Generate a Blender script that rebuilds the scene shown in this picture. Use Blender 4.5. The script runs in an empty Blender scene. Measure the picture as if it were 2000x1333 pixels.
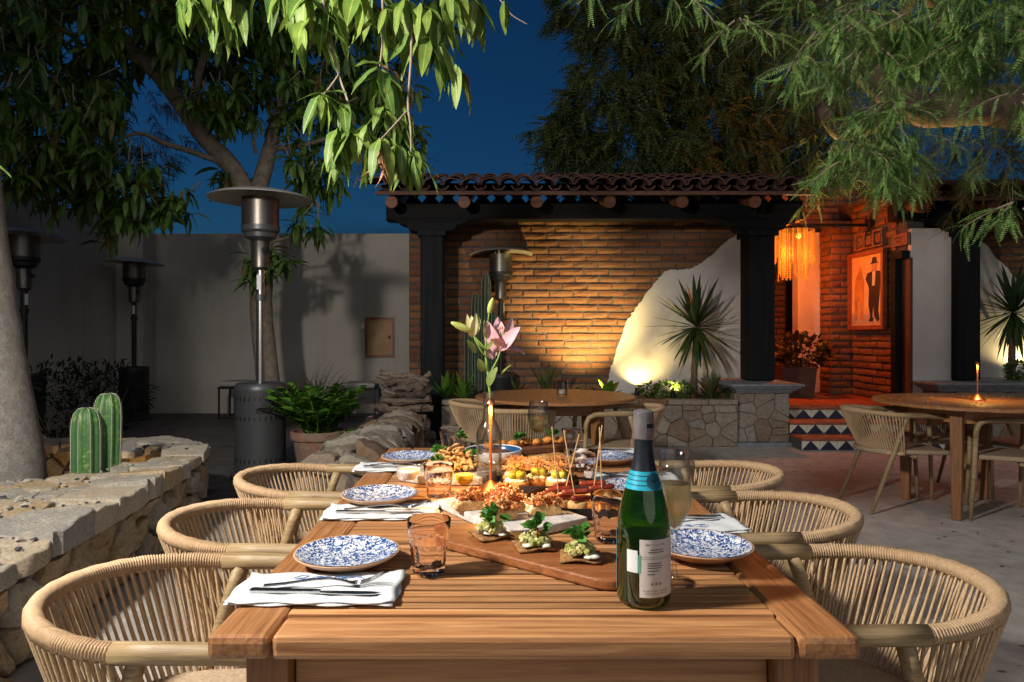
import bpy, math, random
import numpy as np
from mathutils import Matrix, Vector, Euler, noise

R = math.radians
sc = bpy.context.scene
col = sc.collection
rng = random.Random(11)
nrg = np.random.default_rng(5)

# ------------------------------------------------------------------ camera, sky, exposure
F = 1350.0            # focal length in photo pixels (photo is 2000 wide)
CZ = 1.21             # eye height
cam = bpy.data.cameras.new('camera')
camo = bpy.data.objects.new('camera', cam)
col.objects.link(camo)
camo.location = (0, 0, CZ)
camo.rotation_euler = (R(90), 0, 0)
cam.sensor_width = 36.0
cam.lens = 36.0 * F / 2000.0
cam.shift_x = 25.0 / 2000.0
cam.shift_y = -13.5 / 2000.0
cam.clip_start = 0.05
cam.clip_end = 500
cam.dof.use_dof = False
sc.camera = camo

world = bpy.data.worlds.new('World')
sc.world = world
world.use_nodes = True
wn = world.node_tree
sky = wn.nodes.new('ShaderNodeTexSky')
sky.sky_type = 'NISHITA'
sky.sun_disc = False
sky.sun_elevation = R(4.0)
sky.sun_rotation = R(158)
sky.ozone_density = 5.6
sky.dust_density = 0.2
# a thin bank of dusk cloud low over the horizon, mixed into the sky
wtc = wn.nodes.new('ShaderNodeTexCoord')
wmp = wn.nodes.new('ShaderNodeMapping')
wmp.inputs['Scale'].default_value = (2.0, 2.0, 9.0)
wnz = wn.nodes.new('ShaderNodeTexNoise')
wnz.inputs['Scale'].default_value = 1.6
wnz.inputs['Detail'].default_value = 5
wsp = wn.nodes.new('ShaderNodeSeparateXYZ')
wma = wn.nodes.new('ShaderNodeMath')
wma.operation = 'MULTIPLY_ADD'
wma.inputs[1].default_value = -3.2
wrp = wn.nodes.new('ShaderNodeValToRGB')
wrp.color_ramp.elements[0].position = 0.05
wrp.color_ramp.elements[1].position = 0.26
wmx = wn.nodes.new('ShaderNodeMix')
wmx.data_type = 'RGBA'
wmx.inputs[7].default_value = (0.16, 0.55, 1.15, 1)
wsc = wn.nodes.new('ShaderNodeMath')
wsc.operation = 'MULTIPLY'
wsc.inputs[1].default_value = 0.75
wn.links.new(wtc.outputs['Generated'], wmp.inputs[0])
wn.links.new(wmp.outputs[0], wnz.inputs['Vector'])
wn.links.new(wtc.outputs['Generated'], wsp.inputs[0])
wn.links.new(wsp.outputs[2], wma.inputs[0])
wn.links.new(wnz.outputs[0], wma.inputs[2])
wn.links.new(wma.outputs[0], wrp.inputs[0])
wn.links.new(wrp.outputs[0], wsc.inputs[0])
wn.links.new(wsc.outputs[0], wmx.inputs[0])
wn.links.new(sky.outputs[0], wmx.inputs[6])
wn.links.new(wmx.outputs[2], wn.nodes['Background'].inputs[0])
wn.nodes['Background'].inputs[1].default_value = 0.044

sun = bpy.data.lights.new('dusk_fill', 'SUN')  # sun lamp added as soft fill from behind the camera
sun.energy = 0.58
sun.angle = R(70)
sun.color = (1.0, 0.92, 0.82)
suno = bpy.data.objects.new('dusk_fill', sun)
col.objects.link(suno)
suno.rotation_euler = Vector((-.4, 1.0, -.75)).to_track_quat('-Z', 'Y').to_euler()

sc.view_settings.view_transform = 'Standard'
sc.view_settings.look = 'None'
sc.view_settings.exposure = 0.0
sc.view_settings.gamma = 1.0
sc.render.engine = 'CYCLES'
sc.cycles.use_denoising = True
sc.cycles.max_bounces = 10
sc.cycles.transparent_max_bounces = 16
sc.cycles.transmission_bounces = 10
sc.cycles.caustics_reflective = False
sc.cycles.caustics_refractive = False
sc.cycles.sample_clamp_indirect = 4.0

FLOOD_POS = (-2.05, 0.75, 2.75)
FLOOD_W = 780.0


def at(px, py, d):
    """point that stands d metres away along Y and is seen near photo pixel px, py"""
    return Vector(((px - 975.0) / F * d, d, CZ - (py - 653.0) / F * d))


# ------------------------------------------------------------------ materials
MATS = {}


class NT:
    def __init__(s, m):
        m.use_nodes = True
        s.t = m.node_tree
        s.n = s.t.nodes
        s.b = s.n['Principled BSDF']
        s.out = s.n['Material Output']

    def new(s, typ, **kw):
        n = s.n.new(typ)
        for k, v in kw.items():
            if isinstance(k, str) and hasattr(n, k):
                setattr(n, k, v)
        return n

    def link(s, a, b):
        s.t.links.new(a, b)

    def coord(s, which='Object', scale=(1, 1, 1), rnd=True):
        tc = s.new('ShaderNodeTexCoord')
        mp = s.new('ShaderNodeMapping')
        mp.inputs['Scale'].default_value = scale
        s.link(tc.outputs[which], mp.inputs['Vector'])
        if rnd:
            oi = s.new('ShaderNodeObjectInfo')
            mu = s.new('ShaderNodeMath', operation='MULTIPLY')
            mu.inputs[1].default_value = 37.0
            s.link(oi.outputs['Random'], mu.inputs[0])
            cb = s.new('ShaderNodeCombineXYZ')
            for i in range(3):
                s.link(mu.outputs[0], cb.inputs[i])
            s.link(cb.outputs[0], mp.inputs['Location'])
        return mp.outputs[0]

    def noise(s, vec, scale, detail=4, rough=0.55, dist=0.0):
        n = s.new('ShaderNodeTexNoise')
        n.inputs['Scale'].default_value = scale
        n.inputs['Detail'].default_value = detail
        n.inputs['Roughness'].default_value = rough
        n.inputs['Distortion'].default_value = dist
        if vec is not None:
            s.link(vec, n.inputs['Vector'])
        return n.outputs[0]

    def ramp(s, fac, stops, interp='LINEAR'):
        r = s.new('ShaderNodeValToRGB')
        r.color_ramp.interpolation = interp
        e = r.color_ramp.elements
        while len(e) < len(stops):
            e.new(0.5)
        for i, (p, c) in enumerate(stops):
            e[i].position = p
            e[i].color = (c[0], c[1], c[2], 1)
        s.link(fac, r.inputs[0])
        return r.outputs[0]

    def mix(s, fac, a, b, mode='MIX'):
        m = s.new('ShaderNodeMix')
        m.data_type = 'RGBA'
        m.blend_type = mode
        for src, i in ((fac, 0), (a, 6), (b, 7)):
            if isinstance(src, (int, float)):
                m.inputs[i].default_value = src
            elif isinstance(src, (tuple, list)):
                m.inputs[i].default_value = (src[0], src[1], src[2], 1)
            else:
                s.link(src, m.inputs[i])
        return m.outputs[2]

    def bump(s, h, strength, dist=0.01):
        b = s.new('ShaderNodeBump')
        b.inputs['Strength'].default_value = strength
        b.inputs['Distance'].default_value = dist
        s.link(h, b.inputs['Height'])
        s.link(b.outputs[0], s.b.inputs['Normal'])

    def random(s, per_island=False):
        if per_island:
            return s.new('ShaderNodeNewGeometry').outputs['Random Per Island']
        return s.new('ShaderNodeObjectInfo').outputs['Random']


def newmat(name):
    m = bpy.data.materials.new(name)
    MATS[name] = m
    return m, NT(m)


def plain(name, c, rough=0.6, metal=0.0, nscale=30, var=0.25, bump=0.15, spec=0.5, coat=0.0, bdist=0.004):
    m, t = newmat(name)
    v = t.coord()
    n = t.noise(v, nscale, 5)
    lo = tuple(x * (1 - var) for x in c)
    hi = tuple(min(1, x * (1 + var)) for x in c)
    t.link(t.ramp(n, [(0.3, lo), (0.7, hi)]), t.b.inputs['Base Color'])
    t.b.inputs['Roughness'].default_value = rough
    t.b.inputs['Metallic'].default_value = metal
    t.b.inputs['Specular IOR Level'].default_value = spec
    t.b.inputs['Coat Weight'].default_value = coat
    if bump:
        t.bump(n, bump, bdist)
    return m


def wood(name, axis, light, dark, grain=28, rough=0.5, var=0.35, bump=0.25):
    m, t = newmat(name)
    sx = [grain, grain, grain]
    sx[axis] = grain * 0.045
    v = t.coord(scale=tuple(sx))
    n1 = t.noise(v, 1.0, 6, 0.6, 0.6)
    n2 = t.noise(v, 3.5, 4, 0.6, 0.2)
    c = t.ramp(n1, [(0.34, dark), (0.48, tuple((a + b) / 2 for a, b in zip(light, dark))), (0.62, light)])
    c2 = t.mix(t.ramp(n2, [(0.35, (0, 0, 0)), (0.62, (1, 1, 1))]), t.mix(0.22, c, (dark[0] * .6, dark[1] * .5, dark[2] * .4)), c)
    hs = t.new('ShaderNodeHueSaturation')
    mr = t.new('ShaderNodeMapRange')
    mr.inputs[3].default_value = 1 - var
    mr.inputs[4].default_value = 1 + var
    t.link(t.random(), mr.inputs[0])
    t.link(mr.outputs[0], hs.inputs['Value'])
    t.link(c2, hs.inputs['Color'])
    t.link(hs.outputs[0], t.b.inputs['Base Color'])
    t.b.inputs['Roughness'].default_value = rough
    if light[0] < .05:
        t.b.inputs['Specular IOR Level'].default_value = 0.15
    t.bump(n2, bump, 0.003)
    return m


def stone(name, stops, nscale=7.0, bump=0.7, rnd=0.6, island=False, rough=0.9):
    """rock whose colour wanders between stops from stone to stone and inside each stone"""
    m, t = newmat(name)
    v = t.coord()
    n1 = t.noise(v, nscale, 6, 0.65, 0.4)
    n2 = t.noise(v, nscale * 5, 9, 0.78)
    ma = t.new('ShaderNodeMath', operation='MULTIPLY_ADD')
    ma.inputs[1].default_value = rnd
    t.link(t.random(island), ma.inputs[0])
    mb = t.new('ShaderNodeMath', operation='MULTIPLY')
    mb.inputs[1].default_value = 1 - rnd
    t.link(n1, mb.inputs[0])
    t.link(mb.outputs[0], ma.inputs[2])
    c = t.ramp(ma.outputs[0], stops)
    c = t.mix(1.0, c, t.ramp(n2, [(0.32, (0.5, 0.47, 0.43)), (0.5, (0.92, 0.91, 0.89)), (0.66, (1.15, 1.12, 1.08))]), 'MULTIPLY')
    t.link(c, t.b.inputs['Base Color'])
    t.b.inputs['Roughness'].default_value = rough
    nn = t.mix(0.6, n1, n2)
    t.bump(nn, bump, 0.04 if bump > .65 else 0.015)
    return m


def leafmat(name, dark, light, vein=None, trans=0.35, rough=0.42, island=True, brown=0.0):
    m, t = newmat(name)
    r = t.random(island)
    stops = [(0.0, dark), (1.0, light)]
    if brown:
        stops = [(0.0, (0.22, 0.09, 0.03)), (brown, (0.2, 0.11, 0.03)), (brown + 0.01, dark), (1.0, light)]
    c = t.ramp(r, stops)
    if vein:
        uv = t.new('ShaderNodeUVMap')
        sp = t.new('ShaderNodeSeparateXYZ')
        t.link(uv.outputs[0], sp.inputs[0])
        a = t.new('ShaderNodeMath', operation='SUBTRACT')
        a.inputs[1].default_value = 0.5
        t.link(sp.outputs[0], a.inputs[0])
        b = t.new('ShaderNodeMath', operation='ABSOLUTE')
        t.link(a.outputs[0], b.inputs[0])
        mid = t.ramp(b.outputs[0], [(0.0, (1, 1, 1)), (0.035, (0.8, 0.8, 0.8)), (0.06, (0, 0, 0))])
        # side veins: slanted stripes
        ma = t.new('ShaderNodeMath', operation='MULTIPLY_ADD')
        ma.inputs[1].default_value = -0.5
        t.link(b.outputs[0], ma.inputs[0])
        t.link(sp.outputs[1], ma.inputs[2])
        mm = t.new('ShaderNodeMath', operation='MULTIPLY')
        mm.inputs[1].default_value = 95.0
        t.link(ma.outputs[0], mm.inputs[0])
        si = t.new('ShaderNodeMath', operation='SINE')
        t.link(mm.outputs[0], si.inputs[0])
        sv = t.ramp(si.outputs[0], [(0.75, (0, 0, 0)), (1.0, (0.45, 0.45, 0.45))])
        c = t.mix(sv, c, vein)
        c = t.mix(mid, c, vein)
    nz = t.noise(t.coord(), 14, 3)
    if vein and not island:
        # withered tips and blotches
        c = t.mix(t.ramp(t.noise(t.coord(), 30, 4, .7), [(0.60, (0, 0, 0)), (0.68, (0.7, 0.7, 0.7))]), c, (0.34, 0.27, 0.07))
    c = t.mix(1.0, c, t.ramp(nz, [(0.3, (0.7, 0.72, 0.6)), (0.7, (1.1, 1.1, 1.0))]), 'MULTIPLY')
    t.link(c, t.b.inputs['Base Color'])
    t.b.inputs['Roughness'].default_value = rough
    if trans:
        tr = t.new('ShaderNodeBsdfTranslucent')
        t.link(c, tr.inputs[0])
        mx = t.new('ShaderNodeMixShader')
        mx.inputs[0].default_value = trans
        t.link(t.b.outputs[0], mx.inputs[1])
        t.link(tr.outputs[0], mx.inputs[2])
        t.link(mx.outputs[0], t.out.inputs[0])
    return m


def glassmat(name, centre, edge, ior=1.5, body=None, amount=0.0, gloss=0.0):
    """thin-walled glass: tinted straight-through light, more colour where the wall is seen edge-on, Fresnel reflections;
    body/amount add the glow of a cloudy liquid"""
    m, t = newmat(name)
    lw = t.new('ShaderNodeLayerWeight')
    lw.inputs[0].default_value = 0.35
    c = t.ramp(lw.outputs['Facing'], [(0.0, centre), (0.55, tuple(a * .6 + b * .4 for a, b in zip(centre, edge))), (1.0, edge)])
    tr = t.new('ShaderNodeBsdfTransparent')
    t.link(c, tr.inputs[0])
    sh = tr.outputs[0]
    if amount:
        tl = t.new('ShaderNodeBsdfTranslucent')
        tl.inputs[0].default_value = (*body, 1)
        mx = t.new('ShaderNodeMixShader')
        mx.inputs[0].default_value = amount
        t.link(sh, mx.inputs[1])
        t.link(tl.outputs[0], mx.inputs[2])
        sh = mx.outputs[0]
    gl = t.new('ShaderNodeBsdfGlossy')
    gl.inputs['Roughness'].default_value = 0.03
    l2 = t.new('ShaderNodeLayerWeight')
    l2.inputs[0].default_value = 0.5
    pw = t.new('ShaderNodeMath', operation='POWER')
    pw.inputs[1].default_value = 3.0
    t.link(l2.outputs['Facing'], pw.inputs[0])
    fr = t.new('ShaderNodeMath', operation='MULTIPLY_ADD')
    fr.inputs[1].default_value = 0.8
    fr.inputs[2].default_value = ((ior - 1) / (ior + 1)) ** 2 * 2.0
    t.link(pw.outputs[0], fr.inputs[0])
    mx = t.new('ShaderNodeMixShader')
    t.link(fr.outputs[0], mx.inputs[0])
    t.link(sh, mx.inputs[1])
    t.link(gl.outputs[0], mx.inputs[2])
    t.link(mx.outputs[0], t.out.inputs[0])
    return m


def emit(name, c, s):
    m, t = newmat(name)
    t.b.inputs['Base Color'].default_value = (*c, 1)
    t.b.inputs['Emission Color'].default_value = (*c, 1)
    t.b.inputs['Emission Strength'].default_value = s
    if name == 'bead_glow':
        mr = t.new('ShaderNodeMapRange')
        mr.inputs[3].default_value = s * .3
        mr.inputs[4].default_value = s * 1.7
        t.link(t.random(), mr.inputs[0])
        t.link(mr.outputs[0], t.b.inputs['Emission Strength'])
        t.b.inputs['Base Color'].default_value = (.12, .03, .005, 1)
    return m


wood('teak_x', 0, (0.475, 0.245, 0.105), (0.27, 0.115, 0.042), 75, 0.45, 0.38)
wood('teak_y', 1, (0.40, 0.19, 0.075), (0.20, 0.08, 0.028), 100, 0.42, 0.12)
wood('teak_z', 2, (0.34, 0.15, 0.055), (0.17, 0.07, 0.026), 100, 0.45, 0.1)
wood('board_wood', 0, (0.33, 0.125, 0.042), (0.2, 0.065, 0.02), 70, 0.4, 0.1)
wood('old_board', 0, (0.20, 0.075, 0.035), (0.1, 0.035, 0.018), 22, 0.5, 0.1)
wood('arm_wood', 0, (0.40, 0.29, 0.155), (0.22, 0.15, 0.075), 130, 0.5, 0.08)
wood('black_post', 2, (0.014, 0.016, 0.019), (0.005, 0.006, 0.007), 14, 0.7, 0.1, 0.6)
wood('black_beam', 0, (0.012, 0.013, 0.015), (0.005, 0.005, 0.006), 14, 0.7, 0.1, 0.5)
wood('firewood', 0, (0.24, 0.18, 0.14), (0.05, 0.035, 0.025), 70, 0.9, 0.45, 0.9)
plain('rope', (0.50, 0.35, 0.205), 0.75, nscale=160, var=0.22, bump=0.4, bdist=0.001)
plain('rope_wrap', (0.44, 0.30, 0.175), 0.7, nscale=120, var=0.2, bump=0.3, bdist=0.001)
plain('seat_pad', (0.36, 0.27, 0.18), 0.9, nscale=140, var=0.25, bump=0.4)
plain('pale_cushion', (0.36, 0.37, 0.39), 0.9, nscale=90, var=0.08, bump=0.2)
plain('graphite', (0.075, 0.08, 0.088), 0.42, 0.4, 60, 0.12, 0.03)
plain('dark_graphite', (0.02, 0.022, 0.024), 0.5, 0.3, 60, 0.12, 0.03)
plain('steel', (0.42, 0.42, 0.43), 0.3, 1.0, 50, 0.1, 0.02)
plain('heater_mesh', (0.16, 0.145, 0.13), 0.38, 0.9, 260, 0.5, 0.3, bdist=0.001)
plain('alu_hood', (0.58, 0.57, 0.54), 0.42, 0.65, 30, 0.12, 0.03)
plain('cutlery', (0.55, 0.55, 0.56), 0.2, 1.0, 40, 0.06, 0.0)
plain('copper', (0.72, 0.30, 0.16), 0.35, 1.0, 60, 0.15, 0.05)
plain('copper_stem', (0.36, 0.11, 0.04), 0.5, 0.5, 60, 0.15, 0.05)
plain('napkin', (0.60, 0.63, 0.66), 0.95, nscale=240, var=0.05, bump=0.35, bdist=0.001)
plain('thread_blue', (0.10, 0.20, 0.42), 0.8, nscale=200, var=0.2, bump=0)
plain('clay_rim', (0.47, 0.27, 0.15), 0.55, nscale=40, var=0.15, bump=0.1)
plain('white_glaze', (0.78, 0.78, 0.76), 0.25, nscale=20, var=0.04, bump=0.02)
plain('blue_glaze', (0.02, 0.085, 0.20), 0.2, nscale=16, var=0.5, bump=0.02)
stone('terracotta', [(0.0, (0.16, 0.13, 0.11)), (0.4, (0.24, 0.17, 0.13)), (0.55, (0.30, 0.13, 0.08)), (1.0, (0.36, 0.13, 0.07))], 6, 0.3, 0.05)
plain('clay_floor', (0.30, 0.075, 0.03), 0.5, nscale=7, var=0.35, bump=0.2)
plain('roof_clay', (0.085, 0.038, 0.027), 0.85, nscale=12, var=0.55, bump=0.4)


def mat_wall():
    m, t = newmat('cream_plaster')
    v = t.coord(rnd=False)
    big = t.noise(v, 0.9, 5, 0.6, 0.4)
    streak = t.noise(t.coord(rnd=False, scale=(5, 5, .35)), 1.0, 5, 0.65, 0.3)
    fine = t.noise(v, 34, 6, 0.7)
    c = t.ramp(big, [(0.3, (0.43, 0.40, 0.36)), (0.7, (0.55, 0.515, 0.465))])
    c = t.mix(1.0, c, t.ramp(streak, [(0.32, (0.90, 0.89, 0.88)), (0.52, (1, 1, 1))]), 'MULTIPLY')
    c = t.mix(1.0, c, t.ramp(fine, [(0.3, (0.88, 0.87, 0.86)), (0.6, (1.03, 1.03, 1.03))]), 'MULTIPLY')
    t.link(c, t.b.inputs['Base Color'])
    t.b.inputs['Roughness'].default_value = 0.92
    t.bump(t.mix(.5, big, fine), 0.35, 0.02)


mat_wall()
plain('white_plaster', (0.66, 0.62, 0.58), 0.9, nscale=4, var=0.07, bump=0.3, bdist=0.01)
plain('grey_cap', (0.20, 0.22, 0.25), 0.85, nscale=14, var=0.25, bump=0.4)
plain('soil', (0.05, 0.035, 0.025), 1.0, nscale=40, var=0.5, bump=0.8, bdist=0.02)
plain('panel_wood', (0.42, 0.24, 0.12), 0.6, nscale=6, var=0.2, bump=0.1)
plain('ivory_plastic', (0.55, 0.47, 0.3), 0.5, nscale=10, var=0.05, bump=0)
plain('mortar', (0.10, 0.085, 0.075), 1.0, nscale=30, var=0.3, bump=0.6)
plain('mortar_light', (0.17, 0.15, 0.125), 1.0, nscale=30, var=0.3, bump=0.6)
plain('navy_tile', (0.012, 0.016, 0.05), 0.25, nscale=14, var=0.3, bump=0.03)
plain('white_tile', (0.60, 0.60, 0.50), 0.25, nscale=14, var=0.08, bump=0.03)
plain('frame_wood', (0.24, 0.075, 0.03), 0.45, nscale=20, var=0.3, bump=0.1)
plain('paint_cream', (0.62, 0.43, 0.2), 0.6, nscale=6, var=0.18, bump=0.02)
plain('paint_floor', (0.42, 0.36, 0.33), 0.6, nscale=9, var=0.15, bump=0.02)
plain('paint_ochre', (0.45, 0.22, 0.06), 0.6, nscale=9, var=0.3, bump=0.02)
plain('paint_black', (0.015, 0.012, 0.014), 0.6, nscale=9, var=0.3, bump=0.0)
plain('paint_skin', (0.45, 0.25, 0.16), 0.6, nscale=9, var=0.1, bump=0.0)
stone('bark_grey', [(0.0, (0.17, 0.155, 0.14)), (0.4, (0.27, 0.255, 0.235)), (0.6, (0.36, 0.345, 0.32)), (1.0, (0.42, 0.40, 0.37))], 16, 0.6, 0.0)
plain('bark_mango', (0.22, 0.18, 0.14), 0.95, nscale=14, var=0.3, bump=0.6, bdist=0.01)
plain('bark_warm', (0.15, 0.105, 0.075), 0.95, nscale=9, var=0.45, bump=0.9, bdist=0.02)
plain('twig', (0.26, 0.2, 0.15), 0.9, nscale=40, var=0.3, bump=0.3)
plain('bread', (0.55, 0.33, 0.13), 0.85, nscale=90, var=0.3, bump=0.8, bdist=0.004)
plain('bread_crust', (0.42, 0.21, 0.07), 0.8, nscale=70, var=0.35, bump=0.7, bdist=0.004)
plain('cream_cheese', (0.78, 0.72, 0.60), 0.6, nscale=50, var=0.08, bump=0.5, bdist=0.003)
plain('white_cheese', (0.72, 0.71, 0.63), 0.5, nscale=60, var=0.08, bump=0.5, bdist=0.003)
plain('cracker', (0.26, 0.125, 0.04), 0.8, nscale=110, var=0.6, bump=1.0, bdist=0.003)
plain('fried', (0.62, 0.29, 0.07), 0.6, nscale=80, var=0.45, bump=0.9, bdist=0.004)
plain('croquette', (0.60, 0.22, 0.035), 0.7, nscale=120, var=0.4, bump=0.9, bdist=0.003)
plain('sausage', (0.23, 0.032, 0.014), 0.36, nscale=60, var=0.4, bump=0.4, bdist=0.002)
plain('lemon_peel', (0.80, 0.48, 0.02), 0.4, nscale=160, var=0.1, bump=0.4, bdist=0.001)
plain('lemon_flesh', (0.75, 0.58, 0.16), 0.3, nscale=60, var=0.2, bump=0.3, bdist=0.001)
plain('grape', (0.42, 0.42, 0.05), 0.22, nscale=18, var=0.2, bump=0.03)
plain('sauce', (0.76, 0.55, 0.34), 0.35, nscale=20, var=0.06, bump=0.1)
plain('stick', (0.62, 0.42, 0.2), 0.7, nscale=60, var=0.15, bump=0.1)
plain('label_paper', (0.60, 0.55, 0.51), 0.7, nscale=60, var=0.04, bump=0.03)
plain('label_white', (0.66, 0.70, 0.70), 0.6, nscale=60, var=0.04, bump=0.03)
plain('label_ink', (0.14, 0.12, 0.11), 0.8, nscale=60, var=0.1, bump=0)
plain('label_red', (0.42, 0.08, 0.05), 0.8, nscale=60, var=0.1, bump=0)
plain('label_green', (0.10, 0.30, 0.2), 0.8, nscale=60, var=0.1, bump=0)
plain('foil_dark', (0.012, 0.016, 0.025), 0.4, 0.2, 40, 0.2, 0.05)
plain('foil_silver', (0.26, 0.24, 0.25), 0.35, 0.6, 60, 0.15, 0.1)
plain('foil_cyan', (0.02, 0.36, 0.52), 0.35, 0.1, 40, 0.1, 0.05)
plain('seal_teal', (0.01, 0.10, 0.15), 0.4, 0.1, 40, 0.1, 0.05)
plain('tray_metal', (0.035, 0.035, 0.038), 0.4, 0.5, 60, 0.15, 0.05)
plain('tray_inner', (0.50, 0.22, 0.055), 0.4, 0.3, 60, 0.2, 0.05)
plain('metal_black', (0.012, 0.012, 0.013), 0.5, 0.4, 60, 0.2, 0.05)
plain('bench_cushion', (0.40, 0.38, 0.36), 0.95, nscale=50, var=0.08, bump=0.2)
plain('gravel_grey', (0.30, 0.29, 0.28), 0.9, nscale=60, var=0.4, bump=0.5)
plain('gravel_black', (0.045, 0.045, 0.05), 0.7, nscale=60, var=0.4, bump=0.5)
plain('dry_leaf', (0.16, 0.10, 0.05), 0.9, nscale=20, var=0.4, bump=0.2)
plain('dry_hanging', (0.42, 0.20, 0.12), 0.8, nscale=20, var=0.3, bump=0.3)
plain('petal', (0.64, 0.36, 0.40), 0.55, nscale=26, var=0.2, bump=0.25)
plain('bud', (0.44, 0.50, 0.12), 0.5, nscale=30, var=0.22, bump=0.2)
plain('bud_pale', (0.60, 0.58, 0.30), 0.5, nscale=30, var=0.22, bump=0.2)
plain('stem_green', (0.22, 0.36, 0.06), 0.5, nscale=30, var=0.2, bump=0.1)
plain('anther', (0.55, 0.26, 0.12), 0.7, nscale=60, var=0.2, bump=0.2)
plain('planter_box', (0.10, 0.045, 0.03), 0.8, nscale=10, var=0.2, bump=0.2)

stone('rock_warm', [(0.0, (0.24, 0.13, 0.07)), (0.2, (0.50, 0.34, 0.19)), (0.4, (0.56, 0.46, 0.33)), (0.58, (0.42, 0.39, 0.35)),
                    (0.75, (0.60, 0.43, 0.23)), (0.9, (0.54, 0.48, 0.41)), (1.0, (0.26, 0.11, 0.06))], 7, 0.9, 0.6)
stone('rock_top', [(0.0, (0.46, 0.31, 0.18)), (0.2, (0.70, 0.62, 0.50)), (0.36, (0.46, 0.45, 0.43)), (0.5, (0.74, 0.66, 0.54)), (0.72, (0.68, 0.50, 0.29)),
                   (0.88, (0.60, 0.55, 0.48)), (1.0, (0.32, 0.28, 0.27))], 14, 1.0, 0.5)
stone('rock_grey', [(0.0, (0.22, 0.15, 0.10)), (0.2, (0.33, 0.29, 0.24)), (0.4, (0.25, 0.19, 0.14)), (0.6, (0.36, 0.32, 0.26)), (0.75, (0.29, 0.27, 0.25)), (0.88, (0.22, 0.12, 0.06)),
                    (1.0, (0.32, 0.25, 0.17))], 6, 0.7, 0.8)
stone('brick_clay', [(0.0, (0.13, 0.05, 0.027)), (0.4, (0.24, 0.105, 0.048)), (0.7, (0.29, 0.14, 0.065)), (0.9, (0.17, 0.085, 0.05)),
                     (1.0, (0.10, 0.07, 0.055))], 14, 0.5, 0.7)
stone('brick_pale', [(0.0, (0.22, 0.09, 0.04)), (0.4, (0.33, 0.16, 0.075)), (0.75, (0.38, 0.20, 0.10)), (1.0, (0.24, 0.13, 0.07))], 14, 0.5, 0.7)
stone('marble', [(0.0, (0.42, 0.41, 0.41)), (0.35, (0.60, 0.58, 0.56)), (0.55, (0.70, 0.69, 0.68)), (0.75, (0.52, 0.50, 0.50)), (1.0, (0.66, 0.64, 0.62))], 9, 0.1, 0.2, rough=0.35)
stone('onyx', [(0.0, (0.10, 0.09, 0.10)), (0.35, (0.55, 0.46, 0.38)), (0.5, (0.66, 0.60, 0.55)), (0.65, (0.30, 0.22, 0.18)), (1.0, (0.62, 0.58, 0.54))], 16, 0.3, 0.1, rough=0.4)
stone('dice_tomato', [(0.0, (0.52, 0.07, 0.02)), (0.3, (0.66, 0.18, 0.04)), (0.65, (0.72, 0.30, 0.08)), (0.88, (0.66, 0.42, 0.18)), (1.0, (0.14, 0.22, 0.04))], 40, 0.2, 0.85, True, 0.3)
stone('dice_avocado', [(0.0, (0.36, 0.40, 0.09)), (0.4, (0.52, 0.52, 0.18)), (0.7, (0.60, 0.55, 0.28)), (0.9, (0.25, 0.32, 0.06)), (0.95, (0.5, 0.07, 0.02)), (1.0, (0.5, 0.07, 0.02))], 40, 0.2, 0.9, True, 0.35)
stone('crisp_onion', [(0.0, (0.32, 0.10, 0.04)), (0.5, (0.50, 0.22, 0.07)), (1.0, (0.62, 0.34, 0.12))], 40, 0.2, 0.85, True, 0.6)
stone('fried_mix', [(0.0, (0.55, 0.22, 0.05)), (0.4, (0.66, 0.35, 0.10)), (0.75, (0.70, 0.46, 0.22)), (1.0, (0.62, 0.42, 0.30))], 30, 0.5, 0.8, True, 0.6)
stone('pebble', [(0.0, (0.03, 0.03, 0.035)), (0.35, (0.06, 0.06, 0.07)), (0.45, (0.30, 0.29, 0.28)), (0.8, (0.42, 0.40, 0.37)), (1.0, (0.5, 0.47, 0.42))], 30, 0.4, 0.9, True, 0.85)

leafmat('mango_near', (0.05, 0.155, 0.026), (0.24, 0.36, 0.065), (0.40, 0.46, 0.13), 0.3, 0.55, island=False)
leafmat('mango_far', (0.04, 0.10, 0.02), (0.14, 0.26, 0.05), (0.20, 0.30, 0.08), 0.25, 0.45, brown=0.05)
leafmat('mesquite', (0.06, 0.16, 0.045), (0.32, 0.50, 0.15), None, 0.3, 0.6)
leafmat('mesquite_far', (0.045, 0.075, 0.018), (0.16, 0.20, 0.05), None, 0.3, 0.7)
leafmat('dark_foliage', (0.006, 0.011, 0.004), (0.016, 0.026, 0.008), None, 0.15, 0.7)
leafmat('zz_leaf', (0.05, 0.14, 0.018), (0.14, 0.30, 0.04), None, 0.2, 0.22)
leafmat('yucca_leaf', (0.02, 0.05, 0.018), (0.05, 0.10, 0.03), None, 0.15, 0.4)
leafmat('snake_leaf', (0.04, 0.08, 0.025), (0.14, 0.17, 0.06), None, 0.1, 0.45)
leafmat('shrub_leaf', (0.05, 0.11, 0.02), (0.16, 0.25, 0.05), None, 0.3, 0.5)
leafmat('parsley', (0.04, 0.15, 0.02), (0.10, 0.30, 0.05), None, 0.25, 0.5)
leafmat('lily_leaf', (0.14, 0.26, 0.06), (0.30, 0.36, 0.12), None, 0.3, 0.4)
leafmat('red_shrub', (0.03, 0.03, 0.012), (0.09, 0.05, 0.02), None, 0.2, 0.5)
leafmat('grass_blade', (0.05, 0.06, 0.02), (0.13, 0.14, 0.05), None, 0.1, 0.6)
m_, t_ = newmat('pink_glass')
g_ = t_.new('ShaderNodeBsdfGlass')
g_.inputs['Color'].default_value = (0.995, 0.955, 0.94, 1)
g_.inputs['Roughness'].default_value = 0.0
g_.inputs['IOR'].default_value = 1.3
t_.link(g_.outputs[0], t_.out.inputs[0])
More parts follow.
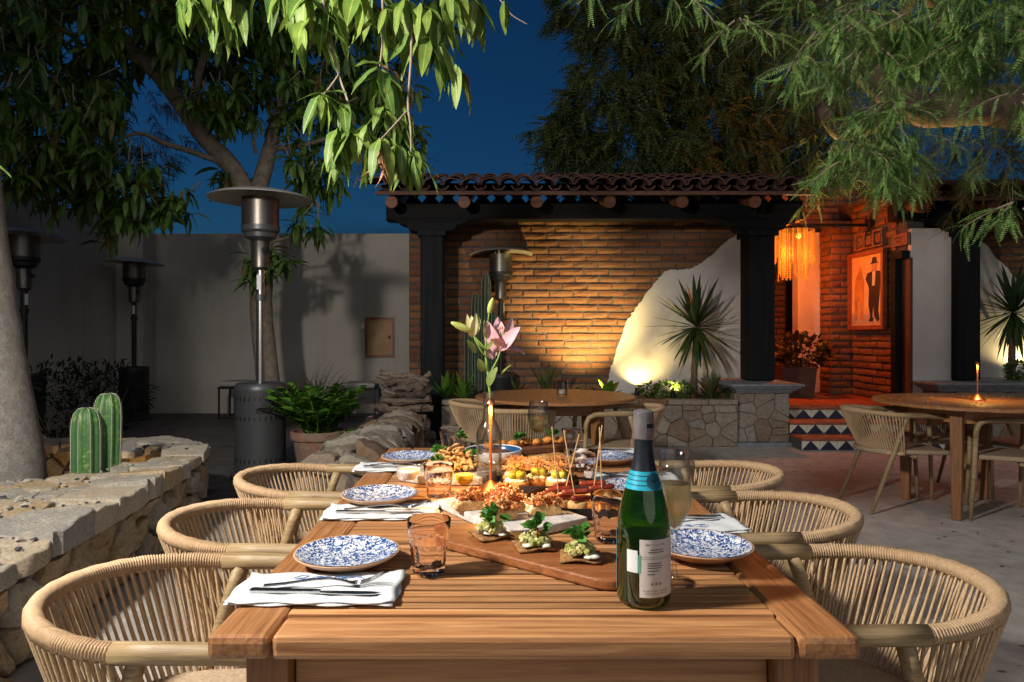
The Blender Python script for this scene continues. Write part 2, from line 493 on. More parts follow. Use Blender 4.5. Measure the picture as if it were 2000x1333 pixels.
glassmat('clear_glass', (0.985, 0.985, 0.98), (0.45, 0.47, 0.47))
glassmat('water', (0.985, 0.99, 0.99), (0.80, 0.83, 0.82), 1.25)
glassmat('wine_pale', (0.96, 0.93, 0.70), (0.62, 0.52, 0.18), 1.25, (0.95, 0.85, 0.42), 0.28)
glassmat('sparkling', (0.97, 0.93, 0.76), (0.70, 0.52, 0.24), 1.25, (1.0, 0.88, 0.60), 0.5)
glassmat('bottle_glass', (0.50, 0.70, 0.10), (0.03, 0.08, 0.006), 1.5, (0.22, 0.55, 0.03), 0.26)
plain('bottle_dark', (0.008, 0.02, 0.006), 0.06, nscale=10, var=0.3, bump=0, coat=0.6)
emit('lamp_glow', (1.0, 0.33, 0.04), 1.1)
emit('uplight_glow', (1.0, 0.80, 0.40), 30.0)
emit('flood_glow', (1.0, 0.93, 0.82), 8.0)
emit('bead_glow', (1.0, 0.25, 0.016), 0.75)
emit('bulb_glow', (1.0, 0.45, 0.08), 4.0)


def mat_plate():
    m, t = newmat('plate_pattern')
    v = t.coord(scale=(1, 1, 1))
    n = t.noise(v, 95, 3, 0.6, 1.6)
    n2 = t.noise(v, 150, 2, 0.6, 1.0)
    f = t.ramp(n, [(0.52, (1, 1, 1)), (0.55, (0, 0, 0))])
    g = t.ramp(n2, [(0.39, (0, 0, 0)), (0.43, (1, 1, 1))])
    ink = t.mix(t.noise(v, 30, 2), (0.008, 0.03, 0.16), (0.03, 0.10, 0.33))
    c = t.mix(t.mix(1.0, f, g, 'MULTIPLY'), (0.70, 0.73, 0.76), ink)
    t.link(c, t.b.inputs['Base Color'])
    t.b.inputs['Roughness'].default_value = 0.18


mat_plate()


def mat_floor():
    m, t = newmat('concrete')
    v = t.coord(rnd=False)
    a = t.noise(v, 0.7, 6, 0.6, 0.5)
    b = t.noise(v, 9, 6, 0.7)
    c = t.ramp(a, [(0.3, (0.38, 0.35, 0.315)), (0.55, (0.50, 0.475, 0.44)), (0.75, (0.57, 0.545, 0.51))])
    c = t.mix(1.0, c, t.ramp(b, [(0.3, (0.65, 0.63, 0.6)), (0.65, (1, 1, 1))]), 'MULTIPLY')
    vo = t.new('ShaderNodeTexVoronoi')
    vo.inputs['Scale'].default_value = 26
    t.link(v, vo.inputs['Vector'])
    c = t.mix(t.ramp(vo.outputs[0], [(0.05, (0.5, 0.5, 0.5)), (0.12, (0, 0, 0))]), c, (0.10, 0.08, 0.06))
    t.link(c, t.b.inputs['Base Color'])
    t.b.inputs['Roughness'].default_value = 0.75
    t.bump(b, 0.35, 0.01)
    m, t = newmat('slate_floor')
    v = t.coord(rnd=False, scale=(1, 1.6, 1))
    b = t.noise(v, 4, 7, 0.7, 1.0)
    t.link(t.ramp(b, [(0.3, (0.05, 0.045, 0.042)), (0.7, (0.13, 0.12, 0.115))]), t.b.inputs['Base Color'])
    t.b.inputs['Roughness'].default_value = 0.8
    t.bump(b, 0.6, 0.03)


mat_floor()


def mat_cactus():
    m, t = newmat('cactus_skin')
    v = t.coord()
    n = t.noise(v, 40, 5, 0.65)
    n2 = t.noise(v, 6, 3)
    c = t.ramp(n, [(0.35, (0.03, 0.10, 0.03)), (0.55, (0.08, 0.19, 0.045)), (0.64, (0.28, 0.36, 0.09)), (0.75, (0.34, 0.38, 0.14))])
    c = t.mix(t.ramp(n2, [(0.4, (0, 0, 0)), (0.6, (0.85, 0.85, 0.85))]), c, (0.04, 0.13, 0.045))
    t.link(c, t.b.inputs['Base Color'])
    t.b.inputs['Roughness'].default_value = 0.5
    t.bump(n, 0.2, 0.003)


mat_cactus()
plain('cactus_dark', (0.018, 0.045, 0.02), 0.6, nscale=20, var=0.4, bump=0.2)


# ------------------------------------------------------------------ objects
def wm(o):
    b = Matrix.LocRotScale(o.location, o.rotation_euler, o.scale)
    if o.parent is None:
        return b
    return wm(o.parent) @ o.matrix_parent_inverse @ b


def setprops(o, label=None, cat=None, group=None, kind=None):
    if label:
        o['label'] = label
    if cat:
        o['category'] = cat
    if group:
        o['group'] = group
    if kind:
        o['kind'] = kind
    return o


def thing(name, label, cat, loc=(0, 0, 0), group=None):
    o = bpy.data.objects.new(name, None)
    col.objects.link(o)
    o.location = loc
    o.empty_display_size = 0.05
    return setprops(o, label, cat, group, 'thing')


def attach(o, parent):
    o.parent = parent
    o.matrix_parent_inverse = wm(parent).inverted()


def link(name, me, mat=None, parent=None, loc=None, rot=None, scale=None):
    o = bpy.data.objects.new(name, me)
    col.objects.link(o)
    if mat and not me.materials:
        me.materials.append(MATS[mat])
    if loc is not None:
        o.location = loc
    if rot is not None:
        o.rotation_euler = rot
    if scale is not None:
        o.scale = scale
    if parent is not None:
        attach(o, parent)
    return o


def copy_tree(o, parent=None):
    c = o.copy()
    col.objects.link(c)
    if parent is not None:
        c.parent = parent
    for ch in list(o.children):
        copy_tree(ch, c)
    return c


class MB:
    def __init__(s):
        s.v = []
        s.f = []

    def add(s, vs, fs):
        n = len(s.v)
        s.v += [tuple(p) for p in vs]
        s.f += [tuple(i + n for i in f) for f in fs]
        return s

    def box(s, c, size, rot=None, taper=1.0):
        x, y, z = size[0] / 2, size[1] / 2, size[2] / 2
        vs = [Vector((sx * x * (taper if sz < 0 else 1), sy * y * (taper if sz < 0 else 1), sz * z)) for sz in (-1, 1) for sy in (-1, 1) for sx in (-1, 1)]
        if rot is not None:
            M = Euler(rot).to_matrix()
            vs = [M @ q for q in vs]
        vs = [q + Vector(c) for q in vs]
        return s.add(vs, [(0, 2, 3, 1), (4, 5, 7, 6), (0, 1, 5, 4), (2, 6, 7, 3), (0, 4, 6, 2), (1, 3, 7, 5)])

    def tube(s, pts, rad, sides=8, cap=True, flat=1.0, up=None):
        pts = [Vector(p) for p in pts]
        n = len(pts)
        if not hasattr(rad, '__len__'):
            rad = [rad] * n
        base = len(s.v)
        prev = None
        for i, p in enumerate(pts):
            t = (pts[min(i + 1, n - 1)] - pts[max(i - 1, 0)]).normalized()
            if prev is None:
                a = Vector(up) if up is not None else (Vector((0, 0, 1)) if abs(t.z) < 0.9 else Vector((1, 0, 0)))
            else:
                a = prev
            a = (a - t * a.dot(t))
            if a.length < 1e-6:
                a = t.orthogonal()
            a.normalize()
            prev = a
            b = t.cross(a)
            for k in range(sides):
                w = 2 * math.pi * k / sides
                s.v.append(tuple(p + a * (math.cos(w) * rad[i] * flat) + b * (math.sin(w) * rad[i])))
        for i in range(n - 1):
            for k in range(sides):
                k2 = (k + 1) % sides
                s.f.append((base + i * sides + k, base + i * sides + k2, base + (i + 1) * sides + k2, base + (i + 1) * sides + k))
        if cap:
            s.f.append(tuple(base + k for k in range(sides))[::-1])
            s.f.append(tuple(base + (n - 1) * sides + k for k in range(sides)))
        return s

    def lathe(s, prof, segs=24, c=(0, 0, 0), rmod=None, cap=False):
        base = len(s.v)
        n = len(prof)
        for i, (r, z) in enumerate(prof):
            for k in range(segs):
                w = 2 * math.pi * k / segs
                rr = r * (rmod(w, i, z) if rmod else 1.0)
                s.v.append((c[0] + rr * math.cos(w), c[1] + rr * math.sin(w), c[2] + z))
        for i in range(n - 1):
            for k in range(segs):
                k2 = (k + 1) % segs
                s.f.append((base + i * segs + k, base + i * segs + k2, base + (i + 1) * segs + k2, base + (i + 1) * segs + k))
        if cap:
            s.f.append(tuple(base + k for k in range(segs))[::-1])
            s.f.append(tuple(base + (n - 1) * segs + k for k in range(segs)))
        return s

    def prism(s, poly, a, b, fn):
        """poly (u, v) swept from a to b; fn(u, v, w) gives the point"""
        n = len(poly)
        base = len(s.v)
        for w in (a, b):
            for (u, v) in poly:
                s.v.append(tuple(fn(u, v, w)))
        for i in range(n):
            j = (i + 1) % n
            s.f.append((base + i, base + j, base + n + j, base + n + i))
        s.f.append(tuple(base + i for i in range(n))[::-1])
        s.f.append(tuple(base + n + i for i in range(n)))
        return s

    def blob(s, c, r, jit=0.15, rings=5, segs=7, rnd=rng, squash=1.0, rot=None):
        base = len(s.v)
        vs = [Vector((0, 0, -r * squash))]
        for i in range(1, rings):
            th = math.pi * i / rings
            for k in range(segs):
                w = 2 * math.pi * (k + 0.5 * (i % 2)) / segs
                q = r * (1 + rnd.uniform(-jit, jit))
                vs.append(Vector((q * math.sin(th) * math.cos(w), q * math.sin(th) * math.sin(w), -q * squash * math.cos(th))))
        vs.append(Vector((0, 0, r * squash)))
        if rot is not None:
            M = Euler(rot).to_matrix()
            vs = [M @ q for q in vs]
        s.v += [tuple(q + Vector(c)) for q in vs]
        last = base + 1 + (rings - 1) * segs
        for k in range(segs):
            k2 = (k + 1) % segs
            s.f.append((base, base + 1 + k2, base + 1 + k))
            s.f.append((last, last - segs + k, last - segs + k2))
            for i in range(rings - 2):
                a = base + 1 + i * segs
                s.f.append((a + k, a + k2, a + segs + k2, a + segs + k))
        return s

    def mesh(s, name, smooth=False):
        me = bpy.data.meshes.new(name)
        me.from_pydata(s.v, [], s.f)
        if smooth:
            me.polygons.foreach_set('use_smooth', [True] * len(me.polygons))
        me.update()
        return me

    def build(s, name, mat, parent=None, smooth=False, bevel=0.0, auto=None, **kw):
        me = s.mesh(name, smooth or auto is not None)
        if auto is not None:
            me.set_sharp_from_angle(angle=R(auto))
        o = link(name, me, mat, parent, **kw)
        if bevel:
            b = o.modifiers.new('bevel', 'BEVEL')
            b.width = bevel
            b.segments = 2
            b.limit_method = 'ANGLE'
        return o


def np_mesh(name, V, Q, uv=None, smooth=True):
    """mesh from numpy vertices (n,3) and quads (m,4)"""
    me = bpy.data.meshes.new(name)
    nv, nq = len(V), len(Q)
    me.vertices.add(nv)
    me.vertices.foreach_set('co', np.ascontiguousarray(V, dtype=np.float32).ravel())
    me.loops.add(nq * 4)
    me.loops.foreach_set('vertex_index', np.ascontiguousarray(Q, dtype=np.int32).ravel())
    me.polygons.add(nq)
    me.polygons.foreach_set('loop_start', np.arange(0, nq * 4, 4, dtype=np.int32))
    try:
        me.polygons.foreach_set('loop_total', np.full(nq, 4, dtype=np.int32))
    except Exception:
        pass
    if smooth:
        me.polygons.foreach_set('use_smooth', np.ones(nq, dtype=bool))
    if uv is not None:
        l = me.uv_layers.new(name='UVMap')
        l.data.foreach_set('uv', np.ascontiguousarray(uv[Q.ravel()], dtype=np.float32).ravel())
    me.update()
    me.validate()
    return me


def frames(dirs, ups):
    """rotation matrices whose X axis is dirs and whose Z axis leans to ups"""
    x = dirs / np.linalg.norm(dirs, axis=1, keepdims=True)
    y = np.cross(ups, x)
    n = np.linalg.norm(y, axis=1, keepdims=True)
    n[n < 1e-6] = 1
    y = y / n
    z = np.cross(x, y)
    return np.stack([x, y, z], axis=2)


def scatter(name, tv, tq, Rm, T, S, tuv=None):
    V = np.einsum('nij,vj->nvi', Rm, tv) * S[:, None, None] + T[:, None, :]
    n, k = len(T), len(tv)
    Q = (tq[None] + (np.arange(n) * k)[:, None, None]).reshape(-1, 4)
    uv = np.tile(tuv, (n, 1)) if tuv is not None else None
    return np_mesh(name, V.reshape(-1, 3), Q, uv)


def leaf_template(L, W, rows=7, droop=0.35, fold=0.25, wave=0.0, tip=1.0, ph=0.0):
    """leaf along +X: three columns (edge, midrib, edge)"""
    v, uv = [], []
    for i in range(rows + 1):
        t = i / rows
        w = W * 0.5 * (math.sin(math.pi * min(1, t ** 0.8 * tip)) ** 0.75 + 0.02)
        z = -droop * L * t * t
        x = L * t * (1 - 0.12 * droop * t)
        for c in (-1, 0, 1):
            v.append((x, c * w, z + (fold * w if c else 0) + (wave * W * math.sin(7 * t * 2 + c * 2 + ph) if c else 0)))
            uv.append((0.5 + 0.5 * c, t))
    q = []
    for i in range(rows):
        for c in (0, 1):
            a = i * 3 + c
            q.append((a, a + 1, a + 4, a + 3))
    return np.array(v), np.array(q), np.array(uv)


def poly_clip(poly, p, n):
    out = []
    m = len(poly)
    for i in range(m):
        a, b = poly[i], poly[(i + 1) % m]
        da = (a[0] - p[0]) * n[0] + (a[1] - p[1]) * n[1]
        db = (b[0] - p[0]) * n[0] + (b[1] - p[1]) * n[1]
        if da <= 0:
            out.append(a)
        if (da < 0 < db) or (db < 0 < da):
            t = da / (da - db)
            out.append((a[0] + (b[0] - a[0]) * t, a[1] + (b[1] - a[1]) * t))
    return out


def voronoi(pts, bounds):
    """cells of a weighted Voronoi diagram; a point may carry a third value, its size"""
    cells = []
    for i, p in enumerate(pts):
        poly = list(bounds)
        wp = p[2] if len(p) > 2 else 0.0
        for j, q in enumerate(pts):
            if i == j:
                continue
            dx, dy = q[0] - p[0], q[1] - p[1]
            dd = dx * dx + dy * dy
            wq = q[2] if len(q) > 2 else 0.0
            t = .5 + (wp * wp - wq * wq) / (2 * dd)
            poly = poly_clip(poly, (p[0] + dx * t, p[1] + dy * t), (dx, dy))
            if len(poly) < 3:
                break
        if len(poly) >= 3:
            cells.append(poly)
    return cells


def stone_piece(poly, depth, gap, bevel, rough, rnd, fn, seg=0.06, back=-0.03, rings=4, freq=9.0):
    """one irregular stone standing proud of a surface; fn(u, v, n) -> point"""
    cx = sum(p[0] for p in poly) / len(poly)
    cy = sum(p[1] for p in poly) / len(poly)
    out = []
    m = len(poly)
    for i in range(m):
        a, b = poly[i], poly[(i + 1) % m]
        L = math.hypot(b[0] - a[0], b[1] - a[1])
        k = max(1, int(L / seg))
        for j in range(k):
            t = j / k
            out.append((a[0] + (b[0] - a[0]) * t, a[1] + (b[1] - a[1]) * t))
    size = max(max(math.hypot(p[0] - cx, p[1] - cy) for p in out), 1e-3)
    ox, oy = rnd.uniform(-90, 90), rnd.uniform(-90, 90)

    def fb(x, y, f=1.0):
        q = Vector((x * freq * f + ox, y * freq * f * 1.9 + oy, ox))
        return noise.noise(q) + .5 * noise.noise(q * 2.3) + .25 * noise.noise(q * 5.1)

    ring = []
    for (x, y) in out:
        d = math.hypot(x - cx, y - cy) or 1e-6
        k = max(0.3, (d - gap * (1 + .5 * fb(x, y))) / d)
        if d > size * 0.9:
            k *= rnd.uniform(0.90, 0.97)      # blunt the corners
        k *= 1 - max(0.0, gap) * 2 * fb(y, x, 2.0)
        ring.append((cx + (x - cx) * k, cy + (y - cy) * k))
    n = len(ring)
    tx, ty = rnd.uniform(-1, 1) * rough * 0.8, rnd.uniform(-1, 1) * rough * 0.8

    def lift(x, y):
        return depth + (tx * (x - cx) + ty * (y - cy)) + rough * min(size, .22) * 0.42 * fb(x, y)

    vs = []
    for (x, y) in ring:
        vs.append(fn(x, y, back))
    for (x, y) in ring:
        vs.append(fn(x, y, max(back + 0.005, lift(x, y) - bevel * rnd.uniform(0.8, 1.3))))
    for r in range(rings):
        for (x, y) in ring:
            d = math.hypot(x - cx, y - cy) or 1e-6
            k = max(0.4, (d - bevel * (.8 + .5 * fb(x + 3, y))) / d) if r == 0 else 1 - (r / rings) ** 1.0 * rnd.uniform(.94, 1.0)
            if r:
                k = min(k, max(0.4, (d - bevel) / d))
            a, b = cx + (x - cx) * k, cy + (y - cy) * k
            vs.append(fn(a, b, lift(a, b)))
    vs.append(fn(cx, cy, lift(cx, cy)))
    fs = []
    for r in range(rings + 1):
        for i in range(n):
            j = (i + 1) % n
            fs.append((r * n + i, r * n + j, (r + 1) * n + j, (r + 1) * n + i))
    q = (rings + 1) * n
    for i in range(n):
        fs.append((q + i, q + (i + 1) % n, (rings + 2) * n))
    me = bpy.data.meshes.new('stone')
    me.from_pydata([tuple(p) for p in vs], [], fs)
    me.polygons.foreach_set('use_smooth', [True] * len(fs))
    me.set_sharp_from_angle(angle=R(32))
    me.update()
    return me


def inside(p, poly):
    r = False
    n = len(poly)
    for i in range(n):
        a, b = poly[i], poly[(i + 1) % n]
        if (a[1] > p[1]) != (b[1] > p[1]) and p[0] < (b[0] - a[0]) * (p[1] - a[1]) / (b[1] - a[1]) + a[0]:
            r = not r
    return r


def scatter_pts(n, u0, u1, v0, v1, mind, rnd, aspect=1.0, sizes=(.6, .8, 1.0, 1.5)):
    pts = []
    for _ in range(n * 80):
        p = (rnd.uniform(u0, u1), rnd.uniform(v0, v1), mind * .5 * rnd.choice(sizes))
        if all(math.hypot((p[0] - q[0]) / aspect, p[1] - q[1]) > (p[2] + q[2]) for q in pts):
            pts.append(p)
        if len(pts) >= n:
            break
    return pts


def brick_meshes(L, H, D, k, rough):
    out = []
    for i in range(k):
        r = random.Random(100 + i)
        me = bpy.data.meshes.new('brick')
        nx, nz = 5, 3
        vs, fs = [], []
        for z in range(nz):
            for x in range(nx):
                u = (x / (nx - 1) - 0.5) * L
                w = (z / (nz - 1) - 0.5) * H
                edge = x in (0, nx - 1) or z in (0, nz - 1)
                e = rough * (1.0 if edge else 0.4)
                vs.append((u + r.uniform(-e, e) * (1 if x in (0, nx - 1) else .4), -D + (0.006 if edge else 0) + r.uniform(-e, e), w + r.uniform(-e, e) * 1.0))
        base = len(vs)
        border = [x for x in range(nx)] + [nx - 1 + z * nx for z in range(1, nz)] + [(nz - 1) * nx + x for x in range(nx - 2, -1, -1)] + [z * nx for z in range(nz - 2, 0, -1)]
        for b in border:
            p = vs[b]
            vs.append((p[0], 0.03, p[2]))
        for z in range(nz - 1):
            for x in range(nx - 1):
                a = z * nx + x
                fs.append((a, a + 1, a + nx + 1, a + nx))
        m = len(border)
        for i2 in range(m):
            j = (i2 + 1) % m
            fs.append((border[j], border[i2], base + i2, base + j))
        me.from_pydata(vs, [], fs)
        me.update()
        out.append(me)
    return out


# ================================================================== THE SETTING
def sheet(name, mat, x0, x1, y0, y1, z, kind='structure'):
    o = MB().add([(x0, y0, z), (x1, y0, z), (x1, y1, z), (x0, y1, z)], [(0, 1, 2, 3)]).build(name, mat)
    o['kind'] = kind
    return o


sheet('ground', 'concrete', -60, 60, -20, 100, 0.0)
sheet('slate_paving', 'slate_floor', -5.6, -0.72, 4.75, 10.5, 0.004)

# dry leaves fallen on the floor
tv, tq, tuv = leaf_template(0.05, 0.016, 3, 0.1, 0.3)
n = 900
P = np.stack([nrg.uniform(-1, 5.5, n), nrg.uniform(2.0, 7.2, n), np.full(n, 0.004)], 1)
a = nrg.uniform(0, 6.28, n)
D = np.stack([np.cos(a), np.sin(a), nrg.uniform(-.05, .05, n)], 1)
fl = link('fallen_leaves', scatter('fallen_leaves', tv, tq, frames(D, np.tile([0, 0, 1.], (n, 1))), P, nrg.uniform(0.25, 0.9, n), tuv), 'dry_leaf')
setprops(fl, 'small dry leaves scattered over the courtyard floor', 'leaves', kind='stuff')

# garden walls
w = thing('garden_wall', 'plain plastered back garden wall behind the mango tree', 'wall', (-3.2, 10.6, 0))
MB().box((-3.35, 10.62, 1.37), (4.6, 0.24, 2.74)).build('plaster_face', 'cream_plaster', w, bevel=0.015)
w = thing('garden_wall', 'tall plastered side wall on the far left', 'wall', (-5.7, 6, 0))
MB().box((-5.74, 5.3, 1.43), (0.24, 10.4, 2.86)).build('plaster_face', 'cream_plaster', w, bevel=0.015)
MB().box((-5.42, 10.3, 1.41), (0.40, 0.35, 2.80)).build('pilaster', 'cream_plaster', w, bevel=0.01)

p = thing('service_hatch', 'square wooden service hatch set in the back garden wall', 'hatch', at(741, 690, 10.48))
c0, c1 = at(717, 694, 10.47), at(766, 624, 10.47)
MB().box(((c0.x + c1.x) / 2, 10.487, (c0.z + c1.z) / 2), (c1.x - c0.x, 0.03, c1.z - c0.z)).build('door', 'panel_wood', p, bevel=0.004)
f = MB()
for (a0, a1, b0, b1) in ((c0.x - .03, c0.x, c0.z, c1.z), (c1.x, c1.x + .03, c0.z, c1.z), (c0.x - .03, c1.x + .03, c1.z, c1.z + .03), (c0.x - .03, c1.x + .03, c0.z - .03, c0.z)):
    f.box(((a0 + a1) / 2, 10.482, (b0 + b1) / 2), (a1 - a0, 0.045, b1 - b0))
f.build('frame', 'frame_wood', p)
MB().box((c1.x - .04, 10.465, (c0.z + c1.z) / 2), (.03, .03, .05)).build('latch', 'metal_black', p)
q = at(709, 637, 10.48)
p = thing('wall_switch', 'small ivory switch plate left of the wooden hatch', 'switch', q)
MB().box(q, (.075, .03, .12)).build('plate', 'ivory_plastic', p, bevel=0.004)
MB().box(q + Vector((0, -.018, 0)), (.03, .012, .05)).build('rocker', 'white_glaze', p)


# ------------------------------------------------------------------ brick walls
def lay_bricks(parent, u0, u1, z0, z1, fn, rotz, pitch=0.089, L=0.315, H=0.064, meshes=None, mat='brick_clay', skip=None, rnd=rng):
    r = 0
    z = z0 + pitch / 2
    count = 0
    while z < z1 - 0.02:
        u = u0 - (0.0 if r % 2 else L * 0.5) + rnd.uniform(-.02, .02)
        while u < u1 - 0.02:
            ln = L * rnd.uniform(0.93, 1.06)
            a, b = max(u, u0), min(u + ln - 0.019, u1)
            if b - a > 0.05:
                c = (a + b) / 2
                if not (skip and skip(a, b, z)):
                    me = rnd.choice(meshes)
                    o = link('brick', me, mat, None, loc=fn(c, z + rnd.uniform(-.004, .004)), rot=(0, rnd.uniform(-.008, .008), rotz), scale=((b - a) / 0.3, rnd.uniform(0.7, 1.5), H / 0.064 * rnd.uniform(.93, 1.05)))
                    attach(o, parent)
                    count += 1
            u += ln
        z += pitch
        r += 1
    return count


BR = brick_meshes(0.3, 0.064, 0.020, 8, 0.0026)
for m_ in BR:
    m_.materials.append(MATS['brick_clay'])
BP = [m_.copy() for m_ in BR]
for m_ in BP:
    m_.materials.clear()
    m_.materials.append(MATS['brick_pale'])

WY = 8.6


def px_poly(pts, d):
    return [(at(x, y, d).x, at(x, y, d).z) for x, y in pts]


patch = [(1187, 745), (1193, 720), (1203, 690), (1215, 655), (1222, 630), (1240, 605), (1258, 580), (1280, 552), (1297, 532), (1310, 527), (1325, 529), (1340, 526),
         (1352, 524), (1370, 515), (1392, 498), (1415, 475), (1440, 458), (1470, 450), (1482, 450), (1482, 800), (1187, 800)]
edge = px_poly(patch, WY - .04)


def rough_edge(poly, k, amp, closed_from):
    out = []
    for i in range(len(poly)):
        a, b = poly[i], poly[(i + 1) % len(poly)]
        out.append(a)
        if i < closed_from:
            for j in range(1, k):
                t = j / k
                out.append((a[0] + (b[0] - a[0]) * t + rng.uniform(-amp, amp), a[1] + (b[1] - a[1]) * t + rng.uniform(-amp, amp)))
    return out


edge_r = rough_edge(edge, 7, 0.010, 17)


def hide_under(poly):
    def sk(a, b, z):
        return all(inside((x, z + dz), poly) for x in (a, b) for dz in (-.03, .03))
    return sk


bw = thing('brick_wall', 'long brick wall with recessed joints under the tiled porch roof', 'wall', (1, WY, 0))
MB().box((1.02, WY + .1, 1.36), (4.28, 0.2, 2.72)).build('mortar', 'mortar', bw)
NB = lay_bricks(bw, -1.12, 3.16, 0.42, 2.7, lambda u, z: (u, WY, z), 0, meshes=BR, skip=hide_under(edge))
print('bricks', NB)
MB().prism(edge_r, WY - .045, WY - .001, lambda u, v, w: (u, w, v)).build('plaster_patch', 'white_plaster', bw)
bw2 = thing('brick_wall', 'brick and plaster wall beyond the right-hand post', 'wall', (6.5, WY, 0))
MB().box((6.75, WY + .1, 1.36), (3.0, 0.2, 2.72)).build('mortar', 'mortar', bw2)
e2 = px_poly([(1890, 455), (1925, 478), (1945, 505), (1965, 522), (1985, 545), (2010, 560), (2040, 600), (2090, 640), (2110, 800), (1880, 800)], WY - .04)
lay_bricks(bw2, 5.26, 7.9, 0.42, 2.7, lambda u, z: (u, WY, z), 0, meshes=BR, skip=hide_under(e2))
MB().prism(rough_edge(e2, 4, 0.014, 8), WY - .045, WY - .001, lambda u, v, w: (u, w, v)).build('plaster_patch', 'white_plaster', bw2)

# passage: plinth, side wall with picture, pier, plaster walls
PZ = 0.39
pf = MB().box((4.2, 10.1, PZ - .2), (2.2, 4.5, 0.4)).build('passage_floor', 'clay_floor')
pf.location.z = -0.004
setprops(pf, kind='structure')
for i in range(7):
    for j in range(8):
        o = MB().box((0, 0, 0), (.285, .285, .02)).build('floor_tile', 'clay_floor', pf, bevel=0.004, loc=(3.22 + .3 * i + .15, 7.82 + .3 * j + .15, PZ + .004))
        if i + j:
            old = o.data
            o.data = first_tile
            bpy.data.meshes.remove(old)
        else:
            first_tile = o.data
pw = thing('passage_wall', 'red brick passage wall carrying the framed picture', 'wall', (4.8, 8.6, PZ))
MB().box((4.83, 8.83, 1.68), (0.2, 1.62, 2.60)).build('mortar', 'mortar', pw)
lay_bricks(pw, -9.2, -8.2, PZ + .02, 2.95, lambda u, z: (4.72, -u, z), R(-90), meshes=BR, rnd=random.Random(4),
           skip=lambda a, b, z: (2.28 < z < 2.52 and -9.05 < (a + b) / 2 < -8.4))
# pierced blocks over the picture
for k in range(3):
    y0 = 8.96 - .215 * k
    bl = MB()
    zc = 2.40
    for (dy, dz, sy, sz) in ((.095, 0, .016, .21), (-.095, 0, .016, .21), (0, .097, .174, .016), (0, -.097, .174, .016)):
        bl.box((4.69, y0 + dy, zc + dz), (.05, sy, sz))
    for ang in range(0, 360, 45):
        c_, s_ = math.cos(R(ang)), math.sin(R(ang))
        ln = .085 if ang % 90 else .07
        bl.prism([(0, -.004), (ln * .55, -.017), (ln, 0), (ln * .55, .017), (0, .004)], 4.672, 4.70, lambda u, v, w, c_=c_, s_=s_: (w, y0 + u * c_ - v * s_, zc + u * s_ + v * c_))
    bl.build('pierced_block', 'terracotta', pw)
pier = thing('brick_pier', 'narrow red brick pier beside the framed picture', 'pier', (4.6, 9.2, PZ))
MB().box((4.58, 9.4, 1.55), (0.27, 0.3, 2.34)).build('mortar', 'mortar', pier)
lay_bricks(pier, 4.44, 4.73, PZ + .02, 2.68, lambda u, z: (u, 9.25, z), 0, L=0.27, meshes=BR, rnd=random.Random(8))
lay_bricks(pier, -9.55, -9.25, PZ + .02, 2.68, lambda u, z: (4.445, -u, z), R(-90), L=0.27, meshes=BR, rnd=random.Random(9))
pp = thing('plaster_wall', 'plastered wall glowing orange behind the chandelier', 'wall', (4.2, 9.5, PZ))
MB().box((4.29, 9.66, 1.5), (0.31, 0.2, 2.24)).build('plaster_face', 'white_plaster', pp, bevel=.01)
pb = thing('passage_end_wall', 'dim brick wall with dark doorway at the end of the passage', 'wall', (4, 11.2, PZ))
MB().box((4.2, 11.3, 1.5), (2.4, 0.2, 2.3)).build('mortar', 'mortar', pb)
lay_bricks(pb, 3.9, 4.62, PZ + .02, 2.2, lambda u, z: (u, 11.2, z), 0, L=.3, meshes=BP, rnd=random.Random(3))
MB().box((4.83, 11.17, 1.35), (.36, .05, 1.9)).build('doorway', 'black_post', pb)
sw = thing('plaster_return', 'white plaster return of the porch wall inside the passage', 'wall', (3.2, 9.2, PZ))
MB().box((3.24, 9.3, 1.5), (0.16, 1.2, 2.3)).build('plaster_face', 'white_plaster', sw, bevel=.008)
pcn = thing('plaster_column', 'broad white plaster column right of the passage doorway', 'column', (5.0, 8.1, 0))
MB().box((5.03, 8.20, 1.22), (.58, .5, 2.42)).build('plaster_face', 'white_plaster', pcn, bevel=.012)
dr = thing('passage_doorway', 'dark half-open door frame between picture and plaster column', 'door', (4.72, 8.1, PZ))
MB().box((4.68, 8.14, 1.28), (.09, .09, 1.78)).build('jamb', 'black_post', dr)
MB().box((4.68, 8.03, 2.13), (.09, .14, .09)).build('lintel', 'black_post', dr)
MB().box((4.735, 8.02, 1.25), (.03, .16, 1.68)).build('curtain', 'planter_box', dr)
sg = thing('wall_sign', 'little orange clay plaque above the passage door', 'sign', (4.66, 8.05, 2.28))
MB().box((4.69, 8.07, 2.31), (.04, .30, .14)).build('plaque', 'terracotta', sg, bevel=.004)
for k in range(2):
    MB().box((4.668, 8.08, 2.335 - .04 * k), (.006, .17 - .08 * k, .012)).build('lettering', 'paint_black', sg)

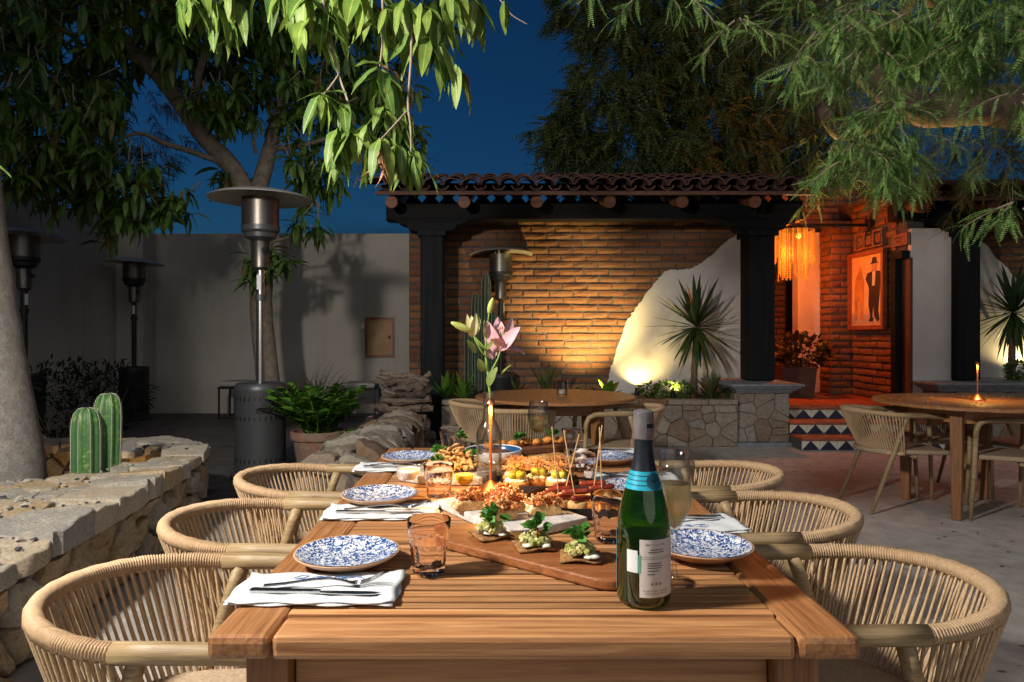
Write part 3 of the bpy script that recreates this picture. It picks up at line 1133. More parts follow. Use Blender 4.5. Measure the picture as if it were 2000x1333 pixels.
# steps with painted tiles
tile_me = MB().box((0, 0, 0), (.0895, .012, .098)).mesh('tile')
tile_me.materials.append(MATS['white_tile'])
tri_r = MB().prism([(-.0435, -.047), (.0435, -.047), (.0435, .045)], -.0035, .0035, lambda u, v, w: (u, w, v)).mesh('triangle')
tri_l = MB().prism([(-.0435, -.047), (.0435, -.047), (-.0435, .045)], -.0035, .0035, lambda u, v, w: (u, w, v)).mesh('triangle')
for m_ in (tri_r, tri_l):
    m_.materials.append(MATS['navy_tile'])
st = thing('entrance_steps', 'three clay steps with blue and white zigzag tile risers', 'steps', (4, 7.5, 0))
for k in range(3):
    y0 = 7.2 + .3 * k
    MB().box((4.15, y0 + .19, .13 * k + .052), (2.0, .36, .102)).build('riser', 'mortar', st)
    MB().box((4.15, y0 + .14, .13 * (k + 1) - .015), (2.0, .32, .03)).build('tread', 'clay_floor', st, bevel=.008)
    for i in range(20):
        x = 3.2 + .0925 * i
        z = .13 * k + .05
        t_ = link('tile', tile_me, None, st, loc=(x, y0 + .008, z), rot=(0, rng.uniform(-.01, .01), 0))
        link('triangle', tri_r if i % 2 == 0 else tri_l, None, t_, loc=(x, y0 - .0005, z))


# ------------------------------------------------------------------ stone planters and pedestals
def stone_field(parent, n, u0, u1, v0, v1, fn, depth, gap, mat, rough=0.12, bevel=0.012, mind=None, seg=.07, rnd=None, back=-.03, aspect=1.2, keep=None, bounds=None, dvar=.5):
    rnd = rnd or random.Random(int(abs(u0 * 100)) + n)
    mind = mind or 0.6 * math.sqrt((u1 - u0) * (v1 - v0) / n)
    pts = scatter_pts(n, u0, u1, v0, v1, mind, rnd, aspect)
    objs = []
    for poly in voronoi(pts, bounds or [(u0, v0), (u1, v0), (u1, v1), (u0, v1)]):
        cx = sum(p[0] for p in poly) / len(poly)
        cy = sum(p[1] for p in poly) / len(poly)
        if keep and not keep(cx, cy):
            continue
        me = stone_piece(poly, depth * rnd.uniform(1 - dvar, 1 + dvar), gap, bevel, rough, rnd, fn, seg, back)
        objs.append(link('stone', me, mat, parent))
    return objs


pl = thing('stone_planter', 'low stone planter bed against the brick wall', 'planter', (1, 7.4, 0))
MB().box((0.98, 8.0, .225), (3.18, 1.14, .45)).build('core', 'mortar_light', pl)
stone_field(pl, 40, -.62, 2.56, 0.0, .45, lambda u, v, n: (u, 7.43 - n, v), .022, .0035, 'rock_grey', rough=.06, seg=.05, mind=.13, bevel=.006, rnd=random.Random(3))
x = -.62
while x < 2.5:
    w_ = rng.uniform(.26, .48)
    w_ = min(w_, 2.56 - x)
    MB().box((x + w_ / 2, 7.475, .478), (w_ - .008, .17, .052), rot=(0, rng.uniform(-.01, .01), rng.uniform(-.01, .01))).build('capstone', 'rock_grey', pl, bevel=.008)
    x += w_
MB().box((0.98, 8.09, .455), (3.18, 1.0, .02)).build('soil', 'soil', pl)


def pedestal(label, x0, x1, y0, y1, n, seed):
    ped = thing('stone_pedestal', label, 'pedestal', ((x0 + x1) / 2, y0, 0))
    MB().box(((x0 + x1) / 2, (y0 + y1) / 2 + .01, .29), (x1 - x0 - .02, y1 - y0 - .03, .58)).build('core', 'mortar_light', ped)
    stone_field(ped, n, x0, x1, .04, .575, lambda u, v, nn: (u, y0 + .03 - nn, v), .02, .0035, 'rock_grey', rough=.06, seg=.05, bevel=.006, rnd=random.Random(seed))
    stone_field(ped, 5, y0 + .03, y1, .04, .575, lambda u, v, nn: (x0 + .015 - nn, u, v), .02, .006, 'rock_grey', seg=.09, rnd=random.Random(seed + 1))
    MB().box(((x0 + x1) / 2, y0 + .0, .02), (x1 - x0 + .02, .05, .04)).build('plinth', 'grey_cap', ped)
    for k, (o_, z) in enumerate(((.02, .59), (.05, .615), (.085, .64), (.115, .665))):
        MB().box(((x0 + x1) / 2, (y0 + y1) / 2, z - .001 * k), (x1 - x0 + 2 * o_, y1 - y0 + 2 * o_, .027)).build('cap_moulding', 'grey_cap', ped, bevel=.008)
    return ped


pedestal('stone pedestal with grey moulded cap left of the tiled steps', 2.58, 3.14, 7.46, 8.35, 13, 21)
pedestal('long stone pedestal with grey cap right of the plaster column', 4.86, 6.6, 7.62, 8.5, 26, 31)


# ------------------------------------------------------------------ posts, beam, tiled roof
def post(label, x, z0, w_):
    po = thing('wooden_post', label, 'post', (x, 8.0, z0))
    MB().box((x, 8.0, (z0 + 2.38) / 2), (w_, w_, 2.38 - z0)).build('shaft', 'black_post', po, bevel=.018)
    MB().box((x, 8.0, 2.36), (w_ + .06, w_ + .06, .07)).build('collar', 'black_post', po, bevel=.008)
    half = [(.0, 0), (.19, 0), (.235, .012), (.27, .035), (.285, .07), (.33, .078), (.38, .095), (.41, .125), (.53, .135)]
    prof = [(u, v) for u, v in half[1:]] + [(-u, v) for u, v in reversed(half[1:])]
    MB().prism(prof, 7.87, 8.13, lambda u, v, w: (x + u, w, 2.385 + v)).build('capital', 'black_beam', po)
    return po


post('black timber post with carved capital at the left end of the brick wall', at(843, 700, 7.87).x, 0.0, .26)
post('black timber post on the pedestal beside the plaster swoosh', at(1488, 700, 7.86).x, .681, .30)
post('black timber post at the far right behind the round table', at(1892, 700, 7.86).x, .681, .28)


def tile_mesh(r0, r1, L, up=True):
    vs, fs = [], []
    k = 7
    for s_, (r, y) in enumerate(((r0, 0), (r1, L))):
        for th in (0, .014):
            for i in range(k + 1):
                w = math.pi * i / k
                vs.append((math.cos(w) * (r - th), y, (1 if up else -1) * math.sin(w) * (r - th) * .8))
    n_ = k + 1
    for i in range(k):
        fs.append((i, i + 1, 2 * n_ + i + 1, 2 * n_ + i))
        fs.append((n_ + i + 1, n_ + i, 3 * n_ + i, 3 * n_ + i + 1))
        fs.append((i + 1, i, n_ + i, n_ + i + 1))
    me = bpy.data.meshes.new('tile')
    me.from_pydata(vs, [], fs)
    me.polygons.foreach_set('use_smooth', [True] * len(fs))
    me.set_sharp_from_angle(angle=R(40))
    me.materials.append(MATS['roof_clay'])
    return me


TU = [tile_mesh(.098 + .004 * i, .082, .44) for i in range(3)]
TD = tile_mesh(.07, .06, .44, False)


def roof(label, x0, x1, ye, ze, yr, zr, rows, bx0, bx1):
    ro = thing('tiled_roof', label, 'roof', ((x0 + x1) / 2, ye, ze))
    ang = math.atan2(zr - ze, yr - ye)
    Ls = math.hypot(zr - ze, yr - ye)
    MB().box(((x0 + x1) / 2, (ye + yr) / 2 + .02, (ze + zr) / 2 - .05), (x1 - x0, Ls, .035), rot=(ang, 0, 0)).build('deck', 'black_beam', ro)
    MB().box(((x0 + x1) / 2, ye + .02, ze - .055), (x1 - x0 + .04, .03, .04)).build('eave_board', 'planter_box', ro)
    MB().box(((bx0 + bx1) / 2, 8.0, 2.617), (bx1 - bx0, .22, .19)).build('beam', 'black_beam', ro, bevel=.01)
    nx = int((x1 - x0) / .2)
    for i in range(nx + 1):
        x_ = x0 + .2 * i
        for r_ in range(rows):
            t = (r_ * (Ls - .3) / (rows - 1)) if rows > 1 else 0
            o_ = link('roof_tile', rng.choice(TU), None, ro, loc=(x_ + rng.uniform(-.008, .008), ye - .05 + t * math.cos(ang), ze + .015 + t * math.sin(ang) + .004 * (r_ % 2) + rng.uniform(-.006, .01)),
                      rot=(ang - .05 + rng.uniform(-.02, .02), rng.uniform(-.03, .03), rng.uniform(-.03, .03)))
        for r_ in range(2):
            t = r_ * .36
            link('channel_tile', TD, None, ro, loc=(x_ + .1, ye - .03 + t * math.cos(ang), ze + .018 + t * math.sin(ang)), rot=(ang - .03, rng.uniform(-.03, .03), 0))
    # rafters: round log ends above the beam
    k = bx0 + .12
    while k < bx1:
        MB().tube([(k, ye + .12, ze - .13), (k + .01, 8.7, ze - .13 + (8.7 - ye) * math.tan(ang) - .03)], [.068, .075], 10).build('rafter', 'old_board', ro)
        k += .79
    # pierced clay strip between beam and roof
    z0 = 2.713
    k = bx0 + .3
    me = MB().prism([(-.1, 0), (.1, 0), (.1, .012), (.045, .075), (.1, .13), (.1, .15), (-.1, .15), (-.1, .13), (-.045, .075), (-.1, .012)], 7.97, 8.03, lambda u, v, w: (u, w, v)).mesh('pierced_brick')
    me.materials.append(MATS['black_beam'])
    while k < bx1:
        link('pierced_brick', me, None, ro, loc=(k, 0, z0))
        k += .2
    return ro


xl, xr = at(737, 380, 7.4).x, 3.35
roof('clay barrel tile porch roof over the long brick wall', xl, xr, 7.38, 2.775, 8.95, 3.20, 5, at(757, 400, 8).x, at(1562, 400, 8).x)
roof('clay barrel tile roof over the wall at the far right', 4.62, 7.4, 7.5, 2.74, 8.95, 3.12, 5, 4.55, 7.4)
# bricks over the passage carrying both roofs
lt = thing('passage_gable', 'brick gable wall closing the passage between the two roofs', 'wall', (4, 9.9, 2.6))
MB().box((4.3, 9.95, 2.95), (2.35, .2, .75)).build('mortar', 'mortar', lt)
lay_bricks(lt, 3.2, 5.4, 2.57, 3.3, lambda u, z: (u, 9.85, z), 0, meshes=BR, rnd=random.Random(12))


# ------------------------------------------------------------------ framed picture (flat painted scene: suited figure beside a horse)
pc = thing('framed_picture', 'framed painting of a dark-suited figure in a hat beside a horse', 'picture', (4.66, 8.72, 1.3))
Y0, Y1, Z0, Z1 = 9.10, 8.36, 1.32, 2.20          # left and right edge as seen


def pic(u, v, w):
    return (4.655 - w, Y0 + (Y1 - Y0) * u, Z0 + (Z1 - Z0) * v)


MB().prism([(0, 0), (1, 0), (1, 1), (0, 1)], 0, .012, pic).build('canvas', 'paint_cream', pc)
MB().prism([(0.02, 0.02), (.98, .02), (.98, .14), (0.02, .18)], .012, .0145, pic).build('painted_floor', 'paint_floor', pc)
fr = MB()
for (a, b, c, d) in ((-.07, 0, -.06, 1.06), (1, 1.07, -.06, 1.06), (0, 1, 1, 1.06), (0, 1, -.06, 0)):
    fr.prism([(a, c), (b, c), (b, d), (a, d)], -.01, .045, pic)
fr.build('frame', 'frame_wood', pc)
shapes = [('horse', 'paint_ochre', [(.12, .08), (.2, .08), (.2, .35), (.27, .36), (.3, .08), (.38, .08), (.4, .4), (.42, .62), (.36, .72), (.33, .83), (.28, .86), (.24, .8), (.13, .66), (.09, .5), (.11, .3)]),
          ('suit', 'paint_black', [(.56, .06), (.7, .05), (.72, .1), (.68, .12), (.7, .3), (.75, .12), (.84, .05), (.9, .08), (.86, .2), (.9, .45), (.92, .62), (.97, .66), (.98, .74), (.86, .76), (.7, .77), (.52, .74), (.47, .66), (.55, .57), (.58, .52), (.56, .3), (.62, .12)]),
          ('shirt', 'white_tile', [(.68, .56), (.76, .56), (.79, .76), (.69, .76)]),
          ('face', 'paint_skin', [(.68, .77), (.79, .77), (.81, .84), (.77, .88), (.69, .87), (.67, .82)]),
          ('hat', 'paint_black', [(.60, .865), (.88, .87), (.82, .89), (.8, .95), (.74, .96), (.69, .95), (.67, .885)])]
for k, (nm, mt, poly) in enumerate(shapes):
    MB().prism(poly, .012, .016 + .0012 * k, pic).build(nm, mt, pc)

# iron curtain rod with star boss
rod = thing('iron_rod', 'black iron rod with star shaped boss over the passage', 'rod', (4.6, 8.9, 2.5))
z_ = 2.585
MB().tube([(3.45, 8.72, z_), (4.66, 8.72, z_)], .018, 8).build('bar', 'metal_black', rod)
sb = MB()
for k in range(12):
    w = R(30 * k)
    ln = .15 if k % 2 == 0 else .1
    sb.tube([(4.66, 8.72, z_), (4.655, 8.72 + ln * math.cos(w), z_ + ln * math.sin(w))], [.02, .003], 5)
sb.build('star_boss', 'metal_black', rod)

# ------------------------------------------------------------------ big left stone planter
LP = thing('tree_planter', 'rough rubble stone planter with flat cap on the left', 'planter', (-2.4, 3, 0))
outline = [(-1.56, 0.9), (-1.68, 2.2), (-1.78, 3.2), (-1.88, 4.1), (-1.94, 4.5), (-2.06, 4.82), (-2.3, 5.05), (-2.9, 5.22), (-3.6, 5.25), (-5.0, 5.25), (-5.0, 0.9)]
well = [(-5.0, 3.62), (-2.72, 3.62), (-2.38, 3.9), (-2.17, 4.2), (-2.14, 4.45), (-2.3, 4.68), (-2.9, 4.82), (-5.0, 4.85)]
PT = 0.43
core = MB()
inset = [(-1.64, 0.9), (-1.76, 2.2), (-1.86, 3.2), (-1.96, 4.1), (-2.02, 4.5), (-2.12, 4.76), (-2.34, 4.98), (-2.9, 5.14), (-3.6, 5.17), (-5.0, 5.17), (-5.0, 4.87), (-2.9, 4.86), (-2.28, 4.72), (-2.14, 4.46), (-2.15, 4.18), (-2.36, 3.86), (-2.7, 3.58), (-5.0, 3.58), (-5.0, 0.9)]
core.prism(inset, 0.0, PT - .025, lambda u, v, w: (u, v, w)).build('core', 'mortar', LP)
MB().add([(-5, 3.4, .1), (-2.0, 3.4, .1), (-2.0, 4.95, .1), (-5, 4.95, .1)], [(0, 1, 2, 3)]).build('soil', 'soil', LP)
# outer face, laid stone by stone along the outline
seg_pts = outline[:9]
acc = [0.0]
for i in range(len(seg_pts) - 1):
    acc.append(acc[-1] + math.dist(seg_pts[i], seg_pts[i + 1]))


def along(s, off):
    for i in range(len(seg_pts) - 1):
        if s <= acc[i + 1] or i == len(seg_pts) - 2:
            t = (s - acc[i]) / (acc[i + 1] - acc[i])
            a, b = Vector(seg_pts[i]), Vector(seg_pts[i + 1])
            d = (b - a).normalized()
            nn = Vector((d.y, -d.x))
            p_ = a + (b - a) * t + nn * off
            return p_


def face_fn(u, v, n_):
    p_ = along(u, -.05 + n_)
    return (p_.x, p_.y, v)


stone_field(LP, 74, 0.3, acc[-1] - .3, 0.0, .36, face_fn, .05, .016, 'rock_warm', rough=.30, bevel=.020, seg=.03, rnd=random.Random(77), back=-.05, dvar=.55, aspect=1.0)
# cap stones
keep_rnd = random.Random(5)


def top_keep(u, v):
    return inside((u, v), outline) and not inside((u, v), well)


def top_fn(u, v, n_):
    return (u, v, PT - .03 + n_)


cap_rnd = random.Random(44)
pts = []
s_ = .4
while s_ < acc[-1] - .3:
    p_ = along(s_, -cap_rnd.uniform(.10, .17))
    pts.append((p_.x, p_.y, .12))
    s_ += cap_rnd.uniform(.2, .36)
edge_pts = [along(.3 + .06 * k, 0) for k in range(int((acc[-1] - .6) / .06))]
for p_ in scatter_pts(420, -3.3, -1.6, 1.3, 5.25, .105, cap_rnd, 1.25, (.5, .7, 1.0, 1.5)):
    if min(math.hypot(p_[0] - e_.x, p_[1] - e_.y) for e_ in edge_pts) > .26:
        pts.append(p_)
for poly in voronoi(pts, [(-3.7, 1.0), (-1.58, 1.0), (-1.65, 2.2), (-1.75, 3.2), (-1.85, 4.1), (-1.91, 4.5), (-2.02, 4.86), (-2.29, 5.1), (-2.9, 5.27), (-3.7, 5.27)]):
    cx = sum(p[0] for p in poly) / len(poly)
    cy = sum(p[1] for p in poly) / len(poly)
    if not top_keep(cx, cy):
        continue
    # the lean strip of gravel replaces some stones
    g = (cx + 2.35) ** 2 / .16 + (cy - 2.75) ** 2 / .45
    if cx < -2.03 and (g < 0.5 or (inside((cx, cy), [(-3.7, 1.8), (-2.3, 1.8), (-2.2, 2.9), (-3.7, 3.2)]) and cap_rnd.random() < .6)):
        continue
    edge_near = cx > -2.03
    me = stone_piece(poly, cap_rnd.uniform(.024, .048) + (.008 if edge_near else 0), cap_rnd.uniform(-.014, .006) if edge_near else .006, .006, .13, cap_rnd, top_fn, .028, -.045 if edge_near else -.02)
    link('capstone', me, 'rock_top', LP)
gv = MB()
gr = random.Random(3)
for k in range(5200):
    x_, y_ = gr.uniform(-3.3, -1.72), gr.uniform(1.8, 4.9)
    if not top_keep(x_, y_) or (y_ > 3.3 and gr.random() < .8) or (x_ > -2.0 and gr.random() < .6):
        continue
    gv.blob((x_, y_, PT + gr.uniform(-.012, .012)), gr.choice((.005, .006, .008, .010, .014, .02)), .35, 4, 5, gr, .55)
o = gv.build('gravel', 'pebble', LP)
o['kind'] = 'stuff'
# inner back wall of the well
stone_field(LP, 22, -3.7, -2.2, .1, PT - .01, lambda u, v, n_: (u, 4.86 + (u + 2.9) * -.1 * (1 if u > -2.9 else 0) - n_, v), .04, .012, 'rock_warm', rough=.3, bevel=.03, seg=.06, rnd=random.Random(6))

# low stone wall behind the table
LW = thing('low_stone_wall', 'low rounded rubble wall running back beside the clay pot', 'wall', (-.95, 5.2, 0))
A, B = Vector((-.98, 4.2)), Vector((-.92, 6.45))
dv = (B - A).normalized()
nv = Vector((dv.y, -dv.x))
Lw = (B - A).length
WH = .42
hw = .21


def wall_fn(prof_t):
    """profile parameter to (offset across, height): left foot, over the top, right foot"""
    per = WH + .36 + WH
    s = prof_t
    if s < WH:
        return (-hw, s, (-1, 0))
    if s > WH + .36:
        return (hw, per - s, (1, 0))
    k = (s - WH) / .36
    return (-hw + 2 * hw * k, WH + .05 * math.sin(math.pi * k), (0, 1))


def lw_fn(u, v, n_):
    off, h, nrm = wall_fn(v)
    c = A + dv * u + nv * (off + nrm[0] * (n_ - .03))
    return (c.x, c.y, h + nrm[1] * (n_ - .03))


stone_field(LW, 44, 0, Lw, 0, WH * 2 + .36, lw_fn, .05, .006, 'rock_grey', rough=.26, bevel=.013, seg=.03, rnd=random.Random(15), aspect=1.2)
cm = MB()
cm.prism([(-hw + .04, 0), (hw - .04, 0), (hw - .04, WH - .02), (-hw + .04, WH - .02)], .02, Lw - .02, lambda u, v, w: (*(A + dv * w + nv * u), v))
cm.build('core', 'mortar', LW)
stone_field(LW, 7, -hw, hw, 0, WH + .02, lambda u, v, n_: (*(A + nv * u - dv * (n_ - .02)), v), .04, .01, 'rock_grey', rough=.25, bevel=.03, seg=.055, rnd=random.Random(18))


# ================================================================== FURNITURE
TX0, TX1, TY0, TY1, TZ = -.447, .552, 1.05, 2.81, .75
tb = thing('dining_table', 'long slatted teak dining table laid with food in the foreground', 'table', ((TX0 + TX1) / 2, 1.9, 0))
RW = .098
for (a, b) in ((TX0, TX0 + RW), (TX1 - RW, TX1)):
    MB().box(((a + b) / 2, (TY0 + TY1) / 2, TZ - .019), (b - a, TY1 - TY0, .038)).build('side_rail', 'teak_y', tb, bevel=.011)
for (a, b) in ((TY0 + .002, TY0 + .082), (TY1 - .082, TY1 - .002)):
    MB().box(((TX0 + TX1) / 2, (a + b) / 2, TZ - .0195), (TX1 - TX0 - 2 * RW - .002, b - a, .038)).build('end_rail', 'teak_x', tb, bevel=.009)
me = None
ns = 58
pit = (TY1 - TY0 - .168) / ns
for k in range(ns):
    y = TY0 + .084 + pit * (k + .5)
    if me is None:
        o = MB().box((0, 0, 0), (TX1 - TX0 - 2 * RW - .003, pit - .0062, .030)).build('slat', 'teak_x', tb, bevel=.0012, loc=((TX0 + TX1) / 2, y, TZ - .0155))
        me = o.data
    else:
        o = link('slat', me, None, tb, loc=((TX0 + TX1) / 2, y, TZ - .0155 + rng.uniform(-.0008, .0008)))
        b_ = o.modifiers.new('bevel', 'BEVEL')
        b_.width = .0012
        b_.segments = 2
for sx in (TX0 + .08, TX1 - .08):
    for sy in (TY0 + .075, TY1 - .075):
        MB().box((sx, sy, .355), (.068, .068, .71)).build('leg', 'teak_z', tb, bevel=.005)
for sy in (TY0 + .085, TY1 - .085):
    MB().box(((TX0 + TX1) / 2, sy, .655), (TX1 - TX0 - .232, .025, .11)).build('apron', 'teak_x', tb, bevel=.003)
for sx in (TX0 + .08, TX1 - .08):
    MB().box((sx, (TY0 + TY1) / 2, .655), (.025, TY1 - TY0 - .222, .11)).build('apron', 'teak_y', tb, bevel=.003)
MB().box(((TX0 + TX1) / 2, (TY0 + TY1) / 2, TZ - .046), (.09, TY1 - TY0 - .17, .026)).build('centre_batten', 'teak_y', tb)


# ------------------------------------------------------------------ rope chairs (local: faces +X, wrap ends at x=0)
def make_chair(pad='seat_pad'):
    c = thing('rope_chair', 'x', 'chair')
    HZ, DB, HWD = .665, .255, .24
    RR = .0172

    def rail(t):      # t 0..1 around the back
        w = math.pi / 2 + math.pi * t
        return Vector((DB * math.cos(w), HWD * math.sin(w), HZ + .02 * math.sin(math.pi * t)))

    N = 130
    K = 4
    pts, rad = [], []
    for i in range(N * K + 1):
        t = i / (N * K)
        pts.append(rail(t))
        rad.append(RR + .0022 * math.sin(2 * math.pi * (i % K) / K + .4) + .0006 * math.sin(t * 90))
    MB().tube(pts, rad, 10).build('back_rail', 'rope_wrap', c, smooth=True)
    # strands
    NS = 84
    ro = MB()
    lo = []
    for i in range(NS):
        t = (i // 2 * 2 + 1 + (.42 if i % 2 else -.42)) / NS
        top = rail(t)
        t2 = min(max(t + (.005 if i % 2 else -.003), 0.0), 1.0)
        w = math.pi / 2 + math.pi * t2
        bot = Vector((.03 + .175 * math.cos(w), .215 * math.sin(w), .41))
        out = Vector((top.x, top.y, 0)).normalized() * (RR * (.75 if i % 2 else -.55))
        a = top + out - Vector((0, 0, .012))
        mid = (a + bot) / 2 + Vector((top.x, top.y, 0)).normalized() * .006
        ro.tube([a, mid, bot], .0034, 5, False)
    o = ro.build('rope_weave', 'rope', c, smooth=True)
    o['kind'] = 'stuff'
    MB().tube([(.03 + .175 * math.cos(math.pi / 2 + math.pi * k / 24), .215 * math.sin(math.pi / 2 + math.pi * k / 24), .405) for k in range(25)], .013, 8).build('lower_rail', 'rope', c, smooth=True)
    for s in (1, -1):
        y = HWD * s
        pt = [(-.005, y, HZ), (.07, y, HZ), (.18, y * .995, HZ - .002), (.28, y * .985, HZ - .008), (.32, y * .98, HZ - .03), (.337, y * .98, HZ - .07), (.343, y * .98, HZ - .13)]
        MB().tube(pt, [.020, .020, .0185, .018, .0175, .017, .0165], 10).build('arm', 'arm_wood', c, smooth=True)
        MB().tube([(.342, y * .98, HZ - .12), (.35, y * .97, .35), (.37, y * .98, 0)], [.0166, .0155, .012], 10).build('leg', 'arm_wood', c, smooth=True)
        MB().tube([(.035, y * .99, HZ - .012), (.02, y * .955, HZ - .06), (-.04, y * .90, .41), (-.20, y * .96, 0)], [.017, .017, .0165, .012], 10).build('leg', 'arm_wood', c, smooth=True)
    # seat
    prof = []
    for k in range(9):
        w = math.pi / 2 + math.pi * k / 8
        prof.append((-.02 + .17 * math.cos(w), .20 * math.sin(w)))
    prof += [(.315, -.228), (.33, -.215), (.33, .215), (.315, .228)]
    MB().prism(prof, .398, .428, lambda u, v, w: (u, v, w)).build('seat', 'seat_pad', c, bevel=.012)
    if pad != 'seat_pad':
        MB().prism([(u * .93 + .01, v * .93) for u, v in prof], .429, .465, lambda u, v, w: (u, v, w)).build('cushion', pad, c, bevel=.015)
    MB().box((.1, 0, .385), (.02, .44, .02)).build('cross_bar', 'arm_wood', c)
    return c


ch0 = make_chair()
spots = [(-.655, 1.42, 0, 'rope back chair at the near left corner of the long table'),
         (-.677, 1.975, .02, 'rope back chair in the middle of the left side of the long table'),
         (-.695, 2.56, -.02, 'rope back chair at the far left of the long table by the heater'),
         (.77, 1.49, math.pi, 'rope back chair at the near right corner of the long table'),
         (.79, 2.075, math.pi + .02, 'rope back chair in the middle of the right side of the long table'),
         (.80, 2.64, math.pi - .02, 'rope back chair at the far right of the long table behind the champagne flute')]
ch1 = make_chair()
for i, (x, y, a, lab) in enumerate(spots):
    o = copy_tree(ch0) if i else ch0
    o.location = (x, y, 0)
    o.rotation_euler.z = a
    setprops(o, lab, 'chair', 'rope chairs around the long table')
    if i == 0:
        o.location = (0, 0, 0)
        o.rotation_euler.z = 0
ch0.location = (spots[0][0], spots[0][1], 0)
bspots = [(-.12, 5.35, .1, 'rope back chair left of the small round table behind the vase', 'rope chairs around the far round table'),
          (.15, 4.93, math.pi / 2, 'rope back chair seen from behind at the small round table', 'rope chairs around the far round table'),
          (.92, 4.98, math.pi + .05, 'rope back chair right of the small round table', 'rope chairs around the far round table'),
          (2.70, 4.86, -.03, 'rope back chair at the left of the right-hand round table showing its woven back', 'rope chairs around the right round table'),
          (3.5, 4.50, 2.6, 'rope back chair cut by the right edge of the picture', 'rope chairs around the right round table'),
          (3.36, 5.42, -1.5, 'rope back chair half hidden behind the right-hand round table', 'rope chairs around the right round table'),
          (3.95, 5.1, 3.3, 'rope back chair standing in shade behind the right-hand table', 'rope chairs around the right round table')]
for i, (x, y, a, lab, g) in enumerate(bspots):
    o = copy_tree(ch1) if i else ch1
    setprops(o, lab, 'chair', g)
    if i:
        o.location = (x, y, 0)
        o.rotation_euler.z = a
ch1.location = (bspots[0][0], bspots[0][1], 0)
ch1.rotation_euler.z = bspots[0][2]


def round_table(label, x, y, r, mat='teak_y'):
    t = thing('round_table', label, 'table', (x, y, 0))
    MB().lathe([(0.001, .722), (r - .03, .722), (r, .73), (r, .742), (r - .008, .75), (0.001, .75)], 48, (x, y, 0)).build('table_top', mat, t, auto=40)
    for k in range(4):
        w = R(45 + 90 * k)
        MB().box((x + r * .66 * math.cos(w), y + r * .66 * math.sin(w), .361), (.075, .075, .722), rot=(0, 0, w), taper=.75).build('leg', 'teak_z', t, bevel=.006)
    ap = MB()
    for k in range(4):
        w1, w2 = R(45 + 90 * k), R(135 + 90 * k)
        a = Vector((x + r * .66 * math.cos(w1), y + r * .66 * math.sin(w1), .672))
        b = Vector((x + r * .66 * math.cos(w2), y + r * .66 * math.sin(w2), .672))
        m = (a + b) / 2
        d = b - a
        MB().box(m, (d.length - .08, .022, .09), rot=(0, 0, math.atan2(d.y, d.x))).build('apron', 'teak_x', t)
    return t


round_table('small round wooden table in front of the brick wall', .42, 5.2, .60)
round_table('round wooden table with copper lamp and fallen petals on the right', 3.27, 4.79, .61)


# ------------------------------------------------------------------ patio heaters
def make_heater(body='graphite', tilt=0.0):
    h = thing('patio_heater', 'x', 'heater')
    MB().lathe([(0.001, .0), (.235, .0), (.24, .02), (.235, .045), (.215, .06), (.001, .061)], 36).build('foot', body, h, auto=40)
    MB().lathe([(.2, .058), (.2, .70), (.205, .72), (.20, .755), (.185, .775), (.05, .785), (.001, .786)], 36).build('tank_housing', body, h, auto=35)
    sl = MB()
    for (z, n_) in ((.655, 30), (.50, 30), (.16, 30)):
        for k in range(n_):
            w = 2 * math.pi * k / n_
            sl.box((.2005 * math.cos(w), .2005 * math.sin(w), z), (.006, .008, .032), rot=(0, 0, w))
    o = sl.build('vent_slots', 'metal_black', h)
    o['kind'] = 'stuff'
    w = R(-64)
    MB().prism([(-.055, -.018), (-.03, -.022), (0, -.014), (.03, -.022), (.055, -.018), (.058, .01), (.04, .024), (-.04, .024), (-.058, .01)], .196, .213,
               lambda u, v, q: (q * math.cos(w + u / .2), q * math.sin(w + u / .2), .565 + v)).build('hand_hole', 'metal_black', h)
    MB().lathe([(.034, .78), (.034, 1.72)], 20).build('pole', 'steel' if body == 'graphite' else body, h, smooth=True)
    MB().lathe([(.045, 1.45), (.045, 1.50)], 20, cap=True).build('sleeve', body, h, auto=40)
    MB().box((.0, -.036, 1.60), (.035, .006, .12)).build('label_plate', 'label_white', h)
    MB().lathe([(.05, 1.70), (.072, 1.72), (.072, 1.93), (.06, 1.95)], 24, cap=True).build('control_box', 'heater_mesh', h, auto=35)
    MB().lathe([(.0, 0), (.022, 0), (.022, .02), (.0, .022)], 12).build('control_knob', 'metal_black', h, loc=(.05, -.06, 1.86), rot=(R(90), 0, R(35)))
    MB().lathe([(.06, 1.93), (.125, 1.965), (.13, 2.0), (.14, 2.005), (.152, 2.02), (.152, 2.06)], 32, cap=True).build('burner_cup', body, h, auto=35)
    MB().lathe([(.148, 2.055), (.148, 2.29)], 32, cap=True).build('burner_screen', 'heater_mesh', h, auto=35)
    hd = MB().lathe([(.001, .055), (.12, .05), (.25, .03), (.36, .005), (.41, -.02), (.412, -.026), (.36, -.004), (.25, .02), (.12, .038), (.001, .042)], 48).build('hood', 'alu_hood', h, auto=50, loc=(0, 0, 2.305), rot=(0, tilt, 0))
    for k in range(3):
        w = R(120 * k + 20)
        MB().box((.1 * math.cos(w), .1 * math.sin(w), 2.30), (.012, .012, .06)).build('hood_strut', 'steel', h)
    return h


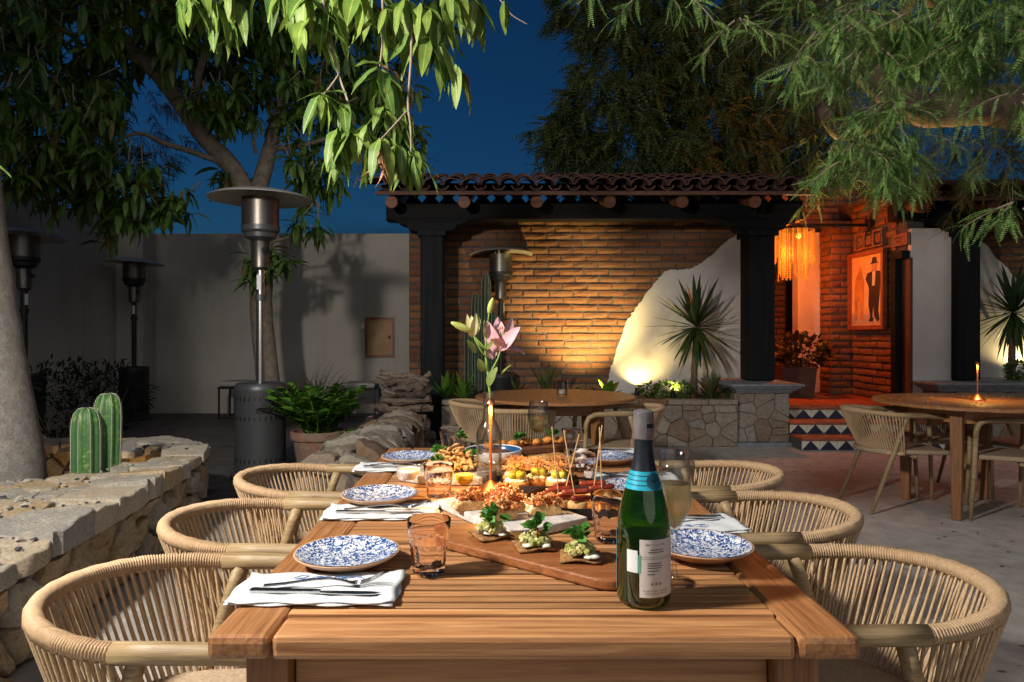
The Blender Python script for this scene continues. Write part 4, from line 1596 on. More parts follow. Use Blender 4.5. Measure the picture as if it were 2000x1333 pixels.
hb = make_heater()
hd = make_heater('dark_graphite', .06)
for (base, x, y, s, rz, lab) in ((hb, -2.02, 5.85, 1.03, 0, 'tall graphite patio heater with steel pole beside the potted plant'),
                                 (hd, -5.15, 9.75, .97, .3, 'dark patio heater with tilted hood in the far left corner'),
                                 (hd, -5.12, 7.45, .99, 1.2, 'dark patio heater partly hidden by the leaning trunk at far left'),
                                 (hd, .02, 8.45, .955, 2.0, 'dark patio heater standing in front of the lit brick wall')):
    o = copy_tree(base)
    setprops(o, lab, 'heater', 'patio heaters')
    o.location = (x, y, 0)
    o.scale = (s, s, s)
    o.rotation_euler.z = rz
for base in (hb, hd):
    for chd in list(base.children):
        bpy.data.objects.remove(chd)
    bpy.data.objects.remove(base)


# ------------------------------------------------------------------ side stools by the wall
def stool(label, x, y, w_):
    s = thing('metal_bench', label, 'bench', (x, y, 0))
    for sx in (-1, 1):
        for sy in (-1, 1):
            MB().box((x + sx * (w_ / 2 - .012), y + sy * .2, .22), (.022, .022, .44)).build('leg', 'metal_black', s)
    MB().box((x, y, .45), (w_, .44, .03)).build('seat_frame', 'metal_black', s)
    for sy in (-1, 1):
        MB().box((x, y + sy * .2, .03), (w_ - .03, .018, .018)).build('stretcher', 'metal_black', s)
    MB().box((x, y, .505), (w_ - .02, .43, .075)).build('cushion', 'bench_cushion', s, bevel=.03)


stool('black metal bench with pale cushion left of the mango trunk', at(467, 780, 9.9).x, 9.95, .48)
stool('black metal bench with pale cushion under the wooden hatch', at(705, 780, 9.6).x, 9.65, .46)

# ------------------------------------------------------------------ firewood
FX, FY = at(782, 800, 6.75).x, 6.9
fw_rnd = random.Random(9)
rows = [(.03, 2, .075), (.16, 3, .055), (.255, 3, .05), (.345, 4, .042), (.42, 4, .04), (.495, 4, .038), (.565, 3, .038), (.63, 3, .034), (.69, 2, .034), (.745, 1, .032)]
MBs = []
for (z, n_, r_) in rows:
    for k in range(n_):
        L_ = fw_rnd.uniform(.30, .56)
        y = FY + (k - (n_ - 1) / 2) * r_ * 2.0
        pts, rad = [], []
        yw = fw_rnd.uniform(-.3, .3)
        cxx = FX + fw_rnd.uniform(-.04, .05)
        for j in range(7):
            t = j / 6 - .5
            pts.append((cxx + t * L_, y + t * yw + fw_rnd.uniform(-.006, .006), z + .05 + fw_rnd.uniform(-.006, .006) + t * fw_rnd.uniform(-.09, .09)))
            rad.append(r_ * fw_rnd.uniform(.88, 1.06))
        m_ = MB().tube(pts, rad, 7)
        m_.v = [(a + fw_rnd.uniform(-.012, .012), b + fw_rnd.uniform(-.007, .007), c + fw_rnd.uniform(-.007, .007)) for a, b, c in m_.v]
        o = m_.build('firewood_log', 'firewood')
        setprops(o, 'weathered split firewood log in the stack beside the low stone wall', 'log', 'stacked firewood logs')

# ------------------------------------------------------------------ lamps that are lit
def lamp_light(name, kind, loc, W, colr, parent, size=.02, spot=None, target=None, blend=.5):
    l = bpy.data.lights.new(name, kind)
    l.energy = W
    l.color = colr
    l.shadow_soft_size = size
    if kind == 'SPOT':
        l.spot_size = R(spot)
        l.spot_blend = blend
    o = bpy.data.objects.new(name, l)
    col.objects.link(o)
    o.location = loc
    if target is not None:
        o.rotation_euler = (Vector(target) - Vector(loc)).to_track_quat('-Z', 'Y').to_euler()
    if parent is not None:
        attach(o, parent)
    return o


def table_lamp(label, x, y, z, h, W):
    t = thing('table_lamp', label, 'lamp', (x, y, z))
    MB().lathe([(.001, 0), (.050, 0), (.051, .006), (.050, .01), (.006, .044), (.001, .045)], 36, (x, y, z)).build('base', 'copper', t, auto=35)
    MB().lathe([(.0042, .03), (.0042, h - .03)], 12, (x, y, z)).build('stem', 'copper_stem', t, smooth=True)
    MB().lathe([(.0046, h - .07), (.005, h - .012)], 12, (x, y, z), cap=True).build('lit_tip', 'lamp_glow', t, smooth=True)
    MB().lathe([(.001, h + .006), (.006, h + .003), (.014, h - .008), (.0145, h - .010), (.006, h - .006), (.001, h - .006)], 20, (x, y, z)).build('cap', 'copper', t, smooth=True)
    lamp_light('lamp_light', 'SPOT', (x, y - .018, z + h - .012), W, (1.0, .52, .13), t, .006, 138, (x, y - .018, z), .6)
    return t


table_lamp('slim copper table lamp glowing on the long table beside the vase', at(958, 975, 1.96).x, 1.97, TZ, .272, 11.0)
tl2 = table_lamp('slim copper table lamp on the right-hand round table', at(1909, 790, 4.8).x, 4.8, TZ, .262, 6.0)
# petals and crumbs on that table
pm = MB()
for k in range(130):
    a_, q_ = rng.uniform(0, 6.28), .62 * math.sqrt(rng.random())
    pm.blob((3.27 + .9 * q_ * math.cos(a_), 4.79 + .9 * q_ * math.sin(a_), .753), rng.uniform(.004, .009), .4, 3, 4, rng, .4)
o = pm.build('fallen_petals', 'croquette')
setprops(o, 'yellow petals sprinkled over the right-hand round table', 'petals', kind='stuff')


def uplight(label, x, y, z, target, W, spot=100, col_=(1.0, .70, .26)):
    u = thing('garden_uplight', label, 'lamp', (x, y, z))
    d = (Vector(target) - Vector((x, y, z))).normalized()
    rot = d.to_track_quat('Z', 'Y').to_euler()
    MB().lathe([(.001, -.05), (.026, -.05), (.030, -.03), (.032, .05), (.028, .05), (.027, .03), (.001, .029)], 16).build('housing', 'metal_black', u, auto=40, loc=(x, y, z + .05), rot=rot)
    MB().lathe([(.001, .033), (.026, .034), (.026, .031), (.001, .031)], 16).build('lens', 'uplight_glow', u, loc=(x, y, z + .05), rot=rot)
    MB().tube([(x, y, z - .03), (x, y, z + .03)], .008, 6).build('spike', 'metal_black', u)
    lamp_light('uplight_beam', 'SPOT', Vector((x, y, z + .05)) + d * .055, W, col_, u, .02, spot, target, .8)
    return u


uplight('garden uplight at the foot of the brick wall behind the snake plants', 1.12, 7.78, .47, (1.0, 8.62, 1.75), 330, 92, (1.0, .72, .26))
uplight('garden uplight shining on the plaster beside the small green shrub', at(1245, 768, 8.42).x, 8.43, .455, (1.85, 8.62, 1.7), 26, 140, (1.0, .70, .22))
uplight('garden uplight glowing through the bright shrubs below the yucca', at(1313, 768, 7.95).x, 7.93, .46, (2.3, 8.6, 1.5), 26, 130, (1.0, .76, .32))
uplight('garden uplight under the right-hand yucca', at(2012, 760, 8.35).x, 8.36, .66, (6.2, 8.6, 1.8), 20, 130, (1.0, .76, .34))
uplight('garden uplight on the pedestal behind the post aimed up into the feathery tree', 3.2, 8.25, .69, (3.5, 6.6, 3.45), 900, 46, (1.0, .66, .26))
uplight('small lamp hidden in the stone tree well', -2.50, 4.33, .12, (-2.75, 4.9, .32), 5.0, 130, (1.0, .52, .12))

# chandelier of glowing bead strands
CX, CY = at(1549, 450, 8.75).x, 8.75
cd = thing('bead_chandelier', 'glowing orange bead strand chandelier hanging in the passage', 'chandelier', (CX, CY, 1.85))
ztop = at(1549, 450, 8.75).z
MB().lathe([(.25, ztop), (.255, ztop + .02), (.245, ztop + .02), (.24, ztop)], 32, (CX, CY, 0)).build('ring', 'metal_black', cd)
for k in range(3):
    w = R(120 * k)
    MB().tube([(CX + .24 * math.cos(w), CY + .24 * math.sin(w), ztop), (CX, CY, ztop + .13)], .004, 5).build('chain', 'metal_black', cd)
bs = MB()
for k in range(110):
    w = 2 * math.pi * k / 110 + rng.uniform(-.02, .02)
    r_ = .245 if k % 2 else .17
    ln = rng.uniform(.36, .46) if k % 2 else rng.uniform(.55, .66)
    x_, y_ = CX + r_ * math.cos(w), CY + r_ * math.sin(w)
    nb = int(ln / .026)
    prof = []
    for j in range(nb):
        z0 = ztop - .026 * j
        prof += [(.0012, z0), (.006, z0 - .009), (.006, z0 - .016), (.0012, z0 - .0255)]
    o = MB().lathe(prof, 6, (x_ + rng.uniform(-.005, .005), y_, 0)).build('bead_strand', 'bead_glow', cd, smooth=True)
MB().blob((CX + .05, CY - .05, ztop - .08), .03, 0, 8, 10, rng, 1.2).build('bulb', 'bulb_glow', cd, smooth=True)
lamp_light('chandelier_light', 'POINT', (CX, CY - .02, ztop - .30), 125, (1.0, .18, .013), cd, .10)

# garden floodlight: the lamp in the left tree that lights the table (its bough and housing stand outside the frame)
fd = thing('garden_floodlight', 'garden floodlight clamped to the bough of the leaning tree', 'lamp', FLOOD_POS)
tgt = Vector((0.9, 3.3, .7))
fp = Vector(FLOOD_POS)
d = (tgt - fp).normalized()
rot = d.to_track_quat('Z', 'Y').to_euler()
MB().lathe([(.001, -.12), (.05, -.12), (.075, -.08), (.09, .03), (.085, .03), (.06, -.02), (.001, -.02)], 24).build('housing', 'metal_black', fd, auto=40, loc=fp, rot=rot)
MB().lathe([(.001, -.012), (.066, -.012), (.066, -.016), (.001, -.016)], 24).build('lens', 'flood_glow', fd, loc=fp, rot=rot)
MB().tube([fp - d * .08, fp - d * .08 + Vector((-.02, .02, .16))], .012, 6).build('bracket', 'metal_black', fd)
lamp_light('flood_beam', 'SPOT', fp + d * .03, FLOOD_W, (1.0, .92, .81), fd, .14, 146, tgt, .5)


# ================================================================== ON THE TABLE
def pos(px, py, h=TZ):
    d = (CZ - h) * F / (py - 653.0)
    return Vector(((px - 975.0) / F * d, d, h))


# ------------------------------------------------------------------ plates
def make_plate():
    p = thing('dinner_plate', 'x', 'plate')
    MB().lathe([(.001, .004), (.055, .003), (.06, 0), (.064, .004), (.085, .014), (.101, .023), (.1045, .0265), (.1035, .0285), (.0985, .0268), (.08, .0165), (.06, .0105), (.001, .0095)], 64).build('body', 'clay_rim', p, smooth=True)
    MB().lathe([(.0995, .0285), (.098, .0284), (.08, .0185), (.06, .0125), (.001, .0115)], 64).build('glaze', 'plate_pattern', p, smooth=True)
    return p


pl0 = make_plate()
ps = [(-.303, 1.38, 'blue speckled plate nearest on the left beside the pink tumbler'), (-.325, 1.88, 'blue speckled plate in the middle of the left side'),
      (-.315, 2.46, 'blue speckled plate farthest on the left'), (.418, 1.43, 'blue speckled plate behind the champagne bottle on the right'),
      (.40, 1.98, 'blue speckled plate half hidden by the bottle neck in the middle of the right side'), (.385, 2.46, 'blue speckled plate farthest on the right')]
for i, (x, y, lab) in enumerate(ps):
    o = copy_tree(pl0) if i else pl0
    setprops(o, lab, 'plate', 'blue speckled dinner plates')
    if i:
        o.location = (x, y, TZ + .001)
        o.rotation_euler.z = 1.3 * i
pl0.location = (ps[0][0], ps[0][1], TZ + .001)


# ------------------------------------------------------------------ napkins with cutlery
def make_napkin(seed, L=.28, W=.148):
    r = random.Random(seed)
    n_ = thing('napkin', 'x', 'napkin')
    nx, ny = 26, 14
    for layer, (th, z0, dx) in enumerate(((.0035, .0005, .004), (.0036, .0044, .0))):
        vs, fs = [], []
        off = r.uniform(0, 10)
        for top in (0, 1):
            for j in range(ny + 1):
                for i in range(nx + 1):
                    u, v = i / nx - .5, j / ny - .5
                    wav = .004 * math.sin(off + u * 17) * (1 if abs(v) > .4 else .4)
                    x = u * L + .003 * math.sin(v * 9 + off) + dx * .5 + u * abs(u) * .012
                    y = v * W + wav + .012 * u * (v > .3)
                    edge = max(abs(u), abs(v)) > .49
                    z = z0 + (th + .0014 * math.sin(u * 23 + v * 8 + off) + .0012 * math.sin(v * 31 + off * 2)) * top
                    if edge:
                        z = z0 + th * .5 + (th * .25 if top else -th * .25)
                    if abs(u) > .46 and layer:
                        z += .002
                    vs.append((x, y, z))
        m = (nx + 1) * (ny + 1)
        for j in range(ny):
            for i in range(nx):
                a = j * (nx + 1) + i
                fs.append((a, a + nx + 1, a + nx + 2, a + 1))
                fs.append((m + a, m + a + 1, m + a + nx + 2, m + a + nx + 1))
        for i in range(nx):
            a, b = i, ny * (nx + 1) + i
            fs.append((a, a + 1, m + a + 1, m + a))
            fs.append((b + 1, b, m + b, m + b + 1))
        for j in range(ny):
            a, b = j * (nx + 1), j * (nx + 1) + nx
            fs.append((a + nx + 1, a, m + a, m + a + nx + 1))
            fs.append((b, b + nx + 1, m + b + nx + 1, m + b))
        MB().add(vs, fs).build('cloth_fold', 'napkin', n_, smooth=True)
    # embroidered script: a looping blue line
    pts = []
    script = [(-.055, .012), (-.045, .026), (-.03, .024), (-.036, .012), (-.05, .008), (-.034, .007), (-.022, .012), (-.014, .022), (-.004, .022), (0, .013), (-.008, .008), (-.014, .014), (-.002, .018),
              (.01, .022), (.016, .01), (.024, .022), (.034, .022), (.038, .013), (.03, .009), (.026, .016), (.04, .02), (.056, .023), (.068, .019), (.072, .012)]
    for (a, b) in script:
        pts.append((a, b + .02, .0105))
    MB().tube(pts, .0009, 5).build('embroidery', 'thread_blue', n_)
    return n_


def make_fork():
    f = thing('fork', 'x', 'fork')
    path = [(-.105, .003), (-.07, .005), (-.02, .0105), (.01, .0115), (.03, .008), (.045, .003), (.055, .002)]
    wid = [.0055, .005, .0036, .0032, .0034, .0055, .0095]
    vs, fs = [], []
    for (x, z), w_ in zip(path, wid):
        vs += [(x, -w_, z), (x, w_, z), (x, w_, z + .0028), (x, -w_, z + .0028)]
    for i in range(len(path) - 1):
        a = 4 * i
        for k in range(4):
            fs.append((a + k, a + (k + 1) % 4, a + 4 + (k + 1) % 4, a + 4 + k))
    fs += [(3, 2, 1, 0), (len(vs) - 4, len(vs) - 3, len(vs) - 2, len(vs) - 1)]
    MB().add(vs, fs).build('handle', 'cutlery', f, bevel=.0008)
    for k in range(4):
        y = -.0078 + .0052 * k
        MB().tube([(.052, y, .0035), (.068, y, .0045), (.085, y * 1.03, .010), (.1, y * 1.03, .0175), (.104, y * 1.03, .02)], [.0017, .0017, .0016, .0014, .0006], 6).build('tine', 'cutlery', f, smooth=True)
    return f


def make_knife():
    k = thing('knife', 'x', 'knife')
    MB().prism([(-.112, -.006), (-.108, -.0075), (0, -.0055), (.012, -.004), (.012, .004), (0, .0055), (-.108, .0075), (-.112, .006)], 0, .0055, lambda u, v, w: (u, v, w)).build('handle', 'cutlery', k, bevel=.0012)
    MB().prism([(.012, -.0045), (.03, -.008), (.08, -.0095), (.108, -.006), (.118, .003), (.1, .0055), (.012, .0045)], .001, .0026, lambda u, v, w: (u, v, w)).build('blade', 'cutlery', k)
    return k


nap0, fork0, knife0 = make_napkin(3), make_fork(), make_knife()
settings = [(-.322, 1.238, 0.0, 'nearest on the left'), (-.30, 1.775, .03, 'in the middle of the left side'), (-.345, 2.365, -.02, 'farthest on the left'),
            (.435, 1.655, math.pi + .06, 'behind the near right plate'), (.42, 2.19, math.pi - .04, 'behind the middle right plate'), (.40, 2.655, math.pi + .05, 'at the far right end')]
for i, (x, y, a, where) in enumerate(settings):
    for src, nm, cat, lab, dz, dx, dy, da in ((nap0, 'napkin', 'napkin', 'folded white cloth napkin with blue script ' + where, 0, 0, 0, 0),
                                              (fork0, 'fork', 'fork', 'steel fork lying on the folded napkin ' + where, .0100, .01, -.005, .10),
                                              (knife0, 'knife', 'knife', 'steel table knife lying on the folded napkin ' + where, .0100, .0, -.038, -.05)):
        o = copy_tree(src)
        setprops(o, lab, cat, nm + 's at the six place settings')
        ca, sa = math.cos(a), math.sin(a)
        o.location = (x + dx * ca - dy * sa, y + dx * sa + dy * ca, TZ + .001 + dz)
        o.rotation_euler.z = a + da
for b in (nap0, fork0, knife0):
    for c_ in list(b.children):
        bpy.data.objects.remove(c_)
    bpy.data.objects.remove(b)


# ------------------------------------------------------------------ glasses
def make_tumbler():
    g = thing('tumbler', 'x', 'glass')
    out = [(.001, 0), (.027, 0), (.0305, .004), (.032, .012), (.034, .03), (.0365, .052), (.0375, .056), (.0372, .0605), (.0385, .0625), (.041, .085), (.0425, .103), (.0418, .1045)]
    inn = [(.0408, .103), (.0392, .085), (.0365, .063), (.0345, .055), (.031, .03), (.029, .016), (.001, .0135)]

    def rm(w, i, z):
        if i in (0, 7, 8, 9, 10, 11) or i >= 12:
            return 1.0
        return 1 - .045 * abs(math.cos(w * 5)) + .02

    MB().lathe(out + inn, 60, rmod=rm).build('body', 'pink_glass', g, auto=30)
    return g


tg = make_tumbler()
ts = [(pos(838, 1120), 'pink faceted tumbler nearest on the left beside the wooden board'), (pos(857, 981), 'pink faceted tumbler glowing amber in front of the fried calamari'),
      (pos(880, 890), 'pink faceted tumbler at the far left behind the fried calamari'), (pos(1190, 1056), 'pink faceted tumbler directly left of the champagne bottle'),
      (pos(1140, 948), 'pink faceted tumbler behind the sausage skewers'), (pos(1119, 893), 'pink faceted tumbler at the far right end')]
for i, (p_, lab) in enumerate(ts):
    o = copy_tree(tg)
    setprops(o, lab, 'glass', 'pink faceted tumblers')
    o.location = (p_.x, p_.y, TZ + .001)
    o.rotation_euler.z = i * .7
for c_ in list(tg.children):
    bpy.data.objects.remove(c_)
bpy.data.objects.remove(tg)

p_ = pos(1052, 893)
wg = thing('wine_glass', 'stemmed glass of white wine behind the grape canapes', 'glass', p_)
MB().lathe([(.001, .001), (.033, .0), (.034, .0025), (.012, .006), (.005, .014), (.0038, .05), (.0042, .083), (.012, .09), (.027, .103), (.0375, .125), (.0405, .148), (.039, .175), (.034, .208),
            (.0328, .207), (.0375, .175), (.039, .148), (.036, .126), (.026, .105), (.012, .0935), (.001, .092)], 40, p_).build('bowl_and_stem', 'clear_glass', wg, smooth=True)
MB().lathe([(.001, .0935), (.0115, .0948), (.0253, .1055), (.0353, .1265), (.0381, .147), (.001, .1472)], 40, p_).build('wine', 'wine_pale', wg, auto=40)

p_ = pos(1317, 1137)
fg = thing('champagne_flute', 'tall flute of sparkling wine right of the bottle', 'glass', p_)
MB().lathe([(.001, .001), (.036, .0), (.037, .0025), (.014, .005), (.006, .011), (.0042, .03), (.0042, .075), (.006, .092), (.012, .104), (.022, .122), (.0298, .143), (.0308, .155), (.0288, .20), (.0272, .243),
            (.0262, .2425), (.0277, .20), (.0296, .155), (.0286, .144), (.0208, .124), (.011, .1075), (.001, .098)], 40, p_).build('bowl_and_stem', 'clear_glass', fg, smooth=True)
MB().lathe([(.001, .0995), (.0103, .1085), (.0201, .1245), (.0279, .1442), (.0289, .155), (.0277, .184), (.001, .1843)], 40, p_).build('sparkling_wine', 'sparkling', fg, auto=40)
fz = MB()
for k in range(40):
    w, t = rng.uniform(0, 6.28), rng.random()
    fz.blob((p_.x + .026 * math.cos(w) * t, p_.y + .026 * math.sin(w) * t, p_.z + .1848), rng.uniform(.0006, .0013), 0, 3, 5)
o = fz.build('foam_bubbles', 'clear_glass', fg)
o['kind'] = 'stuff'

# ------------------------------------------------------------------ bottle
bp = Vector((.2485, 1.19, TZ + .001))
bt = thing('champagne_bottle', 'green champagne bottle with blue collar and pale back label', 'bottle', bp)
prof = [(.001, .006), (.036, .0), (.043, .004), (.0455, .012), (.0455, .118), (.0448, .135), (.042, .155), (.0365, .178), (.029, .202), (.0225, .222), (.0178, .24), (.0152, .262), (.0142, .285), (.0142, .30)]
inner = [(.0128, .30), (.0128, .285), (.0137, .262), (.0163, .24), (.021, .222), (.0275, .202), (.035, .178), (.0405, .155), (.0433, .135), (.044, .118), (.044, .014), (.001, .012)]
MB().lathe(prof + inner, 48, bp).build('glass', 'bottle_glass', bt, smooth=True)
MB().lathe([(.001, .0125), (.0425, .0145), (.0428, .112), (.0425, .116), (.001, .1165)], 48, bp).build('wine', 'bottle_dark', bt, auto=40)


def wrap(a0, a1, z0, z1, r, n_=14, nz=1):
    m = MB()
    vs, fs = [], []
    for j in range(nz + 1):
        for i in range(n_ + 1):
            w = R(a0 + (a1 - a0) * i / n_)
            rr = r(z0 + (z1 - z0) * j / nz) if callable(r) else r
            vs.append((bp.x + rr * math.cos(w), bp.y + rr * math.sin(w), bp.z + z0 + (z1 - z0) * j / nz))
    for j in range(nz):
        for i in range(n_):
            a = j * (n_ + 1) + i
            fs.append((a, a + 1, a + n_ + 2, a + n_ + 1))
    return m.add(vs, fs)


def prad(z):
    for (r0, z0), (r1, z1) in zip(prof, prof[1:]):
        if z0 <= z <= z1 and z1 > z0:
            return r0 + (r1 - r0) * (z - z0) / (z1 - z0)
    return .0142


back = wrap(-110, -22, .022, .118, .0461, 16).build('back_label', 'label_paper', bt, smooth=True)
wrap(-138, -114, .062, .099, .0461, 8).build('tax_sticker', 'label_white', bt, smooth=True)
wrap(-114, -107, .062, .092, .0464, 4).build('green_seal', 'label_green', bt, smooth=True)
wrap(-212, -181, .022, .125, .0461, 12).build('front_label', 'foil_cyan', bt, smooth=True)


def bottle_text(txt, ang, z, size, r, mat, parent, sx=1.0):
    cu = bpy.data.curves.new('lettering', 'FONT')
    cu.body = txt
    cu.size = size
    cu.align_x = 'CENTER'
    ob = bpy.data.objects.new('tmp', cu)
    col.objects.link(ob)
    dg = bpy.context.evaluated_depsgraph_get()
    me = bpy.data.meshes.new_from_object(ob.evaluated_get(dg))
    bpy.data.objects.remove(ob)
    for v in me.vertices:
        w = R(ang) + v.co.x * sx / r
        zz = bp.z + z + v.co.y
        v.co = (bp.x + r * math.cos(w), bp.y + r * math.sin(w), zz)
    me.materials.clear()
    return link('lettering', me, mat, parent)


bottle_text('BRUT NATURE', -76, .108, .0045, .0463, 'label_ink', back, 1.2)
for (z, a, b) in ((.1005, -88, -58), (.0965, -92, -56), (.0885, -106, -30), (.0855, -106, -30), (.078, -94, -62), (.0742, -94, -60), (.0704, -94, -63), (.0655, -94, -68), (.060, -94, -78)):
    wrap(a, b, z, z + (.0006 if b == -30 else .0017), .0463, 8).build('print_line', 'label_ink', back, smooth=True)
bottle_text('EL ABUSO EN EL CONSUMO', -74, .032, .0040, .0463, 'label_ink', back, .9)
bottle_text('PRODUCTO ES NOCIVO', -74, .0275, .0040, .0463, 'label_ink', back, .9)
for k in range(3):
    a0 = -84 + 9 * k
    m = MB()
    ring = []
    for j in range(16):
        w = 2 * math.pi * j / 16
        for rr in (.0028, .0022):
            aa = R(a0) + rr * math.cos(w) / .0463
            m.v.append((bp.x + .0464 * math.cos(aa), bp.y + .0464 * math.sin(aa), bp.z + .045 + rr * math.sin(w)))
    for j in range(16):
        a, b = 2 * j, 2 * ((j + 1) % 16)
        m.f.append((a, a + 1, b + 1, b))
    m.build('warning_ring', 'label_red', back)
    wrap(a0 - 1.2, a0 + 1.2, .0437, .0463, .0464, 2).build('warning_mark', 'label_ink', back)
wrap(-180, 180, .196, .226, lambda z: prad(z) + .0008, 40, 4).build('blue_collar', 'foil_cyan', bt, smooth=True)
for z in (.2035, .211, .2185):
    wrap(-180, 180, z, z + .0012, lambda q: prad(q) + .0012, 40).build('collar_line', 'foil_dark', bt, smooth=True)
wrap(-180, 180, .2262, .30, lambda z: prad(z) + .0008, 40, 6).build('neck_foil', 'foil_dark', bt, smooth=True)
sl = MB()
for j in range(21):
    w = 2 * math.pi * j / 20
    rr = 0 if j == 20 else .0135
    z = .2105 + rr * math.sin(w)
    aa = R(-62) + rr * math.cos(w) / .026
    r_ = prad(z) + .0022
    sl.v.append((bp.x + r_ * math.cos(aa), bp.y + r_ * math.sin(aa), bp.z + z))
sl.f += [(20, j, (j + 1) % 20) for j in range(20)]
sl.build('round_seal', 'seal_teal', bt, smooth=True)
bottle_text('M', -62, .206, .012, .0285, 'foil_dark', bt)
MB().lathe([(.0150, .278), (.0175, .280), (.0178, .318), (.0172, .326), (.012, .329), (.001, .3295)], 32, bp).build('capsule', 'foil_silver', bt, auto=50)
wrap(-85, -35, .299, .3065, .0181, 8).build('capsule_badge', 'foil_dark', bt, smooth=True)
for a_ in (-80, -66, -52):
    wrap(a_, a_ + 2.5, .281, .3175, .018, 2).build('capsule_stripe', 'label_red', bt, smooth=True)

# ------------------------------------------------------------------ vase with lilies
vp = pos(955, 944)
vs_ = thing('glass_vase', 'clear glass bottle vase of water holding the lilies', 'vase', vp)
MB().lathe([(.001, .003), (.036, 0), (.0395, .004), (.0395, .15), (.036, .165), (.026, .185), (.0185, .20), (.0165, .22), (.0165, .272), (.0195, .276), (.0195, .282), (.0175, .283),
            (.0145, .278), (.0145, .22), (.0165, .20), (.0242, .183), (.0342, .163), (.0373, .149), (.0373, .012), (.001, .010)], 48, vp).build('glass', 'clear_glass', vs_, smooth=True)
MB().lathe([(.001, .011), (.0368, .013), (.0368, .128), (.001, .1282)], 48, vp).build('water', 'water', vs_, auto=40)

ly = thing('lily_stem', 'pink lily with green buds standing in the glass vase', 'flower', vp + Vector((0, 0, .02)))


def lp(px, py, dd=0.0):
    return at(px, py, vp.y + dd)


stem = [vp + Vector((.004, 0, .02)), vp + Vector((.006, .003, .15)), lp(957, 770), lp(953, 730), lp(948, 690), lp(950, 660), lp(953, 630)]
MB().tube(stem, [.0042, .0042, .004, .0038, .0035, .003, .0026], 8).build('stem', 'stem_green', ly, smooth=True)
for pts in ([(951, 700), (940, 686), (928, 665), (924, 650)], [(950, 686), (944, 676), (930, 662), (921, 648)], [(949, 686), (935, 672), (925, 655), (917, 645)], [(953, 632), (954, 622), (955, 612)], [(953, 735), (965, 715), (973, 700), (977, 685)]):
    MB().tube([lp(x, y, -.002) for x, y in pts], .0024, 7).build('stalk', 'stem_green', ly, smooth=True)


def bud_mesh(a, b, r, mat, nm='bud'):
    a, b = Vector(a), Vector(b)
    L = (b - a)
    pts, rad = [], []
    for i in range(9):
        t = i / 8
        pts.append(a + L * t)
        rad.append(r * (math.sin(math.pi * min(1, .12 + .82 * t)) ** .8))
    m = MB().tube(pts, rad, 9)
    return m.build(nm, mat, ly, smooth=True)


bud_mesh(lp(955, 613), lp(963, 582), .0105, 'bud')
bud_mesh(lp(920, 648, -.01), lp(881, 630, -.02), .0115, 'bud')
tvp, tqp, tuvp = leaf_template(1, .3, 8, .1, .5, .02)


def petal(a, b, width, droop, mat, up, nm='petal', fold=.3):
    a, b = Vector(a), Vector(b)
    L = (b - a).length
    v, q, uv = leaf_template(L, width, 9, droop, fold, .02, 1.0)
    d = np.array([tuple(b - a)])
    # aim so that the drooped tip lands near b
    M = frames(d, np.array([tuple(up)]))[0]
    w = v.copy()
    w[:, 2] += droop * L * (v[:, 0] / L)
    V = w @ M.T + np.array(a)
    return link(nm, np_mesh(nm, V, q, uv), mat, ly)


# half-open bud
for (x, y, dd, w_) in ((912, 613, -.02, .02), (930, 611, -.03, .022), (938, 622, .0, .02), (921, 616, .02, .02)):
    petal(lp(922, 660), lp(x, y, dd), w_, .15, 'bud_pale', (x - 922, -60, 5), 'bud_petal', .5)
# open flower: six recurved petals
fc = lp(977, 684)
for (x, y, dd, w_, up, dr_) in ((950, 625, .0, .05, (-.6, -.8, .2), .25), (972, 618, .03, .042, (0, -1, .1), .15), (1001, 618, .01, .036, (.4, -.9, .1), .2),
                                (1017, 637, -.03, .040, (.3, -.5, .6), .25), (962, 660, -.05, .046, (-.2, -.4, .9), .35), (1028, 692, -.01, .038, (.2, -.3, 1), .4)):
    petal(fc + Vector((0, 0, -.004)), lp(x, y, dd), w_, dr_, 'petal', up, 'petal', .35)
for (x, y, dd, w_) in ((962, 698, .02, .045), (942, 660, .03, .03)):
    petal(lp(957, 668, .03), lp(x, y + 6, dd), w_, .2, 'petal', (0, -1, .3), 'petal', .35)
for (x, y) in ((981, 640), (984, 646), (976, 642), (988, 652)):
    MB().tube([fc, lp(x, y, -.015)], .0012, 5).build('filament', 'bud_pale', ly, smooth=True)
    MB().blob(lp(x, y, -.015), .0035, .1, 5, 6, rng, 1.6).build('anther', 'anther', ly, smooth=True)
for (a, b, w_, up) in (((953, 755), (972, 716), .03, (-.6, -.8, .1)), ((930, 690), (911, 664), .022, (.5, -.8, .2)), ((944, 726), (934, 700), .026, (0, -1, .1)), ((975, 738), (1000, 712), .014, (-.3, -.5, 1)),
                       ((946, 660), (947, 622), .013, (-1, -.4, 0)), ((950, 683), (966, 664), .013, (0, -1, .3)), ((936, 640), (932, 612), .012, (1, -.3, 0))):
    petal(lp(*a, -.004), lp(*b, -.02), w_, .2, 'lily_leaf', up, 'leaf', .25)

# ------------------------------------------------------------------ boards, trays and food
def slab(name, mat, parent, poly, z0, z1, bevel=.004):
    return MB().prism(poly, z0, z1, lambda u, v, w: (u, v, w)).build(name, mat, parent, bevel=bevel)


